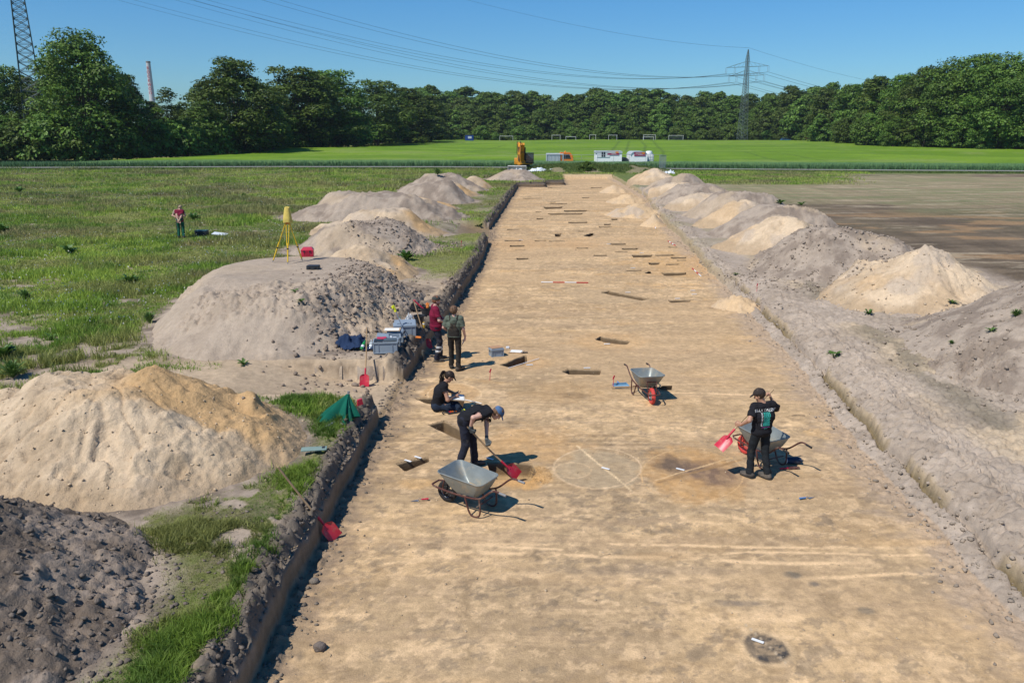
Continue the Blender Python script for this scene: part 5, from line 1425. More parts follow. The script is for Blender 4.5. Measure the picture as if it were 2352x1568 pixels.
# fence panels
Df = 118.0; tops_ = [(1224, 372), (1241, 375), (1310, 374), (1390, 376), (1412, 377), (1450, 377), (1475, 377), (1515, 378)]
e = empty("mesh_fence", (fx(1366, Df), Df, GZ), 0, "long steel mesh fence in front of the white trailers", "fence")
ox = fx(1366, Df); xa = [fx(p, Df) - ox for p in np.linspace(1224, 1520, 9)]
for xa_ in xa: MB().tube([(xa_, 0, 0), (xa_, 0, 2.0)], .02, 6).build("post", M_FENCE, e)
for a, b in zip(xa[:-1], xa[1:]):
    m_ = MB().tube([(a, 0, 1.97), (b, 0, 1.97)], .018, 5).tube([(a, 0, .2), (b, 0, .2)], .018, 5)
    for k in range(1, 18):
        t = a + (b - a) * k / 18; m_.tube([(t, 0, .2), (t, 0, 1.97)], .0022, 3, caps=False)
    for zz in (.6, 1.0, 1.5): m_.tube([(a, 0, zz), (b, 0, zz)], .006, 3, caps=False)
    m_.build("mesh_panel", M_FENCE, e)
xg, yg = W(1520, 391, GZ)
for i, dyp in enumerate((0, .35)):
    m_ = MB()
    for k in range(12): m_.tube([(-.5 + k * .09, dyp, .1), (-.5 + k * .09, dyp, 2.0)], .012, 4)
    m_.tube([(-.5, dyp, .1), (.5, dyp, .1), (.5, dyp, 2.02), (-.5, dyp, 2.02)], .03, 5, closed=True)
    o = m_.build("fence_panel", M_FENCE, loc=(xg + i * .35, yg, GZ), rot=(0, 0, .5)); tag(o, ["steel fence panel folded at the right end of the fence, front one", "steel fence panel folded at the right end of the fence, rear one"][i], "fence panel", "folded fence panels")
# plastic sheeting
M_PLAST = mat("white_plastic", (.66, .70, .74), rough=.25, var=.1, scale=3, spec=.5)
def cloth(name, cx, cy, cz, rx, ry, hgt, m_, label, cat, seed=1, rz=0, res=26, fold=5.0, group=None, parent=None):
    u, v = np.meshgrid(np.linspace(-1, 1, res), np.linspace(-1, 1, res)); rr_ = np.sqrt(u ** 2 + v ** 2) * (1 + (vn(np.arctan2(v, u) * 2.5, u * 0, seed) - .5) * .6)
    fo = fbm(u * fold / 2, v * fold / 2, seed + 3, 4, .55)
    z = np.clip(1 - rr_ ** 2, 0, 1) ** .5 * hgt * (.3 + 1.3 * np.abs(fo - .5) * 2.2) + .006
    I = np.arange(res * res).reshape(res, res); F = np.stack([I[:-1, :-1], I[:-1, 1:], I[1:, 1:], I[1:, :-1]], -1).reshape(-1, 4)
    F = F[(rr_.reshape(-1)[F] < 1.0).all(1)]
    V = np.stack([u * rx + (fo - .5) * rx * .2, v * ry, z], -1).reshape(-1, 3)
    us = np.unique(F); rm = np.zeros(res * res, int); rm[us] = np.arange(len(us))
    V = V[us]; F = rm[F]; nV = len(V)
    V2 = V.copy(); V2[:, 2] = V2[:, 2] - .006
    F2 = F[:, ::-1] + nV
    o = link(name, mesh_np(name, np.concatenate([V, V2]), np.concatenate([F, F2]), m_, None, True), parent, (cx, cy, cz), (0, 0, rz)); return tag(o, label, cat, group)
for i, (px, py, rx, ry, lab) in enumerate([(1192, 397, .8, .5, "small crumpled white plastic sheet left of the longer one, below the overgrown bank"), (1238, 396, 2.1, .6, "long crumpled white plastic sheet below the overgrown bank"), (1535, 401, .8, .3, "scrap of white sheeting behind the last sand heap")]):
    x_, y_ = W(px, py, GZ); cloth("plastic_sheet", x_, y_, GZ + .05, rx, ry, .5, M_PLAST, lab, "plastic sheet", 30 + i)

# excavator -------------------------------------------------------------------
M_YEL = mat("excavator_yellow", (.72, .30, .02), rough=.4, spec=.5, var=.08, scale=2, dirt=(.25, .16, .08), dirt_amt=.25)
M_BLK = mat("black_metal", (.02, .02, .022), rough=.5, var=.1)
D = 112.0; cx = fx(1204, D)
e = empty("excavator", (cx, D, GZ), 0, "yellow tracked excavator with folded boom facing the trench", "excavator"); e.scale = (1.0, .85, .74)
for sx in (-1, 1):
    m_ = MB(); pr_ = [(-1.9, .45), (-1.7, .12), (1.7, .12), (1.9, .45), (1.75, .8), (-1.75, .8)]
    m_.prism(pr_, .55, Matrix.Rotation(math.pi / 2, 4, 'Z'), (sx * 1.05, 0, 0))
    for k in range(16): m_.box((sx * 1.05, -1.7 + k * .227, .82), (.58, .1, .06)).box((sx * 1.05, -1.7 + k * .227, .10), (.58, .1, .06))
    m_.build("track", M_BLK, e)
MB().box((0, 0, .95), (1.5, 1.6, .4)).build("undercarriage", M_BLK, e)
MB().box((-.1, .5, 1.75), (2.5, 2.9, 1.1), bev=.12).build("body", M_YEL, e, smooth=True)
MB().box((0, 2.0, 1.7), (2.4, .7, 1.2), bev=.15).build("counterweight", mat("dark_counterweight", (.05, .045, .04), rough=.5), e, smooth=True)
cabx = .72
m_ = MB()
for (sx, sy) in ((-1, -1), (1, -1), (1, 1), (-1, 1)): m_.box((cabx + sx * .5, -.4 + sy * .75, 2.35), (.09, .09, 1.7))
m_.box((cabx, -.4, 3.22), (1.12, 1.6, .1)).box((cabx, -.4, 1.5), (1.1, 1.6, .12)); cb_ = m_.build("cab", M_BLK, e)
MB().box((cabx, -1.14, 2.4), (.94, .03, 1.5)).box((cabx, .36, 2.4), (.94, .03, 1.4)).box((cabx - .5, -.4, 2.4), (.03, 1.4, 1.5)).box((cabx + .5, -.4, 2.4), (.03, 1.4, 1.5)).build("glass", mat("cab_glass", (.05, .09, .11), rough=.05, spec=.9, alpha=.75), cb_)
MB().box((cabx, 0, 1.85), (.5, .5, .6), bev=.05).box((cabx, .2, 2.4), (.45, .12, .7), bev=.05).build("seat", M_BLK, cb_)
def beam(name, pts, wx_, m=M_YEL, th=None):
    """boom built as a box section along points in the y,z plane"""
    V_ = []; F_ = []
    P = [Vector((0, p[0], p[1])) for p in pts]; k = len(P); th = th or [.22] * k
    for i, p in enumerate(P):
        t = (P[min(i + 1, k - 1)] - P[max(i - 1, 0)]).normalized(); nn = Vector((0, -t.z, t.y))
        for (sx, sn) in ((-1, -1), (1, -1), (1, 1), (-1, 1)): V_.append(p + Vector((sx * wx_ / 2, 0, 0)) + nn * th[i] * sn)
    for i in range(k - 1):
        for j in range(4): F_.append((i * 4 + j, i * 4 + (j + 1) % 4, i * 4 + 4 + (j + 1) % 4, i * 4 + 4 + j))
    F_ += [(3, 2, 1, 0), tuple((k - 1) * 4 + j for j in range(4))]
    return [V_, F_]
def addbeam(name, pts, wx_, offx, m, th):
    b_ = beam(name, pts, wx_, m, th); mb = MB().add([Vector(p) + Vector((offx, 0, 0)) for p in b_[0]], b_[1]); return mb.build(name, m, e)
addbeam("boom", [(-1.0, 1.9), (-1.7, 3.6), (-2.4, 4.6), (-3.2, 4.9)], .5, -.25, M_YEL, [.26, .36, .32, .18])
addbeam("arm", [(-2.9, 5.1), (-3.6, 4.6), (-4.0, 3.2), (-4.2, 1.3)], .38, -.75, M_YEL, [.16, .30, .24, .14])
MB().tube([(-.25 - .32, -1.5, 2.0), (-.57, -2.5, 4.3)], .09, 8).tube([(.07, -1.5, 2.0), (.07, -2.5, 4.3)], .09, 8).build("boom_cylinder", M_BLK, e)
MB().tube([(-.5, -2.2, 4.95), (-.6, -3.3, 5.15)], .09, 8).tube([(-.75, -3.95, 4.4), (-.75, -4.35, 2.0)], .09, 8).build("arm_cylinder", M_BLK, e)
m_ = MB()
for o_ in (-.98, -.5): m_.tube(smooth_path([(o_, -1.9, 4.3), (o_, -3.0, 5.35), (o_, -3.9, 4.9), (o_ - .05, -4.35, 3.2)], 5), .035, 5)
m_.build("hose", M_BLK, e)
M_BUCK = mat("worn_steel", (.62, .60, .56), rough=.5, metal=.25, var=.2, scale=2, dirt=(.3, .2, .12), dirt_amt=.3)
bk = [(-.35, .95), (.05, 1.05), (.38, .8), (.42, .4), (.15, .12), (-.40, .06), (-.36, .10), (.10, .17), (.36, .42), (.32, .76), (.02, .98), (-.33, .88)]
m_ = MB().prism(bk, 2.4, Matrix.Rotation(math.pi / 2, 4, 'Z'), (-1.0, -4.3, .15))
for sx in (-1.19, 1.19):
    m_.prism([(-.35, .95), (.05, 1.05), (.38, .8), (.42, .4), (.15, .12), (-.40, .06)], .05, Matrix.Rotation(math.pi / 2, 4, 'Z'), (-1.0 + sx, -4.3, .15))
m_.build("bucket", M_BUCK, e)
# ------------------------------------------------------------------ people
class SDF:
    """smooth union of round cones sampled on a grid, turned into one closed surface"""
    def __init__(self): self.p = []
    def cone(self, a, b, ra, rb, k=.03): self.p.append(('c', np.array(a, float), np.array(b, float), ra, rb, k)); return self
    def ell(self, c, r, R=None, k=.03): self.p.append(('e', np.array(c, float), np.array(r, float), None if R is None else np.array(R, float), 0, k)); return self
    def copy(self):
        s = SDF(); s.p = list(self.p); return s
    def bounds(self, pad):
        lo = np.full(3, 9.); hi = np.full(3, -9.)
        for q in self.p:
            if q[0] == 'c':
                for c, r in ((q[1], q[3]), (q[2], q[4])): lo = np.minimum(lo, c - r); hi = np.maximum(hi, c + r)
            else: lo = np.minimum(lo, q[1] - q[2].max()); hi = np.maximum(hi, q[1] + q[2].max())
        return lo - pad, hi + pad
    def field(self, lo, h, shape, off=0.0):
        D = np.full(shape, 1.0, np.float32)
        for q in self.p:
            k = q[5]; R_ = max(q[3], q[4]) if q[0] == 'c' else q[2].max()
            pts = (q[1], q[2]) if q[0] == 'c' else (q[1],)
            a0 = np.min(pts, 0) - R_ - k * 2 - .03 - off; a1 = np.max(pts, 0) + R_ + k * 2 + .03 + off
            i0 = np.maximum(((a0 - lo) / h).astype(int), 0); i1 = np.minimum(((a1 - lo) / h).astype(int) + 2, shape)
            if (i1 <= i0).any(): continue
            ax = [lo[d] + h * np.arange(i0[d], i1[d]) for d in range(3)]
            P = np.stack(np.meshgrid(*ax, indexing='ij'), -1)
            if q[0] == 'c':
                ab = q[2] - q[1]; t = np.clip(((P - q[1]) @ ab) / (ab @ ab + 1e-9), 0, 1)
                d = np.linalg.norm(P - q[1] - t[..., None] * ab, axis=-1) - (q[3] + (q[4] - q[3]) * t)
            else:
                v = P - q[1]
                if q[3] is not None: v = v @ q[3]
                kk = np.linalg.norm(v / q[2], axis=-1); k2 = np.linalg.norm(v / q[2] ** 2, axis=-1) + 1e-9
                d = kk * (kk - 1) / k2
            d = d - off
            s = D[i0[0]:i1[0], i0[1]:i1[1], i0[2]:i1[2]]
            hh = np.clip(.5 + .5 * (s - d) / k, 0, 1)
            s[...] = s * (1 - hh) + d * hh - k * hh * (1 - hh)
        return D
def surface(D, lo, h):
    """surface nets"""
    S = D < 0
    nx, ny, nz = D.shape
    c = np.zeros((nx - 1, ny - 1, nz - 1), int)
    for dx in (0, 1):
        for dy in (0, 1):
            for dz in (0, 1): c += S[dx:nx - 1 + dx, dy:ny - 1 + dy, dz:nz - 1 + dz]
    act = (c > 0) & (c < 8)
    idx = np.full(act.shape, -1, np.int64); I = np.argwhere(act); idx[act] = np.arange(len(I))
    acc = np.zeros((len(I), 3)); cnt = np.zeros(len(I))
    corners = [(0,0,0),(1,0,0),(0,1,0),(1,1,0),(0,0,1),(1,0,1),(0,1,1),(1,1,1)]
    for a in range(8):
        for b in range(a + 1, 8):
            ca, cb = corners[a], corners[b]
            if sum(abs(ca[i] - cb[i]) for i in range(3)) != 1: continue
            da = D[I[:, 0] + ca[0], I[:, 1] + ca[1], I[:, 2] + ca[2]]; db = D[I[:, 0] + cb[0], I[:, 1] + cb[1], I[:, 2] + cb[2]]
            m = (da < 0) != (db < 0)
            t = np.where(m, da / (da - db + 1e-12), 0)
            pt = np.array(ca) + t[:, None] * (np.array(cb) - np.array(ca))
            acc += pt * m[:, None]; cnt += m
    V = lo + h * (I + acc / cnt[:, None])
    F = []
    for ax in range(3):
        sl0 = [slice(None)] * 3; sl1 = [slice(None)] * 3; sl0[ax] = slice(0, -1); sl1[ax] = slice(1, None)
        A = S[tuple(sl0)]; B = S[tuple(sl1)]
        E = np.argwhere(A != B); o = [i for i in range(3) if i != ax]
        ok = (E[:, o[0]] > 0) & (E[:, o[1]] > 0) & (E[:, o[0]] < D.shape[o[0]] - 1) & (E[:, o[1]] < D.shape[o[1]] - 1)
        E = E[ok]
        def g_(d0, d1):
            q = E.copy(); q[:, o[0]] += d0; q[:, o[1]] += d1; return idx[q[:, 0], q[:, 1], q[:, 2]]
        f = np.stack([g_(-1, -1), g_(0, -1), g_(0, 0), g_(-1, 0)], 1)
        fl = A[E[:, 0], E[:, 1], E[:, 2]]
        if ax == 1: fl = ~fl
        f[~fl] = f[~fl][:, ::-1]
        F.append(f)
    F = np.concatenate(F); F = F[(F >= 0).all(1)]
    return V, F
def sdf_mesh(name, s, m, parent, h=.009, off=0.0, mod=None, smooth=True):
    lo, hi = s.bounds(.03 + off); shape = np.ceil((hi - lo) / h).astype(int) + 1
    D = s.field(lo, h, tuple(shape), off)
    if mod is not None:
        ax = [lo[d] + h * np.arange(shape[d]) for d in range(3)]
        P = np.meshgrid(*ax, indexing='ij'); D = mod(D, *P)
    V, F = surface(D, lo, h)
    o = link(name, mesh_np(name, V, F, m, None, smooth), parent)
    return o
def cut_mod(planes, wr=0.0, ws=14, seed=0, spheres=(), zb=None):
    """keep the side of every plane (point, outward normal); wr = wrinkle depth"""
    def f(D, X, Y, Z):
        if wr:
            n = fbm((X + Z * .35) * ws, (Y * .8 + Z * 1.3) * ws, seed, 2)
            n2 = fbm((X - Y) * ws * .5, Z * ws * 1.6, seed + 3, 2)
            D = D + ((n - .5) + (n2 - .5)) * wr
        for p, nn in planes:
            nn = np.array(nn, float); nn = nn / np.linalg.norm(nn)
            D = np.maximum(D, (X - p[0]) * nn[0] + (Y - p[1]) * nn[1] + (Z - p[2]) * nn[2])
        for c, r in spheres: D = np.maximum(D, r - np.sqrt((X - c[0]) ** 2 + (Y - c[1]) ** 2 + (Z - c[2]) ** 2))
        return D
    return f
def v3(*a): return np.array(a, float)
def nrm(v): return v / (np.linalg.norm(v) + 1e-9)
def ik(a, b, l1, l2, pole):
    d = b - a; L_ = np.linalg.norm(d)
    if L_ > (l1 + l2) * .995: b = a + d / L_ * (l1 + l2) * .995; d = b - a; L_ = np.linalg.norm(d)
    x = (l1 * l1 - l2 * l2 + L_ * L_) / (2 * L_); hgt = math.sqrt(max(0, l1 * l1 - x * x)); u = d / L_
    p = pole - u * (pole @ u); return a + u * x + nrm(p) * hgt, b
M_SKIN = mat("skin", (.56, .33, .25), rough=.5, var=.06, scale=14, spec=.35)
M_SKINT = mat("skin_tanned", (.42, .23, .15), rough=.5, var=.06, scale=14, spec=.35)
M_EYE = mat("eye_dark", (.02, .02, .02), rough=.2)
def hand(s, wrist, fdir, pdir, side, curl=.3, sc=1.0):
    """fdir: direction of the fingers, pdir: the way the palm faces, side: +1 thumb to the right of (fdir x pdir)"""
    f = nrm(fdir); p = nrm(pdir - f * (pdir @ f)); t = np.cross(f, p) * side
    L_ = .085 * sc
    for q, w_ in ((-.028, .015), (-.009, .016), (.010, .016), (.028, .015)):
        s.cone(wrist + t * q * .5 * sc, wrist + f * L_ + t * q * sc, .016 * sc, w_ * .85 * sc, .012)
    tips = []
    for q, ln in ((.030, .070), (.010, .078), (-.010, .073), (-.029, .058)):
        a = wrist + f * L_ + t * q * sc; d = f.copy(); ang = curl * 1.25
        for j, (seg, rr_) in enumerate(((.45, .0092), (.32, .0084), (.25, .0076))):
            d = d * math.cos(ang) + p * math.sin(ang) * 1.0; d = nrm(d - t * 0); b = a + d * ln * seg * 1.05 * sc
            s.cone(a, b, rr_ * sc, (rr_ - .0007) * sc, .004); a = b
            pp = nrm(p - f * 0); p_l = nrm(np.cross(t, d)) * side; p_l = p_l if p_l @ p > -.9 else -p_l
            nd = d * math.cos(ang) + nrm(np.cross(d, t) * -side) * 0
            if j < 2:
                base = nrm(np.cross(t, d)); base = base if (base @ (p * math.cos(ang * (j + 1)) - f * math.sin(ang * (j + 1)))) > 0 else -base
                d = d * math.cos(ang) + base * math.sin(ang); ang = curl * 1.1; d = nrm(d)
                # the next pass bends relative to the turned direction
                f2 = d; d = f2; ang_keep = ang; ang = 0.0 if False else ang_keep
                p = p
                # store only one extra bend per joint
                ang = 0.0
        tips.append(a)
    a = wrist + f * .028 * sc + t * .026 * sc; b = a + nrm(f * .65 + t * .75 + p * .25) * .042 * sc; c = b + nrm(f * .8 + t * (.3 - curl * .5) + p * (.2 + curl * .9)) * .034 * sc
    s.cone(a, b, .014 * sc, .011 * sc, .012).cone(b, c, .0105 * sc, .0085 * sc, .004)
    return s
def person(label, loc, rz, J, shirt, trousers, boots, skin=M_SKIN, hair=None, hair_style='short', cap=None, group=None,
           tuck=False, slim=1.0, H_=1.75, sleeve=.62, bib=None, bands=None, gloves=None, neck_cut=True, boot_m=None, beard=None, loose=1.0, h=.0085, shirt_wr=.022):
    """J: joint targets in the figure's own frame: x to its right, y forward, z up"""
    k = H_ / 1.75
    e = empty("person", loc, rz, label, "person", group)
    pel = v3(*J['pelvis']); che = v3(*J['chest']); nk = v3(*J['neck']); hd = v3(*J['head'])
    sd_ = nrm(v3(*J.get('sh_dir', (1, 0, 0)))); hd_r = nrm(v3(*J.get('hip_dir', (1, 0, 0))))
    face = nrm(v3(*J.get('face', (0, 1, 0))))
    sh = [nk + sd_ * s_ * .172 * k * (slim * .25 + .75) + (che - nk) * .18 for s_ in (-1, 1)]
    hip = [pel + hd_r * s_ * .092 * k for s_ in (-1, 1)]
    wr_ = [v3(*J['wristL']), v3(*J['wristR'])]; an = [v3(*J['ankleL']), v3(*J['ankleR'])]
    el = [0, 0]; kn = [0, 0]
    for i, n_2 in enumerate('LR'):
        el[i], wr_[i] = ik(sh[i], wr_[i], .285 * k, .255 * k, v3(*J.get('elbow' + n_2, (0, -1, -.2))))
        kn[i], an[i] = ik(hip[i], an[i], .43 * k, .425 * k, v3(*J.get('knee' + n_2, (0, 1, 0))))
    up = nrm(nk - pel); fw = nrm(np.cross(up, sd_)); fw = fw if fw @ face > -.3 or True else fw
    B = SDF()
    def torso(s, f=1.0, belly=0.0):
        mid = (pel + che) / 2
        s.cone(pel - hd_r * .075 * k, pel + hd_r * .075 * k, .098 * k * slim * f, .098 * k * slim * f, .05)
        s.cone(pel - hd_r * .05, mid - sd_ * .055, .095 * slim * f, .092 * slim * f, .05); s.cone(pel + hd_r * .05, mid + sd_ * .055, .095 * slim * f, .092 * slim * f, .05)
        s.cone(mid - sd_ * .055, che - sd_ * .075, .092 * slim * f, .098 * slim * f, .05); s.cone(mid + sd_ * .055, che + sd_ * .075, .092 * slim * f, .098 * slim * f, .05)
        s.cone(che - sd_ * .07, nk - sd_ * .07 - (nk - che) * .25, .10 * slim * f, .070, .05); s.cone(che + sd_ * .07, nk + sd_ * .07 - (nk - che) * .25, .10 * slim * f, .070, .05)
        s.cone(sh[0], sh[1], .055 * k, .055 * k, .05)
        if J.get('belly'): s.ell(pel * .45 + che * .55 + fw * .05, (.12, .12, .14), None, .06)
        return s
    torso(B)
    for i in (0, 1):
        B.cone(sh[i], el[i], .053 * k, .041 * k, .03); B.cone(el[i], wr_[i], .041 * k, .026 * k, .02)
        B.cone(hip[i], kn[i], .082 * k, .054 * k, .04); B.cone(kn[i], an[i], .052 * k, .036 * k, .03)
    B.cone(nk - (nk - che) * .1, nk + (hd - nk) * .55, .056 * k, .053 * k, .03)
    # head
    upv = nrm(v3(*J.get('head_up', hd - nk))); upv = nrm(upv - face * (upv @ face)); rt = np.cross(face, upv)
    R_ = np.stack([rt, face, upv], 1)
    HP = lambda x, y, z: hd + R_ @ v3(x, y, z) * k
    B.ell(HP(0, -.012, .025), (.076 * k, .094 * k, .098 * k), R_, .02)
    B.ell(HP(0, .022, -.045), (.054 * k, .062 * k, .070 * k), R_, .03)
    B.cone(HP(0, .078, .012), HP(0, .100, -.022), .009, .014, .012)                       # nose
    B.cone(HP(-.03, .078, .035), HP(.03, .078, .035), .010, .010, .012)                  # brow
    B.ell(HP(0, .078, -.062), (.024, .010, .008), R_, .008); B.ell(HP(0, .066, -.092), (.022, .018, .016), R_, .015)   # mouth, chin
    for s_ in (-1, 1): B.ell(HP(s_ * .076, -.004, 0), (.010, .020, .031), R_, .006); B.ell(HP(s_ * .045, .052, -.025), (.022, .02, .02), R_, .02)
    for i in (0, 1):
        fd = v3(*J.get('fingers' + 'LR'[i], wr_[i] - el[i])); pd = v3(*J.get('palm' + 'LR'[i], (1 - 2 * i, 0, 0)))
        hand(B, wr_[i], fd, pd, J.get('thumb' + 'LR'[i], (-1, 1)[i]), J.get('curl' + 'LR'[i], .25), 1.08 * k)
    def sock(D, X, Y, Z):
        for s_ in (-1, 1):
            c = HP(s_ * .030, .093, .012); D = np.maximum(D, -(np.sqrt((X - c[0]) ** 2 + (Y - c[1]) ** 2 + (Z - c[2]) ** 2) - .014))
        return D
    sdf_mesh("body", B, skin, e, .0072, 0, sock)
    for s_ in (-1, 1):
        c = HP(s_ * .030, .080, .012); MB().lathe([(0, -.008), (.006, -.005), (.008, 0), (.006, .005), (0, .008)], 8, c).build("eye", M_EYE, e, True)
    # shirt
    S = torso(SDF(), 1.03)
    for i in (0, 1): S.cone(sh[i], sh[i] + (el[i] - sh[i]) * (sleeve + .25), .060 * k, .062 * k * loose, .035)
    hem = pel - up * (.02 if tuck else .10) * k
    pl = [(hem, -up)]
    for i in (0, 1): pl.append((sh[i] + (el[i] - sh[i]) * sleeve, None))
    def smod(D, X, Y, Z):
        n = fbm((X + Z * .35) * 9, (Y * .8 + Z * 1.1) * 9, 5, 2); n2 = fbm((X - Y) * 5, Z * 17, 8, 2)
        D = D + ((n - .5) + (n2 - .5)) * shirt_wr
        D = np.maximum(D, (X - hem[0]) * -up[0] + (Y - hem[1]) * -up[1] + (Z - hem[2]) * -up[2])
        for i in (0, 1):
            a = nrm(el[i] - sh[i]); c = sh[i] + (el[i] - sh[i]) * sleeve
            al = (X - c[0]) * a[0] + (Y - c[1]) * a[1] + (Z - c[2]) * a[2]
            # only near the arm line
            px_, py_, pz_ = X - c[0] - al * a[0], Y - c[1] - al * a[1], Z - c[2] - al * a[2]
            nearr = np.sqrt(px_ ** 2 + py_ ** 2 + pz_ ** 2) < .085
            D = np.where(nearr & (al > -.01), np.maximum(D, al), D)
        c = nk + (nk - che) * .30 + fw * .03; D = np.maximum(D, .070 - np.sqrt((X - c[0]) ** 2 + (Y - c[1]) ** 2 + (Z - c[2]) ** 2))
        return D
    so = sdf_mesh("shirt", S, shirt, e, h, .018, smod)
    # trousers
    T = SDF(); T.cone(pel - hd_r * .075 * k, pel + hd_r * .075 * k, .106 * k * slim, .106 * k * slim, .05)
    T.cone(pel - hd_r * .05, pel - hd_r * .05 + up * .12, .10 * slim, .098 * slim, .05); T.cone(pel + hd_r * .05, pel + hd_r * .05 + up * .12, .10 * slim, .098 * slim, .05)
    for i in (0, 1):
        T.cone(hip[i], kn[i], .088 * k, .068 * k * loose, .03); T.cone(kn[i], an[i] + nrm(kn[i] - an[i]) * .03, .066 * k * loose, .062 * k * loose, .025)
        # thigh pockets
        mid = hip[i] * .45 + kn[i] * .55; T.ell(mid + hd_r * (-1, 1)[i] * .062, (.022, .05, .075), None, .015)
    waist = pel + up * (.10 if not tuck else .07) * k
    def tmod(D, X, Y, Z):
        n = fbm((X + Y) * 7 + Z * 4, Z * 14 + X * 6, 25, 3); n2 = fbm((X - Y * .6) * 12, Z * 9, 28, 2)
        w_ = .013
        for i in (0, 1):
            dk = np.sqrt((X - kn[i][0]) ** 2 + (Y - kn[i][1]) ** 2 + (Z - kn[i][2]) ** 2); w_ = w_ + .012 * np.exp(-(dk / .12) ** 2)
            da = np.sqrt((X - an[i][0]) ** 2 + (Y - an[i][1]) ** 2 + (Z - an[i][2]) ** 2); w_ = w_ + .03 * np.exp(-(da / .12) ** 2)
        D = D + ((n - .5) * w_ * 1.3 + (n2 - .5) * .012)
        t_ = (X - waist[0]) * up[0] + (Y - waist[1]) * up[1] + (Z - waist[2]) * up[2]
        ra = np.sqrt(np.maximum((X - waist[0]) ** 2 + (Y - waist[1]) ** 2 + (Z - waist[2]) ** 2 - t_ * t_, 0))
        return np.where(ra < .23, np.maximum(D, t_), D)
    to = sdf_mesh("trousers", T, trousers, e, h, .006, tmod)
    # boots
    for i in (0, 1):
        td = nrm(v3(*J.get('toe' + 'LR'[i], (0, 1, 0)))); a = an[i]; ft = SDF(); z_ = a[2] - .075 * k if 'footz' not in J else J['footz']
        dn = v3(*J.get('sole' + 'LR'[i], (0, 0, -1)))
        base = a + dn * .075 * k
        ft.cone(a + (-dn) * .03, base + (-dn) * .045, .046, .048, .03); ft.cone(base - td * .035 - dn * .045, base + td * .12 - dn * .038, .045, .040, .03); ft.cone(base + td * .12 - dn * .038, base + td * .165 - dn * .034, .042, .034, .02)
        pln = [(base + dn * .004, dn), (a - dn * .10, -dn)]
        bo = sdf_mesh("boot", ft, boot_m or boots, e, .009, .004, cut_mod(pln, .008, 20, i))
        so_ = SDF(); so_.cone(base - td * .04 - dn * .012, base + td * .165 - dn * .012, .047, .040, .01); so_.cone(base - td * .03 - dn * .012, base + td * .12 - dn * .012, .048, .046, .01)
        sdf_mesh("sole", so_, M_SOLE, bo, .009, .003, cut_mod([(base + dn * .006, dn), (base - dn * .020, -dn)]))
    # hair / cap
    if hair is not None:
        Hh = SDF()
        if hair_style == 'short' or hair_style == 'mop':
            g_ = .012 if hair_style == 'short' else .024
            Hh.ell(HP(0, -.016, .030), (.078 * k + g_, .096 * k + g_, .098 * k + g_), R_, .02)
            fr = HP(0, .055, .045); cutp = [(HP(0, .062, 0), face)]
            def hm(D, X, Y, Z):
                v = np.stack([X - hd[0], Y - hd[1], Z - hd[2]], -1) @ R_ / k
                D = D + (fbm(v[..., 0] * 60, v[..., 2] * 14 + v[..., 1] * 30, 44, 2) - .5) * g_ * 1.1
                lowz = -.055 if hair_style == 'short' else -.085
                line = np.where(v[..., 1] > .0, -.02 + (v[..., 1]) * 1.0, lowz)
                return np.maximum(D, line - v[..., 2])
            sdf_mesh("hair", Hh, hair, e, .0075, 0, hm)
        elif hair_style == 'dreads':
            Hh.ell(HP(0, -.018, .030), (.086 * k, .104 * k, .108 * k), R_, .02)
            def hm(D, X, Y, Z):
                v = np.stack([X - hd[0], Y - hd[1], Z - hd[2]], -1) @ R_ / k
                D = D + (vn(v[..., 0] * 55, v[..., 2] * 8, 44) - .5) * .014
                return np.maximum(D, np.where(v[..., 1] > .0, -.02 + v[..., 1] * 1.1, -.06) - v[..., 2])
            ho = sdf_mesh("hair", Hh, hair, e, .0075, 0, hm)
            m_ = MB(); r3 = random.Random(7); tie = HP(0, -.125, .035)
            m_.lathe([(.0, -.02), (.028, -.015), (.034, 0), (.028, .015), (0, .02)], 10, tie)
            for q in range(17):
                o1 = v3(r3.uniform(-.02, .02), r3.uniform(-.02, .01), r3.uniform(-.02, .02))
                dwn = v3(0, 0, -1); ln = r3.uniform(.13, .26); bk_ = -face * v3(1, 1, 0)
                p = [tie + o1, tie + o1 * 2.2 + bk_ * .045 + v3(0, 0, .01), tie + o1 * 3 + bk_ * .085 + dwn * ln * .45, tie + o1 * 4 + bk_ * .09 + dwn * ln]
                m_.tube(smooth_path(p, 4), [.009] * 12 + [.005], 6)
            m_.build("ponytail", hair, ho, True)
        elif hair_style == 'bun':
            Hh.ell(HP(0, -.016, .030), (.086 * k, .104 * k, .108 * k), R_, .02); Hh.ell(HP(0, -.06, .125), (.04, .04, .04), R_, .02)
            def hm(D, X, Y, Z):
                v = np.stack([X - hd[0], Y - hd[1], Z - hd[2]], -1) @ R_ / k
                return np.maximum(D, np.where(v[..., 1] > .0, -.02 + v[..., 1] * 1.1, -.05) - v[..., 2])
            sdf_mesh("hair", Hh, hair, e, .0075, 0, hm)
    if beard is not None:
        Bd = SDF(); Bd.ell(HP(0, .024, -.055), (.062 * k, .066 * k, .066 * k), R_, .02)
        def bm_(D, X, Y, Z):
            v = np.stack([X - hd[0], Y - hd[1], Z - hd[2]], -1) @ R_ / k
            D = D + (vn(v[..., 0] * 70, v[..., 2] * 40, 41) - .5) * .008
            return np.maximum(np.maximum(D, v[..., 2] + .045 - .9 * np.abs(v[..., 0]) ), -.0 - v[..., 1])
        sdf_mesh("beard", Bd, beard, e, .007, 0, bm_)
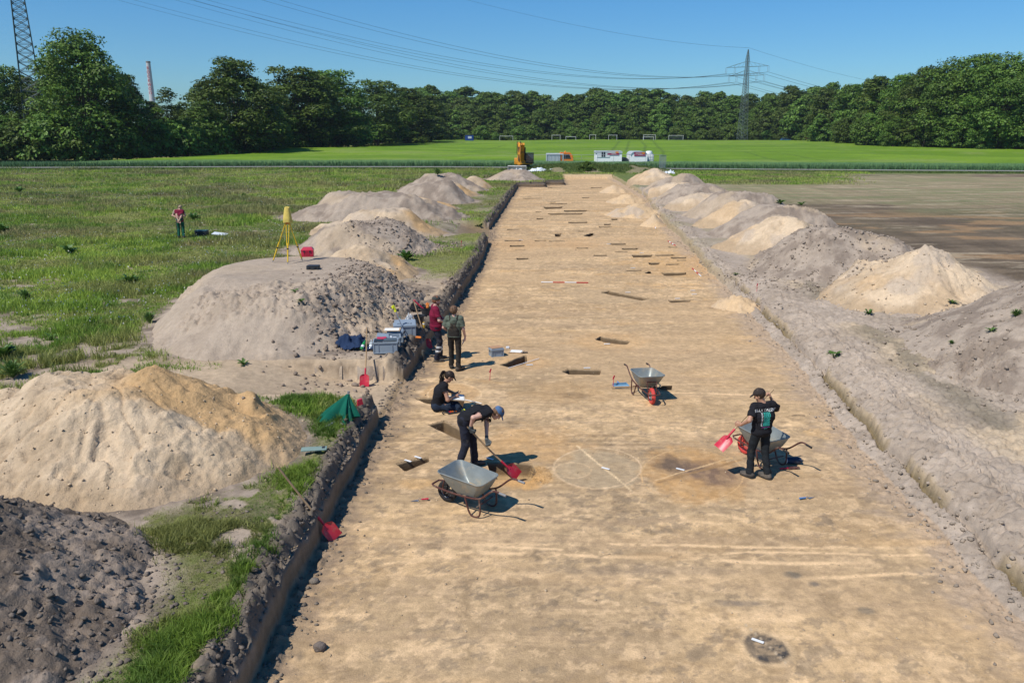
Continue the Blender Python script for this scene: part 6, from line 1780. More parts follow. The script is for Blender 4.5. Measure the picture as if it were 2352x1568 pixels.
    if cap is not None:
        Cp = SDF(); Cp.ell(HP(0, -.012, .040), (.090 * k, .110 * k, .096 * k), R_, .02)
        tilt = J.get('cap_tilt', -.1)
        def cm(D, X, Y, Z):
            v = np.stack([X - hd[0], Y - hd[1], Z - hd[2]], -1) @ R_ / k
            D = D + (fbm(v[..., 0] * 22, v[..., 1] * 22 + v[..., 2] * 12, 43, 2) - .5) * .008
            return np.maximum(D, (.036 + v[..., 1] * .12) - v[..., 2])
        if J.get('visor'):
            def cm(D, X, Y, Z):
                v = np.stack([X - hd[0], Y - hd[1], Z - hd[2]], -1) @ R_ / k
                return np.maximum(np.maximum(D, (.036 + v[..., 1] * .12) - v[..., 2]), v[..., 2] - (.082 + v[..., 1] * .12))
        co = sdf_mesh("cap" if not J.get('visor') else "visor", Cp, cap, e, .0075, .002, cm)
        Bm = SDF(); Bm.ell(HP(0, .095, .044), (.068, .085, .014), R_ @ np.array([[1, 0, 0], [0, math.cos(tilt - .12), -math.sin(tilt - .12)], [0, math.sin(tilt - .12), math.cos(tilt - .12)]]), .01)
        def bmod(D, X, Y, Z):
            v = np.stack([X - hd[0], Y - hd[1], Z - hd[2]], -1) @ R_ / k
            return np.maximum(D, .070 - v[..., 1])
        sdf_mesh("brim", Bm, cap, co, .006, 0, bmod)
    if gloves is not None:
        for i in (0, 1):
            G = SDF(); fd = v3(*J.get('fingers' + 'LR'[i], wr_[i] - el[i])); pd = v3(*J.get('palm' + 'LR'[i], (1 - 2 * i, 0, 0)))
            hand(G, wr_[i], fd, pd, J.get('thumb' + 'LR'[i], (-1, 1)[i]), J.get('curl' + 'LR'[i], .25), 1.08 * k)
            G.cone(wr_[i] + nrm(el[i] - wr_[i]) * .05, wr_[i], .031, .028, .01)
            sdf_mesh("glove", G, gloves, e, .006, .004)
    if bands is not None:
        def band(z0, z1, i):
            def f(D, X, Y, Z):
                D = tmod(D, X, Y, Z); d0 = np.hypot(X - (kn[0][0] + an[0][0]) / 2, Y - (kn[0][1] + an[0][1]) / 2); d1 = np.hypot(X - (kn[1][0] + an[1][0]) / 2, Y - (kn[1][1] + an[1][1]) / 2)
                return np.maximum(np.maximum(D - .004, np.maximum(z0 - Z, Z - z1)), (d0 - d1) * (1 if i == 0 else -1) * .5)
            sdf_mesh("reflective_band", T, M_REFL, to, .008, .006, f)
        for z0, z1 in bands: band(z0, z1, 0); band(z0, z1, 1)
    if bib is not None:
        # dungaree bib at the back and front and two shoulder straps that lie on the shirt
        def bmod2(D, X, Y, Z):
            D = smod(D, X, Y, Z) - .006
            t = (X - pel[0]) * up[0] + (Y - pel[1]) * up[1] + (Z - pel[2]) * up[2]
            xs_ = (X - pel[0]) * sd_[0] + (Y - pel[1]) * sd_[1] + (Z - pel[2]) * sd_[2]
            return np.maximum(D, np.maximum(np.maximum(-t, t - .33), np.abs(xs_) - (.15 - .10 * np.clip((t - .15) / .18, 0, 1))))
        sdf_mesh("bib", S, bib, to, h, .017, bmod2)
        def stmod(D, X, Y, Z):
            D = smod(D, X, Y, Z) - .006
            t = (X - pel[0]) * up[0] + (Y - pel[1]) * up[1] + (Z - pel[2]) * up[2]
            xs_ = (X - pel[0]) * sd_[0] + (Y - pel[1]) * sd_[1] + (Z - pel[2]) * sd_[2]
            c = .055 + .055 * np.clip((t - .30) / .25, 0, 1)
            return np.maximum(D, np.maximum(.30 - t, np.abs(np.abs(xs_) - c) - .021))
        sdf_mesh("shoulder_straps", S, bib, to, .007, .019, stmod)
    return dict(e=e, sh=sh, el=el, wr=wr_, shirt=so, trousers=to, up=up, fw=fw, sd=sd_, pel=pel, che=che, nk=nk, kn=kn, an=an, T=T, S=S)
M_SOLE = mat("boot_sole", (.03, .028, .025), rough=.9)
M_REFL = mat("reflective_tape", (.55, .56, .56), rough=.35, metal=.2)
def fab(n, c, **k): return mat(n, c, rough=.9, var=k.get('var', .12), scale=7, bump=.004, bscale=60, spec=.15, dirt=k.get('dirt'), dirt_amt=k.get('amt', 0))
M_BLACKT = fab("black_cotton", (.014, .014, .017)); M_NAVY = fab("dark_workwear", (.022, .024, .036), dirt=(.10, .085, .065), amt=.25)
M_MAROON = fab("maroon_cotton", (.17, .012, .035)); M_GREENT = fab("grey_green_cotton", (.105, .125, .095)); M_DUNG = fab("black_dungaree", (.028, .025, .022), dirt=(.09, .07, .05), amt=.3)
M_DARKT = fab("black_trousers", (.016, .019, .022), dirt=(.06, .055, .045), amt=.15); M_GREENTR = fab("green_trousers", (.012, .10, .06), dirt=(.03, .05, .04), amt=.3)
M_JEAN = fab("dark_jeans", (.02, .03, .05)); M_BOOTG = fab("dusty_boot", (.075, .068, .06), dirt=(.18, .15, .12), amt=.5); M_BOOTD = fab("dark_boot", (.05, .045, .04), dirt=(.15, .12, .09), amt=.4)
M_HAIRB = mat("brown_hair", (.14, .08, .045), rough=.55, var=.3, scale=40, bump=.004, bscale=90); M_HAIRD = mat("dark_hair", (.03, .018, .012), rough=.5, var=.3, scale=40, bump=.004, bscale=90)
M_HAIRL = mat("fair_hair", (.34, .25, .15), rough=.6, var=.2, scale=40); M_BEARD = mat("red_beard", (.22, .09, .045), rough=.8, var=.25, scale=50)
M_CAPG = fab("grey_cap", (.05, .055, .05)); M_CAPB = fab("blue_denim_cap", (.07, .13, .24), var=.3); M_CAPK = fab("dark_brown_cap", (.035, .028, .026)); M_GLOVE = fab("grey_green_glove", (.10, .11, .11))

def z2(px, py, z=0): 
    x, y = W(px, py, z); return Vector((x, y, z))
def toward(a, b): return math.atan2(-(b[0] - a[0]), (b[1] - a[1]))     # z rotation that turns +y from a to b

# 1 man in cap and maroon shirt, standing side on, hands at the belt, facing right
pm = person("person in grey cap and maroon T-shirt, hand on belly, reflective bands round the trouser legs", z2(1003, 828), toward((0, 0), (1, .25)),
  dict(pelvis=(0, 0, .97), chest=(0, -.02, 1.28), neck=(0, -.01, 1.50), head=(0, .035, 1.66), face=(.0, 1, -.12), belly=1, hip_dir=(1, .1, 0),
       wristR=(.09, .22, 1.10), elbowR=(1, -.5, -.3), palmR=(-.6, -1, 0), fingersR=(-.85, .5, 0), curlR=.35, wristL=(-.1, .24, 1.12), elbowL=(-1, -.3, -.2), palmL=(.6, -1, 0), fingersL=(1, .3, 0), curlL=.35,
       ankleL=(-.13, .12, .085), ankleR=(.12, -.02, .085), toeL=(-.2, 1, 0), toeR=(.1, 1, 0)), M_MAROON, M_NAVY, M_BOOTG, skin=M_SKIN, hair=M_BEARD, cap=M_CAPG, beard=M_BEARD, slim=1.16, H_=1.85, bands=[(.27, .33), (.38, .44)], sleeve=.70)
# lanyard
# 2 person with dungarees, seen from behind
pd_ = person("person in grey-green T-shirt and black dungarees seen from behind, holding a blue-handled trowel", z2(1045, 849), toward((0, 0), (.12, 1)),
  dict(pelvis=(0, 0, .93), chest=(0, 0, 1.22), neck=(0, .0, 1.42), head=(.0, .02, 1.575), face=(.35, 1, -.15), wristR=(.27, .07, .88), elbowR=(.4, -1, 0), palmR=(-1, 0, 0), curlR=.8, fingersR=(.05, .1, -1),
       wristL=(-.16, .18, .98), elbowL=(-.9, -.7, 0), palmL=(1, 0, 0), fingersL=(.3, .5, -.6), curlL=.4, ankleL=(-.11, .10, .085), ankleR=(.11, -.10, .085), toeL=(-.35, 1, 0), toeR=(.75, .7, 0)),
  M_GREENT, M_DUNG, M_BOOTD, hair=M_HAIRB, hair_style='mop', slim=.98, H_=1.72, sleeve=.78, bib=M_DUNG, tuck=True)
tr_ = MB().tube([(0, 0, 0), (0, .0, -.11)], .011, 8).build("trowel_handle_tmp", mat("blue_plastic", (.10, .22, .45), rough=.4)); bpy.data.objects.remove(tr_)
# hood on the shirt of person 2
hd_ = SDF(); c_ = pd_['nk'] - pd_['fw'] * .085
for i in range(9):
    a0 = math.pi * (i / 9) + math.pi; a1 = math.pi * ((i + 1) / 9) + math.pi
    hd_.cone(pd_['nk'] + v3(.12 * math.cos(a0), .03 + .12 * math.sin(a0), -.02 - .06 * abs(math.sin(a0))), pd_['nk'] + v3(.12 * math.cos(a1), .03 + .12 * math.sin(a1), -.02 - .06 * abs(math.sin(a1))), .028, .028, .02)
hd_.ell(pd_['nk'] + v3(0, -.10, -.10), (.09, .03, .08), None, .03)
sdf_mesh("hood", hd_, M_GREENT, pd_['shirt'], .009, 0, cut_mod([], .02, 14, 3))
# 3 seated digger
ps_ = person("person with dreadlock ponytail and dark visor seated on the pit edge, drawing on a board", z2(1002, 941), toward((0, 0), (1, .12)),
  dict(pelvis=(0, .02, .12), chest=(0, .10, .43), neck=(0, .20, .63), head=(0, .31, .76), face=(0, 1, -.75), head_up=(0, .75, 1), hip_dir=(1, 0, 0),
       wristR=(.06, .40, .33), elbowR=(.8, -.3, -.5), palmR=(-.2, 0, -1), fingersR=(-.5, 1, -.1), curlR=.6, wristL=(-.14, .42, .33), elbowL=(-1, -.3, -.6), palmL=(.3, 0, 1), fingersL=(.5, 1, 0), curlL=.4,
       ankleR=(.14, .62, -.32), ankleL=(-.14, .72, -.30), kneeR=(.2, .8, 1), kneeL=(-.2, .8, 1), toeR=(0, 1, 0), toeL=(0, 1, 0), visor=1, cap_tilt=-.25),
  M_BLACKT, M_JEAN, M_BOOTD, skin=M_SKINT, hair=M_HAIRD, hair_style='dreads', cap=M_CAPK, slim=1.12, H_=1.82, sleeve=.35)
e = empty("drawing_board", ps_['e'].location + Vector((0, 0, 0)), ps_['e'].rotation_euler.z, "white drawing board on the seated person's lap", "drawing board")
MB().box((-.02, .50, .27), (.42, .30, .012), Matrix.Rotation(-.12, 4, 'X')).build("board", mat("pale_wood", (.5, .42, .32), rough=.7), e); MB().box((-.02, .50, .279), (.36, .25, .004), Matrix.Rotation(-.12, 4, 'X')).build("paper", mat("white_paper", (.75, .75, .72), rough=.8), e)
# 4 bending shoveller
_l = z2(1078, 1074); _rz = toward((0, 0), (1, .05)); _T = z2(1190, 1094, -.16); _Tl = Matrix.Rotation(-_rz, 3, 'Z') @ (_T - _l)
_A = Vector((.16, .06, .79)); _G = _A + (_Tl - _A).normalized() * .40
pb_ = person("person in black T-shirt and blue denim cap bending forward, shovelling into the pit", z2(1078, 1074), toward((0, 0), (1, .05)),
  dict(pelvis=(0, -.08, .95), chest=(0, .18, 1.10), neck=(-.01, .38, 1.11), head=(-.01, .525, 1.06), face=(0, .55, -1), head_up=(0, 1, .40), hip_dir=(1, -.1, 0), sh_dir=(1, .1, .14),
       wristR=(.17, .03, .85), elbowR=(1, -1.2, .9), palmR=(-.6, .6, -.2), fingersR=(-.2, .35, -1), curlR=.85, wristL=(_G.x, _G.y, _G.z + .075), elbowL=(-.8, .1, -.1), palmL=(1, -.2, 0), fingersL=(.1, .3, -1), curlL=.85,
       ankleR=(.13, -.20, .085), ankleL=(-.12, .10, .085), toeR=(.2, 1, 0), toeL=(-.1, 1, 0), kneeR=(0, 1, 0), kneeL=(0, 1, 0), cap_tilt=-.15),
  M_BLACKT, M_NAVY, M_BOOTG, hair=M_HAIRB, cap=M_CAPB, slim=1.02, H_=1.82, sleeve=.5, gloves=M_GLOVE, shirt_wr=.03)
# 5 digger with the printed tour shirt
pt_ = person("person in dark cap and black printed T-shirt seen from behind with a red shovel", z2(1738, 1095), toward((0, 0), (-.42, 1)),
  dict(pelvis=(0.02, 0, .90), chest=(0.03, -.01, 1.19), neck=(0.02, .01, 1.40), head=(-.04, .06, 1.545), face=(-.75, .8, -.50), head_up=(-.3, .3, 1), sh_dir=(1, -.22, .02),
       wristL=(-.30, .16, 1.00), elbowL=(-.6, -1, -.3), palmL=(.6, .6, 0), fingersL=(-.7, .6, -.1), curlL=.8, wristR=(.29, .14, 1.43), elbowR=(1, -.1, -1.4), palmR=(-.7, .3, .2), fingersR=(-.35, .1, 1), curlR=.85,
       ankleL=(-.13, .03, .085), ankleR=(.12, -.14, .085), toeL=(-.35, 1, 0), toeR=(-.25, 1, 0), cap_tilt=-.2),
  M_BLACKT, M_DARKT, M_BOOTG, hair=M_HAIRD, cap=M_CAPK, slim=1.03, H_=1.70, sleeve=.72, skin=M_SKINT)
# print on the shirt's back: lettering laid onto the cloth
def print_on(p, me, name, m_, uc, vc, rot=0.0):
    bv = BVHTree.FromPolygons([v.co for v in p['shirt'].data.vertices], [list(f.vertices) for f in p['shirt'].data.polygons])
    sd1 = Vector(p['sd']); up1 = Vector(p['up']); fw1 = Vector(p['fw']); pel1 = Vector(p['pel'])
    if fw1.y < 0: fw1 = -fw1
    # triangles fine enough to follow the folds
    bm = bmesh.new(); bm.from_mesh(me); bmesh.ops.triangulate(bm, faces=bm.faces); bmesh.ops.subdivide_edges(bm, edges=[e_ for e_ in bm.edges if e_.calc_length() > .03], cuts=1)
    c, s = math.cos(rot), math.sin(rot)
    for v in bm.verts:
        a, b = v.co.x, v.co.y; a, b = a * c - b * s, a * s + b * c
        o = pel1 + sd1 * (uc + a) + up1 * (vc + b) - fw1 * .5
        hit = bv.ray_cast(o, fw1, 1.0)
        v.co = (hit[0] - fw1 * .004) if hit[0] is not None else (o + fw1 * .4)
    bm.to_mesh(me); bm.free(); me.materials.append(m_)
    return link(name, me, p['shirt'])
M_PW = mat("white_print", (.70, .70, .68), rough=.7); M_PT = mat("teal_print", (.05, .50, .42), rough=.7); M_PP = mat("violet_print", (.45, .10, .48), rough=.7)
me = text_mesh("BILLY TALENT", .070, 0, 1, .95); print_on(pt_, me, "title_print", M_PW, .0, .41)
lst = ["12.01 AMSTERDAM NL", "13.01 BRUSSELS BE", "15.01 COLOGNE DE", "16.01 HAMBURG DE", "18.01 OSLO NO", "19.01 STOCKHOLM SE", "21.01 BERLIN DE", "23.01 PRAGUE CZ", "25.01 VIENNA AT", "27.01 MUNICH DE", "29.01 ZURICH CH", "31.01 MILAN IT", "02.02 LEIPZIG DE", "04.02 PARIS FR"]
# the tour list is far too small to read in the photo: rows of little teal dashes
def bars(rows, w, hrow, step, seed, jit=True):
    r5 = random.Random(seed); bm = bmesh.new()
    for i in range(rows):
        y0 = -i * step; x0 = -w / 2
        while x0 < w / 2 - .008:
            l_ = r5.uniform(.012, .032); x1_ = min(x0 + l_, w / 2)
            vs_ = [bm.verts.new((a, b, 0)) for a, b in ((x0, y0), (x1_, y0), (x1_, y0 + hrow), (x0, y0 + hrow))]; bm.faces.new(vs_); x0 = x1_ + r5.uniform(.004, .009)
    me = bpy.data.meshes.new("bars"); bm.to_mesh(me); bm.free(); return me
print_on(pt_, bars(17, .125, .008, .0145, 2), "tour_list_print", M_PT, .015, .365)
print_on(pt_, bars(17, .03, .006, .0145, 5), "tour_date_print", M_PW, -.075, .365)
me = text_mesh("CRISIS OF FAITH", .024, 0, 1, .9); print_on(pt_, me, "album_print", M_PP, .0, .105)
print_on(pt_, bars(1, .07, .009, .01, 8), "footer_print", M_PT, .01, .078)
# 6, 7 the two in the meadow
x_, y_ = W(417, 546, GZ)
po = person("person in burgundy T-shirt and green trousers standing in the meadow, hands clasped behind the back", (x_, y_, GZ), toward((0, 0), (-.15, 1)),
  dict(pelvis=(0, 0, .92), chest=(-.01, .05, 1.21), neck=(.01, .09, 1.41), head=(.05, .16, 1.54), face=(.2, 1, -.6), sh_dir=(1, 0, -.06),
       wristL=(-.03, -.15, .88), elbowL=(-1, -.4, 0), palmL=(0, -1, 0), fingersL=(.6, 0, -.8), wristR=(.0, -.16, .90), elbowR=(1, -.4, 0), palmR=(0, -1, 0), fingersR=(-.6, 0, -.8), curlR=.6,
       ankleL=(-.12, 0, .085), ankleR=(.13, 0, .085)), M_MAROON, M_GREENTR, M_BOOTD, hair=M_HAIRL, slim=1.0, H_=1.74, sleeve=.55, h=.012)
po2 = person("person with a hair bun and beige shirt leaning in just behind the one in burgundy", (x_ - .20, y_ + .45, GZ), toward((0, 0), (.35, -1)),
  dict(pelvis=(0, 0, .92), chest=(0, .06, 1.21), neck=(-.02, .12, 1.40), head=(-.06, .2, 1.52), face=(-.1, 1, -.7), wristL=(-.1, .26, 1.05), elbowL=(-1, -.4, 0), wristR=(.1, .28, 1.05), elbowR=(1, -.4, 0),
       ankleL=(-.12, 0, .085), ankleR=(.13, 0, .085)), fab("beige_cotton", (.33, .28, .20)), fab("brown_trousers", (.05, .04, .028)), M_BOOTD, hair=M_HAIRD, hair_style='bun', slim=1.0, H_=1.74, sleeve=.6, h=.012)
# ------------------------------------------------------------------ tools and gear
M_WOOD = mat("ash_handle", (.40, .27, .15), rough=.55, var=.2, scale=12, bump=.002, bscale=40)
M_REDS = mat("red_enamel", (.50, .02, .045), rough=.4, var=.1, scale=8, dirt=(.32, .22, .14), dirt_amt=.35, spec=.5)
M_ZINC = mat("zinc_tray", (.25, .275, .265), rough=.45, metal=.35, var=.18, scale=5, dirt=(.42, .36, .26), dirt_amt=.35)
M_FRAME = mat("rusty_red_frame", (.085, .032, .026), rough=.55, var=.25, scale=9, dirt=(.25, .19, .14), dirt_amt=.3)
M_REDW = mat("red_wheel", (.55, .06, .05), rough=.55, var=.1, scale=6, dirt=(.4, .25, .18), dirt_amt=.2)
M_GRIP = mat("grey_grip", (.22, .22, .22), rough=.7); M_GRIPK = mat("black_grip", (.02, .02, .02), rough=.7)
def align(o, p0, p1, roll=0.0):
    """lay an object whose local z runs from its origin upward along p0 -> p1"""
    d = (Vector(p1) - Vector(p0)).normalized(); q = d.to_track_quat('Z', 'Y'); o.rotation_mode = 'QUATERNION'
    from mathutils import Quaternion
    o.rotation_quaternion = q @ Quaternion((0, 0, 1), roll); o.location = p0
def shovel(tip, top, roll, label, col=M_REDS, Ls=1.45):
    """origin at the blade's edge, local z up the handle"""
    e = empty("shovel", (0, 0, 0), 0, label, "shovel", "red shovels")
    # dished blade
    V = []; F = []; nu, nvv = 9, 9
    for j in range(nvv):
        t = j / (nvv - 1); z = .30 * t
        w_ = .118 if t < .75 else .118 * math.sqrt(max(.05, 1 - ((t - .75) / .27) ** 2))
        for i in range(nu):
            u = -1 + 2 * i / (nu - 1); V.append((u * w_, -.035 * (u * u) * (.6 + .4 * t) + .02 * (t - .5) ** 2 + (.012 if abs(u) < .13 else 0) * t, z))
    n = len(V); V += [(a, b - .003, c) for a, b, c in V]
    for j in range(nvv - 1):
        for i in range(nu - 1):
            a = j * nu + i; F.append((a, a + 1, a + nu + 1, a + nu)); F.append((n + a, n + a + nu, n + a + nu + 1, n + a + 1))
    for i in range(nu - 1): F.append((i, n + i, n + i + 1, i + 1)); q = (nvv - 1) * nu; F.append((q + i, q + i + 1, n + q + i + 1, n + q + i))
    for j in range(nvv - 1):
        a = j * nu; F.append((a, a + nu, n + a + nu, n + a)); a = j * nu + nu - 1; F.append((a, n + a, n + a + nu, a + nu))
    MB().add(V, F).build("blade", col, e, True)
    MB().tube([(0, .012, .22), (0, .03, .31), (0, .036, .45)], [.016, .021, .0215], 10).build("socket", col, e, True)
    MB().tube(smooth_path([(0, .036, .40), (0, .05, .75), (0, .035, 1.1), (0, 0.0, Ls)], 5), .0165, 10).build("handle", M_WOOD, e, True)
    align(e, tip, top, roll); return e
# leaning in front of the cut face, blade down
fz_ = 18.62
p0 = Vector((*W(848, 871, 0.0), 0.03)); p0.y = 18.75
shovel(p0, p0 + Vector((.04, .45, 1.36)), math.pi, "red shovel standing upright with its handle against the cut bank, left of the grey crates")
p0 = Vector((*W(985, 803, 0), .02)); shovel(p0 + Vector((0, 0, 0)), p0 + Vector((-.42, .35, 1.3)), 2.6, "red shovel leaning in the shade on the bank just behind the man in the cap")
# lying across the bank edge, blade on the trench floor
p0 = z2(772, 1236, .03); p1 = Vector((*W(633, 1065, 1.30), 1.30)); shovel(p0, p1, 2.2, "red shovel leaning over the left bank edge, nearest of all to the camera")
# behind the wheelbarrow
p0 = z2(1543, 893, .03); p1 = z2(1400, 889, .05); shovel(p0, p1, 1.2, "shovel lying on the sand behind the red-wheeled barrow", mat("dark_blade", (.10, .09, .08), rough=.5, metal=.4))
# held by the bending person
def fig(p, v): return p['e'].matrix_world @ Vector(v)
bpy.context.view_layer.update()
def hold(p, i): 
    f_ = p['wr'][i] + nrm(p['wr'][i] - p['el'][i]) * .075; return fig(p, f_)
shovel(_T, fig(pb_, _A + (_A - _Tl).normalized() * .08), 2.2, "red shovel held by the bending person, its blade in the pit")
a = hold(pt_, 1); b = hold(pt_, 0); d = (b - a).normalized(); shovel(a + d * 1.33, a, .4 , "red shovel with a worn blade held by the person in the printed T-shirt")
# wheelbarrows -------------------------------------------------------------
def wheelbarrow(label, loc, rz, wheel_m, rim_m, grip_m, load=0.0):
    e = empty("wheelbarrow", loc, rz, label, "wheelbarrow", "wheelbarrows on the trench floor"); e.scale = (.96,) * 3
    def ring(w1, w2, l0, l1, z0, z1, r, n=7):
        """rounded rectangle: front (y=l1) width w1, rear width w2"""
        P = []
        for (sx, sy) in ((1, 1), (-1, 1), (-1, -1), (1, -1)):
            w_ = w1 if sy > 0 else w2; yy_ = l1 if sy > 0 else l0; zz = z1 if sy > 0 else z0
            for i in range(n):
                a0 = {(1, 1): 0, (-1, 1): math.pi / 2, (-1, -1): math.pi, (1, -1): 1.5 * math.pi}[(sx, sy)]; a = a0 + math.pi / 2 * i / (n - 1)
                P.append(Vector((sx * (w_ - r) + math.cos(a) * r, yy_ - sy * r + math.sin(a) * r, zz)))
        return P
    sec = [ring(.325, .30, -.42, .50, .62, .68, .11), ring(.30, .28, -.40, .455, .56, .61, .11), ring(.25, .235, -.33, .33, .43, .45, .09), ring(.20, .19, -.25, .20, .335, .335, .07), ring(.16, .15, -.20, .15, .325, .325, .05)]
    inn = [[Vector((p.x * .975, p.y * .975, p.z + .004)) for p in s] for s in sec]
    n = len(sec[0]); V = []; F = []
    for s in sec: V += s
    for s in inn: V += s
    k = len(sec)
    for j in range(k - 1):
        for i in range(n):
            F.append((j * n + i, (j + 1) * n + i, (j + 1) * n + (i + 1) % n, j * n + (i + 1) % n))
            a = k * n; F.append((a + j * n + i, a + j * n + (i + 1) % n, a + (j + 1) * n + (i + 1) % n, a + (j + 1) * n + i))
    F.append(tuple((k - 1) * n + i for i in range(n))); F.append(tuple(k * n + (k - 1) * n + i for i in range(n))[::-1])
    for i in range(n): F.append((i, (i + 1) % n, k * n + (i + 1) % n, k * n + i))
    tr = MB().add(V, F).build("tray", M_ZINC, e, True)
    MB().tube(sec[0], .011, 8, closed=True).build("rim", M_ZINC, tr, True)
    fr = MB()
    for s in (-1, 1):
        fr.tube(smooth_path([(s * .29, -.80, .60), (s * .29, -.70, .61), (s * .285, -.60, .56), (s * .25, -.38, .38), (s * .215, -.1, .315), (s * .19, .25, .30), (s * .15, .60, .30)], 5), .0165, 8)
        fr.tube([(s * .15, .60, .30), (s * .13, .70, .30), (s * .09, .76, .305)], .0165, 8)
        fr.tube([(s * .11, .50, .20), (s * .10, .52, .33), (s * .12, .445, .53)], .014, 6)
    fr.tube([(-.09, .76, .305), (.09, .76, .305)], .0165, 8).tube([(-.12, .445, .53), (.12, .445, .53)], .012, 6)
    fr.build("frame", M_FRAME, e, True)
    for s in (-1, 1):
        MB().tube(smooth_path([(s * .23, -.05, .31), (s * .245, -.13, .10), (s * .25, -.20, .02), (s * .25, -.30, .02), (s * .25, -.37, .10), (s * .25, -.36, .36)], 5), .0155, 8).build("leg", M_FRAME, e, True)
        MB().tube([(s * .29, -.92, .585), (s * .29, -.79, .60)], .021, 10).build("grip", grip_m, e, True)
    MB().tube([(-.24, -.3, .2), (.24, -.3, .2)], .011, 6).build("brace", M_FRAME, e)
    w_ = MB().lathe([(.105, -.028), (.125, -.042), (.165, -.045), (.190, -.030), (.198, 0), (.190, .030), (.165, .045), (.125, .042), (.105, .028), (.105, -.028)], 28, (0, .50, .198), 'X').build("wheel", wheel_m, e, True)
    MB().lathe([(.03, -.03), (.045, -.018), (.095, -.020), (.107, -.034), (.107, .034), (.095, .020), (.045, .018), (.03, .03)], 24, (0, .50, .198), 'X').build("hub", rim_m, w_, True)
    MB().tube([(-.11, .50, .198), (.11, .50, .198)], .012, 8).build("axle", M_BLK, e)
    if load:
        x__, y__ = np.meshgrid(np.linspace(-.17, .17, 16), np.linspace(-.2, .3, 20)); zz = .335 + load * (1 - (x__ / .2) ** 2) * (.4 + .6 * sm(-.2, .3, y__)) + (fbm(x__ * 14, y__ * 14, 5, 3) - .5) * .05
        I = np.arange(320).reshape(20, 16); Fq = np.stack([I[:-1, :-1], I[:-1, 1:], I[1:, 1:], I[1:, :-1]], -1).reshape(-1, 4)
        o = link("sand_load", mesh_np("sand_load", np.stack([x__, y__, zz], -1), Fq, mat("load_sand", (.50, .36, .20), rough=.95, bump=.01, bscale=40)), None, loc, (0, 0, rz)); tag(o, "little mound of ochre sand in the tray of the wheelbarrow " + ("beside the bending person" if load < .09 else "behind the printed T-shirt"), "sand")
    return e
M_RIMG = mat("grey_rim", (.30, .31, .32), rough=.4, metal=.5)
A_ = z2(1026, 1150); B_ = z2(1160, 1112, .6); rzA = toward((B_.x, B_.y), (A_.x, A_.y))
wheelbarrow("zinc wheelbarrow with a black tyre standing in front of the bending person", A_ - Vector((-math.sin(rzA), math.cos(rzA), 0)) * .50, rzA, M_TYRE, M_RIMG, M_GRIP, .07)
A_ = z2(1497, 928); rzB = toward((0, 0), (.14, -1)); wheelbarrow("zinc wheelbarrow with a red wheel pointing at the camera in the middle of the trench", A_ - Vector((-math.sin(rzB), math.cos(rzB), 0)) * .50, rzB, M_REDW, M_RIMG, M_GRIPK)
A_ = z2(1708, 1040); B_ = z2(1835, 1028, .6); rzC = toward((B_.x, B_.y), (A_.x, A_.y))
wheelbarrow("zinc wheelbarrow with a red wheel and some sand, behind the person in the printed T-shirt", A_ - Vector((-math.sin(rzC), math.cos(rzC), 0)) * .50, rzC, M_REDW, M_RIMG, M_GRIPK, .12)

# survey tripod ---------------------------------------------------------------
M_YT = mat("yellow_lacquer", (.72, .46, .015), rough=.4, spec=.5, var=.05); M_ORT = mat("orange_metal", (.62, .13, .02), rough=.4); M_COV = mat("yellow_cover", (.62, .47, .11), rough=.7, var=.15, scale=10, bump=.01, bscale=14)
L2p = HEAP_BY['L2']
fl_, fc_, frr = heap_hit(626, 603), heap_hit(661, 608), heap_hit(695, 600)
top_ = Vector((fc_[0] - .03, fc_[1] + .50, fc_[2] + 1.42))
e = empty("survey_tripod", (top_.x, top_.y, fc_[2]), 0, "yellow survey tripod with an instrument under a yellow cover on the flat-topped heap", "tripod")
hz = 1.42
for (fx_, fy_, fz__) in (fl_, fc_, frr):
    ft = Vector((fx_ - top_.x, fy_ - top_.y, fz__ - fc_[2])); hp_ = Vector((ft.x * .10, ft.y * .10, hz)); d = (ft - hp_); sd2 = d.cross(Vector((0, 0, 1))).normalized()
    l_ = MB()
    for s in (-1, 1): l_.tube([hp_ + sd2 * .055 * s, hp_ + d * .55 + sd2 * .028 * s], .014, 6)
    l_.tube([hp_ + d * .50, hp_ + d * .94], [.030, .022], 6); lo_ = l_.build("leg", M_YT, e, True)
    MB().tube([hp_ + d * .62 , hp_ + d * .645], .038, 8).build("clamp", M_BLK, lo_); MB().tube([hp_ + d * .93, hp_ + d * .99], [.02, .008], 6).lathe([(0, 0), (.03, .0), (.03, .015), (0, .015)], 8, hp_ + d * .95).build("foot", M_RIMG, lo_)
MB().lathe([(.0, hz - .06), (.07, hz - .06), (.085, hz - .03), (.085, hz + .02), (.0, hz + .02)], 12).box((0, -.09, hz - .03), (.11, .03, .09)).box((0, .09, hz - .03), (.09, .03, .09)).build("head", M_ORT, e, True)
cv_ = MB(); V = []; F = []
for j, (w_, z_) in enumerate([(.175, -.05), (.185, -.02), (.165, .12), (.135, .28), (.108, .42), (.10, .46), (.02, .475)]):
    for i in range(24):
        a = 2 * math.pi * i / 24; c, s = math.cos(a), math.sin(a); q = (abs(c) ** 4 + abs(s) ** 4) ** -.25
        ww = w_ * (1 + .05 * math.sin(a * 5 + j)); V.append((c * q * ww * .8, s * q * ww * .8, hz + .02 + z_ + .012 * math.sin(a * 3)))
for j in range(6):
    for i in range(24): F.append((j * 24 + i, j * 24 + (i + 1) % 24, (j + 1) * 24 + (i + 1) % 24, (j + 1) * 24 + i))
F.append(tuple(range(144, 168))); cv_.add(V, F).build("cover", M_COV, e, True)
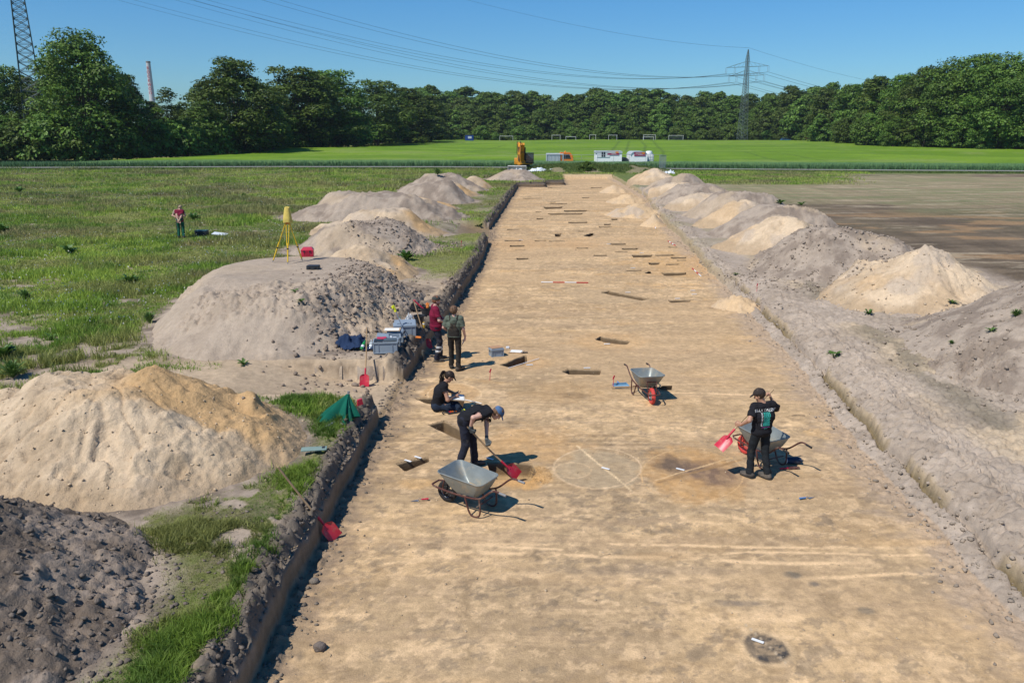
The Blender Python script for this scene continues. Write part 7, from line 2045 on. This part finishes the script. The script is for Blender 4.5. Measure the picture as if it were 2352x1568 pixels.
# cases
M_REDC = mat("red_plastic", (.50, .015, .05), rough=.35, spec=.5, var=.04); M_BLKP = mat("black_plastic", (.025, .028, .032), rough=.45)
p = heap_hit(707, 589); e = empty("instrument_case", (p[0], p[1], p[2]), .15, "red plastic instrument case right of the tripod on the flat-topped heap", "case")
MB().box((0, 0, .10), (.44, .34, .20), bev=.03).build("base", M_REDC, e, True)
V = [(-.22, -.17, .205), (.22, -.17, .205), (.22, .17, .205), (-.22, .17, .205), (-.22, -.17, .26), (.22, -.17, .26), (.22, .17, .26), (-.22, .17, .26), (-.14, -.11, .34), (.16, -.11, .34), (.16, .11, .34), (-.14, .11, .34)]
F = [(3, 2, 1, 0), (0, 1, 5, 4), (1, 2, 6, 5), (2, 3, 7, 6), (3, 0, 4, 7), (4, 5, 9, 8), (5, 6, 10, 9), (6, 7, 11, 10), (7, 4, 8, 11), (8, 9, 10, 11)]
MB().add(V, F).build("lid", M_REDC, e); m_ = MB()
for q in (-.12, -.06, 0, .06): m_.box((q, -.176, .15), (.02, .02, .12))
m_.build("ribs", M_REDC, e); MB().box((-.1, -.185, .205), (.06, .02, .05)).box((.1, -.185, .205), (.06, .02, .05)).build("latch", M_BLKP, e)
p = heap_hit(720, 618); e = empty("hard_case", (p[0], p[1], p[2] - .01), -.05, "small black hard case on the flat-topped heap in front of the tripod", "case")
MB().box((0, 0, .05), (.40, .29, .09), bev=.02).build("base", M_BLKP, e, True); MB().box((0, 0, .115), (.40, .29, .05), bev=.02).build("lid", M_BLKP, e, True); MB().box((-.1, -.15, .09), (.05, .02, .06)).box((.1, -.15, .09), (.05, .02, .06)).build("latch", M_BLK, e); MB().tube([(-.05, -.15, .06), (-.05, -.18, .06), (.05, -.18, .06), (.05, -.15, .06)], .008, 6).build("handle", M_BLK, e)
x_, y_ = W(464, 541, GZ); e = empty("equipment_box", (x_, y_, GZ + .03), 0, "dark equipment box in the grass right of the two people in the meadow", "box")
MB().box((0, 0, .12), (.62, .40, .22), bev=.02).build("body", M_BLKP, e, True); MB().box((0, 0, .24), (.64, .42, .03), bev=.01).build("lid", mat("teal_dark", (.03, .08, .09), rough=.4), e, True); MB().tube([(-.08, -.2, .16), (-.08, -.24, .16), (.08, -.24, .16), (.08, -.2, .16)], .01, 6).build("handle", M_BLK, e)
x_, y_ = W(506, 544, GZ); o = MB().box((0, 0, .16), (.75, .5, .02), Matrix.Rotation(.1, 4, 'X') @ Matrix.Rotation(.12, 4, 'Y')).build("plan_sheet", mat("white_sheet", (.68, .72, .76), rough=.4), loc=(x_, y_, GZ)); tag(o, "white plan sheet lying in the meadow grass right of the dark box", "paper")

# crates, buckets and litter on the corner of the bank ----------------------------
M_CRATE = mat("grey_blue_plastic", (.25, .30, .35), rough=.5, var=.05, spec=.4); M_CRATED = mat("dark_grey_plastic", (.07, .09, .105), rough=.5)
BK = lambda px, py, z=GZ: Vector((*W(px, py, z), z))
def crate(label, loc, rz, w=.60, d=.40, hgt=.27, lid=None, m_=None, dark_lid=False, text=None):
    m_ = m_ or M_CRATE
    e = empty("storage_crate", loc, rz, label, "crate", "grey plastic crates")
    b_ = MB(); t = .012
    b_.box((0, 0, .01), (w - .04, d - .04, .018)).box((0, -d / 2 + .015, hgt / 2), (w - .03, t, hgt)).box((0, d / 2 - .015, hgt / 2), (w - .03, t, hgt)).box((-w / 2 + .015, 0, hgt / 2), (t, d - .045, hgt)).box((w / 2 - .015, 0, hgt / 2), (t, d - .045, hgt))
    for s in (-1, 1):
        b_.box((0, s * (d / 2), hgt - .018), (w + .004, .022, .034)).box((s * (w / 2), 0, hgt - .018), (.022, d - .024, .034))
        for q in (-.46, -.28, .28, .46): b_.box((w * q, s * (d / 2 - .004), hgt / 2 - .01), (.014, .016, hgt - .03))
        b_.box((0, s * (d / 2 - .002), .02), (w - .02, .016, .03))
        for q in (-.4, .4): b_.box((s * (w / 2 - .004), d * q, hgt / 2 - .01), (.016, .014, hgt - .03))
    b_.build("body", m_, e)
    for s in (-1, 1): MB().tube([(s * (w / 2 + .008), -.05, hgt * .74), (s * (w / 2 + .022), -.045, hgt * .70), (s * (w / 2 + .022), .045, hgt * .70), (s * (w / 2 + .008), .05, hgt * .74)], .008, 6).build("handle", M_BLK, e)
    if lid == 'closed':
        l_ = MB().box((0, 0, hgt + .008), (w - .01, d - .01, .018), bev=.006).build("lid", m_, e)
        if text:
            tm = text_mesh(text, .15, .001); tm.materials.append(M_NAVY); tm.name = "marker_text"; link("marker_text", tm, l_, (0, .02, hgt + .0195), (0, 0, math.pi))
    elif lid == 'half':
        MB().box((-w * .24, 0, hgt + .02), (w * .50, d, .018), Matrix.Rotation(.12, 4, 'Y')).build("lid", m_, e)
        MB().box((w * .2, 0, hgt * .6), (w * .3, d * .7, .1), bev=.02).box((w * .05, .05, hgt * .75), (.12, .1, .1), bev=.02).build("contents", M_PLAST, e)
    elif lid == 'open_back':
        MB().box((0, d / 2 + .09, hgt + .08), (w, d * .5, .016), Matrix.Rotation(-.8 + 1.2, 4, 'X')).build("lid", m_, e)
    return e
CR = BK(884, 812); rzc = toward((0, 0), (-.10, 1))
e = crate("large grey-blue crate with black clipboards on top, at the very corner of the bank", CR + Vector((0, .20, 0)), rzc, .62, .42, .30)
e2 = empty("clipboard_case", CR + Vector((.10, .16, .305)), rzc, "black folders lying open on the large front crate", "folder"); MB().box((.02, -.02, .02), (.32, .26, .03), bev=.008).build("case", M_CRATED, e2, True); MB().box((-.27, -.02, .012), (.22, .26, .012), Matrix.Rotation(.1, 4, 'Y')).build("flap", M_BLKP, e2)
crate("grey crate with a half open lid and plastic bags, second from the corner", CR + Vector((.0, .72, 0)), rzc + .05, .60, .40, .28, 'half')
o = MB().box((0, 0, 0), (.24, .16, .03), bev=.01).build("red_folder", M_REDC, loc=CR + Vector((-.14, .44, .29)), rot=(.1, 0, rzc)); tag(o, "red folder wedged between the two front crates", "folder")
crate("grey crate under the wooden drawing board, third from the corner", CR + Vector((.10, 1.22, 0)), rzc + .05, .42, .32, .30, 'closed')
e = empty("drawing_board", CR + Vector((.02, 1.18, .33)), rzc - .05, "wooden drawing board with white paper lying on the third crate", "drawing board"); MB().box((0, 0, .01), (.46, .34, .014), bev=.004).build("board", mat("birch_board", (.50, .36, .22), rough=.6), e); MB().box((0, -.01, .019), (.38, .25, .003)).build("paper", mat("white_paper", (.75, .75, .72)), e)
crate("grey crate with marker writing on its closed lid, beside the silver pole", CR + Vector((.28, 1.80, 0)), rzc + .08, .60, .40, .33, 'closed', text="FOTO")
crate("pale grey crate at the rear of the row, in front of the buckets", CR + Vector((.22, 2.34, 0)), rzc + .05, .58, .38, .28, 'closed')
def bucket(label, loc, r=.155, hgt=.27):
    e = empty("bucket", loc, 0, label, "bucket", "black buckets on the bank")
    MB().lathe([(0, 0), (r * .76, 0), (r * .80, .02), (r, hgt), (r + .012, hgt), (r + .012, hgt - .02), (r, hgt - .02)] + [(r * .97, hgt - .005), (r * .77, .025), (0, .025)], 24).build("shell", M_BLKP, e, True)
    MB().tube([(r * math.cos(a), r * math.sin(a) * .5 + .05, hgt - .02 + .03 * math.sin(a)) for a in np.linspace(0, math.pi, 9)], .004, 5).build("handle", M_FENCE, e); return e
B1 = CR + Vector((.52, 3.15, 0)); B2 = B1 + Vector((.12, 1.0, 0))
bucket("black bucket just behind the rear crate", B1); bucket("black bucket holding orange gloves and a red tool, farther back on the bank", B2, .17, .29)
M_ORG = mat("orange_rubber", (.72, .22, .04), rough=.7, var=.15, scale=10)
g_ = SDF(); g_.ell((0, 0, 0), (.05, .03, .05), None, .02)
for i in range(5): g_.cone((.0, 0, .0), (-.05 + .025 * i, .01 * (i % 2), .10 + .02 * (i % 3)), .018, .014, .01)
go = sdf_mesh("work_gloves", g_, M_ORG, None, .008); go.location = B2 + Vector((.03, 0, .30)); tag(go, "orange work gloves stuffed into the farther bucket", "gloves")
e = empty("hand_rake", B2 + Vector((-.05, 0, .2)), 0, "red tool leaning out of the farther bucket to the left", "tool"); MB().tube([(0, 0, 0), (-.30, -.05, .30)], .024, 8).build("handle", M_REDC, e); MB().box((-.31, -.05, .31), (.07, .05, .05), bev=.01).build("head", M_REDC, e)
def bottle(label, loc, m_, capm, rot=(0, 0, 0), s=1.0):
    e = empty("bottle", loc, 0, label, "bottle"); e.rotation_euler = rot; e.scale = (s,) * 3
    MB().lathe([(0, 0), (.038, 0), (.043, .015), (.043, .10), (.040, .12), (.043, .14), (.043, .20), (.030, .25), (.014, .28), (.014, .295)], 16).build("body", m_, e, True); MB().lathe([(0, .29), (.017, .29), (.017, .312), (0, .312)], 12).build("cap", capm, e)
    MB().lathe([(.0435, .06), (.0437, .13), (.0435, .13)], 16).build("label_band", M_PLAST, e); return e
M_GB = mat("green_bottle", (.02, .28, .07), rough=.12, spec=.6, alpha=.85); M_CB = mat("clear_bottle", (.45, .52, .55), rough=.1, spec=.6, alpha=.6)
bottle("green plastic bottle leaning on the blue jacket", BK(830, 806) + Vector((0, .02, .04)), M_GB, M_GB, (-.95, .35, 0)); bottle("clear plastic bottle lying between the jacket and the large crate", BK(848, 806) + Vector((.03, .04, .04)), M_CB, M_PLAST, (-1.0, -.1, 0))
bottle("tall clear bottle standing left of the plastic bag by the rear crate", CR + Vector((.02, 2.78, 0)), M_CB, M_GB)
cloth("plastic_bag", B1.x - .26, B1.y - .15, GZ, .16, .14, .42, mat("clear_bag", (.6, .64, .68), rough=.15, alpha=.55, spec=.6), "clear crumpled plastic bag beside the nearer bucket", "bag", 61)
e = empty("drink_can", B1 + Vector((.18, -.42, 0)), 0, "yellow and white drink can on the bank edge beside the nearer bucket", "can"); MB().lathe([(0, 0), (.026, 0), (.033, .01), (.033, .155), (.026, .168), (0, .168)], 16).build("body", mat("yellow_can", (.65, .42, .05), rough=.3), e, True); MB().lathe([(.0335, .105), (.0337, .150), (.0335, .15)], 16).build("band", M_WHITE, e)
M_JKT = fab("navy_jacket", (.018, .035, .08))
cloth("jacket", *BK(806, 795)[:2], GZ, .42, .5, .30, M_JKT, "crumpled navy jacket on the bank left of the upright shovel", "jacket", 3, .5, 34, 3.0); cloth("dark_cloth", *BK(858, 803)[:2], GZ, .28, .16, .12, M_JKT, "dark blue cloth between the jacket and the large crate", "cloth", 5)
cloth("dark_bag", *BK(962, 713)[:2], GZ, .42, .22, .22, M_BLACKT, "long black bag on the grass behind the buckets", "bag", 7); cloth("maroon_cloth", *BK(922, 708)[:2], GZ, .34, .22, .16, fab("old_maroon", (.12, .04, .05)), "faded maroon cloth left of the farther bucket", "cloth", 9)
o = MB().box((0, 0, .03), (.16, .06, .05), bev=.015).build("orange_pouch", M_ORG, loc=CR + Vector((.68, 1.55, 0)), rot=(0, 0, -.3)); tag(o, "small orange pouch on the bank edge next to the crate with writing", "pouch")
for i, q in enumerate((0, .06)):
    o = MB().box((0, 0, .05), (.36, .035, .012)).build("scale_bar", M_WHITE, loc=BK(864 + i * 3, 797) + Vector((0, q, .05)), rot=(0, 0, -.2)); tag(o, ["white scale strip across the dark cloth, front one", "white scale strip across the dark cloth, rear one"][i], "scale bar", "white scale strips")
# staff with yellow head leaning on the bank
pa = Vector((*W(958, 831, 0), 0)); pb2 = Vector((pa.x - .62, pa.y - .1 + .45, 1.42)); e = empty("survey_staff", (0, 0, 0), 0, "silver pole with a yellow head leaning against the bank edge across the crates", "pole")
Lp = (pb2 - pa).length; MB().tube([(0, 0, 0), (0, 0, Lp * .55)], .016, 10).tube([(0, 0, Lp * .55), (0, 0, Lp - .12)], .012, 10).build("rod", M_CHROME, e, True); MB().tube([(0, 0, Lp * .54), (0, 0, Lp * .57)], .024, 10).build("clamp", M_BLK, e); MB().box((0, 0, Lp - .02), (.05, .06, .20), bev=.012).box((.04, 0, Lp + .03), (.05, .05, .08), bev=.01).build("head", mat("signal_yellow", (.70, .72, .03), rough=.4), e, True); align(e, pa, pb2)
o = MB().lathe([(0, 0), (.035, 0), (.035, .30), (0, .30)], 14).build("marker_tube", mat("dark_tube", (.10, .10, .09), rough=.5), loc=z2(976, 829) + Vector((-.05, 0, 0))); tag(o, "short dark tube standing at the foot of the bank beside the silver pole", "tube")
# notebook crate on the trench floor
p = z2(1140, 817); crate("grey crate standing alone on the trench floor beside the deep pit", p, toward((0, 0), (-.35, 1)), .36, .28, .22, 'closed')
o = MB().box((0, 0, .25), (.33, .26, .010)).build("clipboard", mat("brown_board", (.42, .24, .13), rough=.6), loc=p + Vector((-.02, .02, 0)), rot=(0, 0, .45)); tag(o, "brown clipboard on the crate that stands on the trench floor", "clipboard")
p = z2(1186, 808); e = empty("drawing_board", p, -.2, "pale drawing board lying on the sand right of the lone crate", "drawing board"); MB().box((0, 0, .015), (.40, .30, .014)).build("board", mat("birch_board", (.5, .36, .22)), e); MB().box((0, 0, .024), (.32, .23, .003)).build("paper", mat("white_paper", (.75, .75, .72)), e)
o = MB().box((0, 0, .02), (.20, .05, .03), bev=.01).build("camera_tool", M_BLKP, loc=z2(1204, 811), rot=(0, 0, .2)); tag(o, "small black device on the sand at the right end of the pale drawing board", "device")
o = MB().box((0, 0, .03), (.10, .08, .06), bev=.015).build("plastic_cup", M_PLAST, loc=z2(1166, 800)); tag(o, "small whitish plastic cup behind the pale drawing board", "cup")
def rod(a, b, label, cols=None, r=.010, group=None, name="measuring_rod", cat="measuring rod"):
    a = Vector(a); b = Vector(b); e = empty(name, a, 0, label, cat, group); d = b - a; n = len(cols)
    for i, c in enumerate(cols): MB().tube([d * (i / n), d * ((i + 1) / n)], r, 8).build("segment", c, e)
    return e
M_RR = mat("rod_red", (.50, .02, .03), rough=.4)
G4 = "white folding rulers laid along sections"
rod(z2(1167, 845, .03), z2(1238, 823, .03), "white folding rule in front of the pit beside the lone crate", [M_WHITE] * 3, .009, G4, "folding_rule", "ruler"); rod(z2(1030, 909, .05) , z2(1106, 926, .03), "white folding rule pointing away from the seated person to the right", [M_WHITE] * 3, .009, G4, "folding_rule", "ruler")
G5 = "red and white ranging rods"
rod(z2(1243, 648, .03), z2(1351, 649, .03), "long red and white ranging rod lying across the middle of the trench", [M_WHITE, M_RR, M_WHITE, M_RR], .02, G5, "ranging_rod", "ranging rod")
rod(z2(*z6(1856, 524), .03), z2(*z6(1938, 598), .03), "red and white ranging rod at the foot of the right edge, nearest of the three", [M_RR, M_WHITE, M_RR, M_WHITE], .022, G5, "ranging_rod", "ranging rod"); rod(z2(*z6(1628, 268), .03), z2(*z6(1695, 310), .03), "red and white ranging rod at the right edge, middle one of the three", [M_RR, M_WHITE, M_RR, M_WHITE, M_RR], .025, G5, "ranging_rod", "ranging rod"); rod(z2(*z6(1493, 108), .03), z2(*z6(1512, 148), .03), "red and white ranging rod at the right edge, farthest of the three", [M_RR, M_WHITE, M_RR, M_WHITE], .028, G5, "ranging_rod", "ranging rod")
# finds tags
G6 = "small white tags lying beside the features"
def z8(x, y): return ((2350 + x / 2.4126) * 0.57422, (1400 + y / 2.4126) * 0.57422)
for (px, lab) in [(z8(175, 1150), "white tag on the line through the grey ringed stain"), (z8(895, 1158), "white tag in the middle of the dark orange stain"), ((1740, 1474), "white tag on the black charcoal stain in front"), ((1125, 1055), None), ((960, 1061 - 9), "white tag on the rim of the small pit left of the barrow"), ((937, 1060), None),
      (z6(865, 1467), "white tag on the rim of the long pit behind the middle barrow"), (z6(1053, 1241), "white tag below the diagonal long pit"), (z6(1250, 755), "white tag above the widest diagonal pit"), (z6(1716, 813), "white tag above the pit near the right edge"), (z6(1860, 737), None), (z6(1873, 773), None), (z6(1298, 524), None), (z6(1380, 383), None), (z6(243, 260), None), (z6(1069, 298), None), (z6(325, 1438), None)]:
    x_, y_ = W(*px); sc_ = 1 + y_ / 60
    o = MB().box((0, 0, .012), (.13 * sc_, .032 * sc_, .010)).build("finds_tag", M_WHITE, loc=(x_, y_, .01), rot=(0, 0, -.6 if y_ < 16 else .1)); tag(o, lab or "small white tag lying on the sand beside a feature", "tag", G6)
# trowels and small tools
def trowel(label, loc, rz, hm, bladem=M_CHROME):
    e = empty("trowel", loc, rz, label, "trowel"); MB().tube([(0, 0, .03), (.12, 0, .035)], [.013, .016], 8).build("handle", hm, e, True); MB().tube([(0, 0, .03), (-.04, 0, .05), (-.06, 0, .015)], .005, 6).build("tang", bladem, e)
    MB().add([(-.05, -.03, .012), (-.05, .03, .012), (-.19, 0, .010), (-.05, -.03, .016), (-.05, .03, .016), (-.19, 0, .014)], [(0, 1, 2), (5, 4, 3), (0, 3, 4, 1), (1, 4, 5, 2), (2, 5, 3, 0)]).build("blade", bladem, e); return e
trowel("trowel with a red handle on the sand left of the front wheelbarrow", z2(968, 1150), .15, M_REDC); trowel("trowel with a blue handle alone on the sand right of the printed T-shirt", z2(1850, 1146), math.pi + .3, mat("blue_plastic", (.10, .22, .45), rough=.4))
M_BPL = mat("blue_plastic", (.10, .22, .45), rough=.4)
# trowel held by person 2
h_ = hold(pd_, 1); e = trowel("blue-handled trowel in the hand of the person in dungarees", h_ + Vector((0, 0, 0)), 0, M_BPL); e.rotation_euler = (0, -1.0, .6); e.location = h_ - Vector((.02, .0, .02))
e = empty("dust_pan", z2(1426, 888), .2, "light blue dustpan on the sand left of the middle wheelbarrow", "dustpan"); MB().box((0, 0, .015), (.36, .22, .012)).box((0, .11, .04), (.36, .012, .06)).box((.18, 0, .03), (.012, .2, .05)).build("pan", mat("light_blue", (.16, .30, .42), rough=.5), e); MB().tube([(0, .11, .05), (-.02, .22, .07)], .016, 8).build("handle", M_BPL, e)
def marker(px, label, z=0): 
    x_, y_ = W(px[0], px[1], z); e = empty("marker_flag", (x_, y_, z), .4, label, "marker", "red marker tags"); MB().tube([(0, 0, 0), (.02, .02, .16), (.03, .03, .24)], .007, 6).build("pin", M_REDC, e); MB().box((.03, .03, .24), (.035, .012, .10), Matrix.Rotation(.4, 4, 'Y')).build("tape", M_REDC, e)
marker((1125, 873), "bent red marker behind the seated person"); marker((1408, 889), "red wire marker at the left end of the blue dustpan"); marker((1738, 670), "red marker on the right bank above the ochre sand spill", GZ); marker(((1150 + 1815 / 2.613) * .5742, (600 + 1010 / 2.613) * .5742), "red marker peg in the grass on the left bank", GZ)
# tool roll
e = empty("tool_roll", z2(1050, 945), .48, "open black tool roll with orange and yellow chisels right of the seated person", "tool roll"); MB().box((0, 0, .012), (.50, .20, .016), bev=.005).build("mat", M_BLKP, e)
for i in range(11):
    MB().box((-.18 + i * .035, .02 * (i % 2), .026), (.018, .10, .014), bev=.004).build("tool", [M_ORT, mat("signal_yellow", (.7, .72, .03)), M_REDC, M_CHROME][(0 if i < 5 else 1) if i % 3 else 2 + i % 2], e)
MB().tube([(-.25, 0, .02), (-.33, .04, .03), (-.37, -.03, .03), (-.33, -.06, .02)], .012, 6).build("strap", M_BLKP, e)
o = MB().box((0, 0, .01), (.20, .03, .015)).build("wooden_ruler", M_WOOD, loc=z2(1018, 946), rot=(0, 0, .15)); tag(o, "short wooden ruler on the sand in front of the seated person", "ruler")
# tools right of the third barrow
e = empty("water_jug", z2(1806, 1065), 0, "dark cylindrical jug lying in the barrow's shadow right of the printed T-shirt", "jug"); MB().lathe([(0, 0), (.055, .0), (.065, .03), (.065, .24), (.05, .27), (.0, .27)], 16, (0, 0, .07), 'X').build("body", mat("dark_blue", (.02, .035, .07), rough=.5), e, True); MB().lathe([(.035, -.012), (.055, -.012), (.055, .0), (.035, .0)], 16, (0, 0, .07), 'X').build("ring", M_WHITE, e)
e = empty("hand_shovel", z2(1805, 1078), .1, "small red-handled hand tool beside the dark jug", "hand tool"); MB().tube([(-.12, 0, .025), (.04, 0, .03)], .014, 8).build("handle", M_REDC, e); MB().prism([(.04, 0), (.22, .01), (.26, .03), (.04, .03)], .07, c=(0, 0, .01)).build("blade", M_FRAME, e)
o = MB().tube([(0, 0, .01), (.1, .02, .02), (.3, 0, .01)], .006, 5).build("twig", mat("dark_twig", (.06, .05, .04)), loc=z2(1818, 955)); tag(o, "thin dark twig on the sand far right", "twig")
# green parasol, folded, lying on the bank
M_PAR = fab("green_canvas", (.006, .10, .065), var=.2)
pA = Vector((*W(806, 920, GZ + .35), GZ + .35)); pB = Vector((*W(765, 972, GZ + .05), GZ + .02))
x_, y_ = W(783, 965, GZ); e = empty("parasol", (x_ - .05, y_ + .05, GZ - .02), 0, "folded dark green parasol set down on the corner of the near bank", "parasol")
V = []; F = []; n = 96
for j in range(9):
    t = j / 8; rr2 = .04 + .34 * t ** 1.1
    for i in range(n):
        a = 2 * math.pi * i / n; q = rr2 * (1 + .42 * math.sin(a * 8 + .6 * math.sin(a * 2)) * t ** .6); V.append((.16 * (1 - t) + math.cos(a + .3 * math.sin(a * 3)) * q * .82, .22 * (1 - t) + math.sin(a) * q * .62, .44 * (1 - t) ** .8 + .03 + .035 * math.cos(a * 8) * t + .02 * math.sin(a * 3 + 1) * t))
for j in range(8):
    for i in range(n): F.append((j * n + i, j * n + (i + 1) % n, (j + 1) * n + (i + 1) % n, (j + 1) * n + i))
F.append(tuple(range(n))); MB().add(V, F).build("canopy", M_PAR, e, True)
MB().tube([(.16, .22, .42), (.17, .24, .52)], [.02, .028], 8).build("tip", M_RIMG, e); MB().tube([(-.05, -.35, .06), (-.14, -.5, .05)], .03, 8).build("pole", M_RIMG, e)
for i in range(4): MB().tube([(-.02 + i * .02, -.2, .06), (-.2 + i * .12, -.36, .05)], .007, 5).build("rib", M_RIMG, e)
o = MB().prism([(-.06, 0), (.06, .02), (.04, .14), (-.05, .12)], .05, Matrix.Rotation(.5, 4, 'Z')).build("red_tag", M_REDC, loc=(x_ + .34, y_ + .25, GZ + .22)); tag(o, "small red plastic piece sticking up beside the green parasol", "red piece")
x_, y_ = W(722, 1040, GZ + .02); e = empty("kneeling_mat", (x_, y_, top_z(np.array([x_]), np.array([y_]))[0] + .05), .15, "grey-green kneeling mat in the grass above the fallen shovel", "mat"); MB().box((0, 0, .012), (.44, .17, .022), bev=.008).build("pad", mat("sage_foam", (.19, .27, .24), rough=.8), e, True); MB().box((.16, .02, .026), (.05, .09, .004)).build("grip_hole", M_BLKP, e)

# ------------------------------------------------------------------ air
hm_ = bpy.data.materials.new("haze"); hm_.use_nodes = True
for n_0 in list(hm_.node_tree.nodes):
    if n_0.type == 'BSDF_PRINCIPLED': hm_.node_tree.nodes.remove(n_0)
pv = hm_.node_tree.nodes.new("ShaderNodeVolumePrincipled"); pv.inputs["Color"].default_value = (.75, .86, 1.0, 1); pv.inputs["Density"].default_value = .0001; pv.inputs["Anisotropy"].default_value = .2
hm_.node_tree.links.new(pv.outputs[0], hm_.node_tree.nodes["Material Output"].inputs["Volume"])
hb = MB().box((0, 340, 37.5), (1500, 900, 78)).build("haze", hm_, loc=(0, 0, 0)); tag(hb, "faint blue air over the whole site", "haze", kind="stuff")
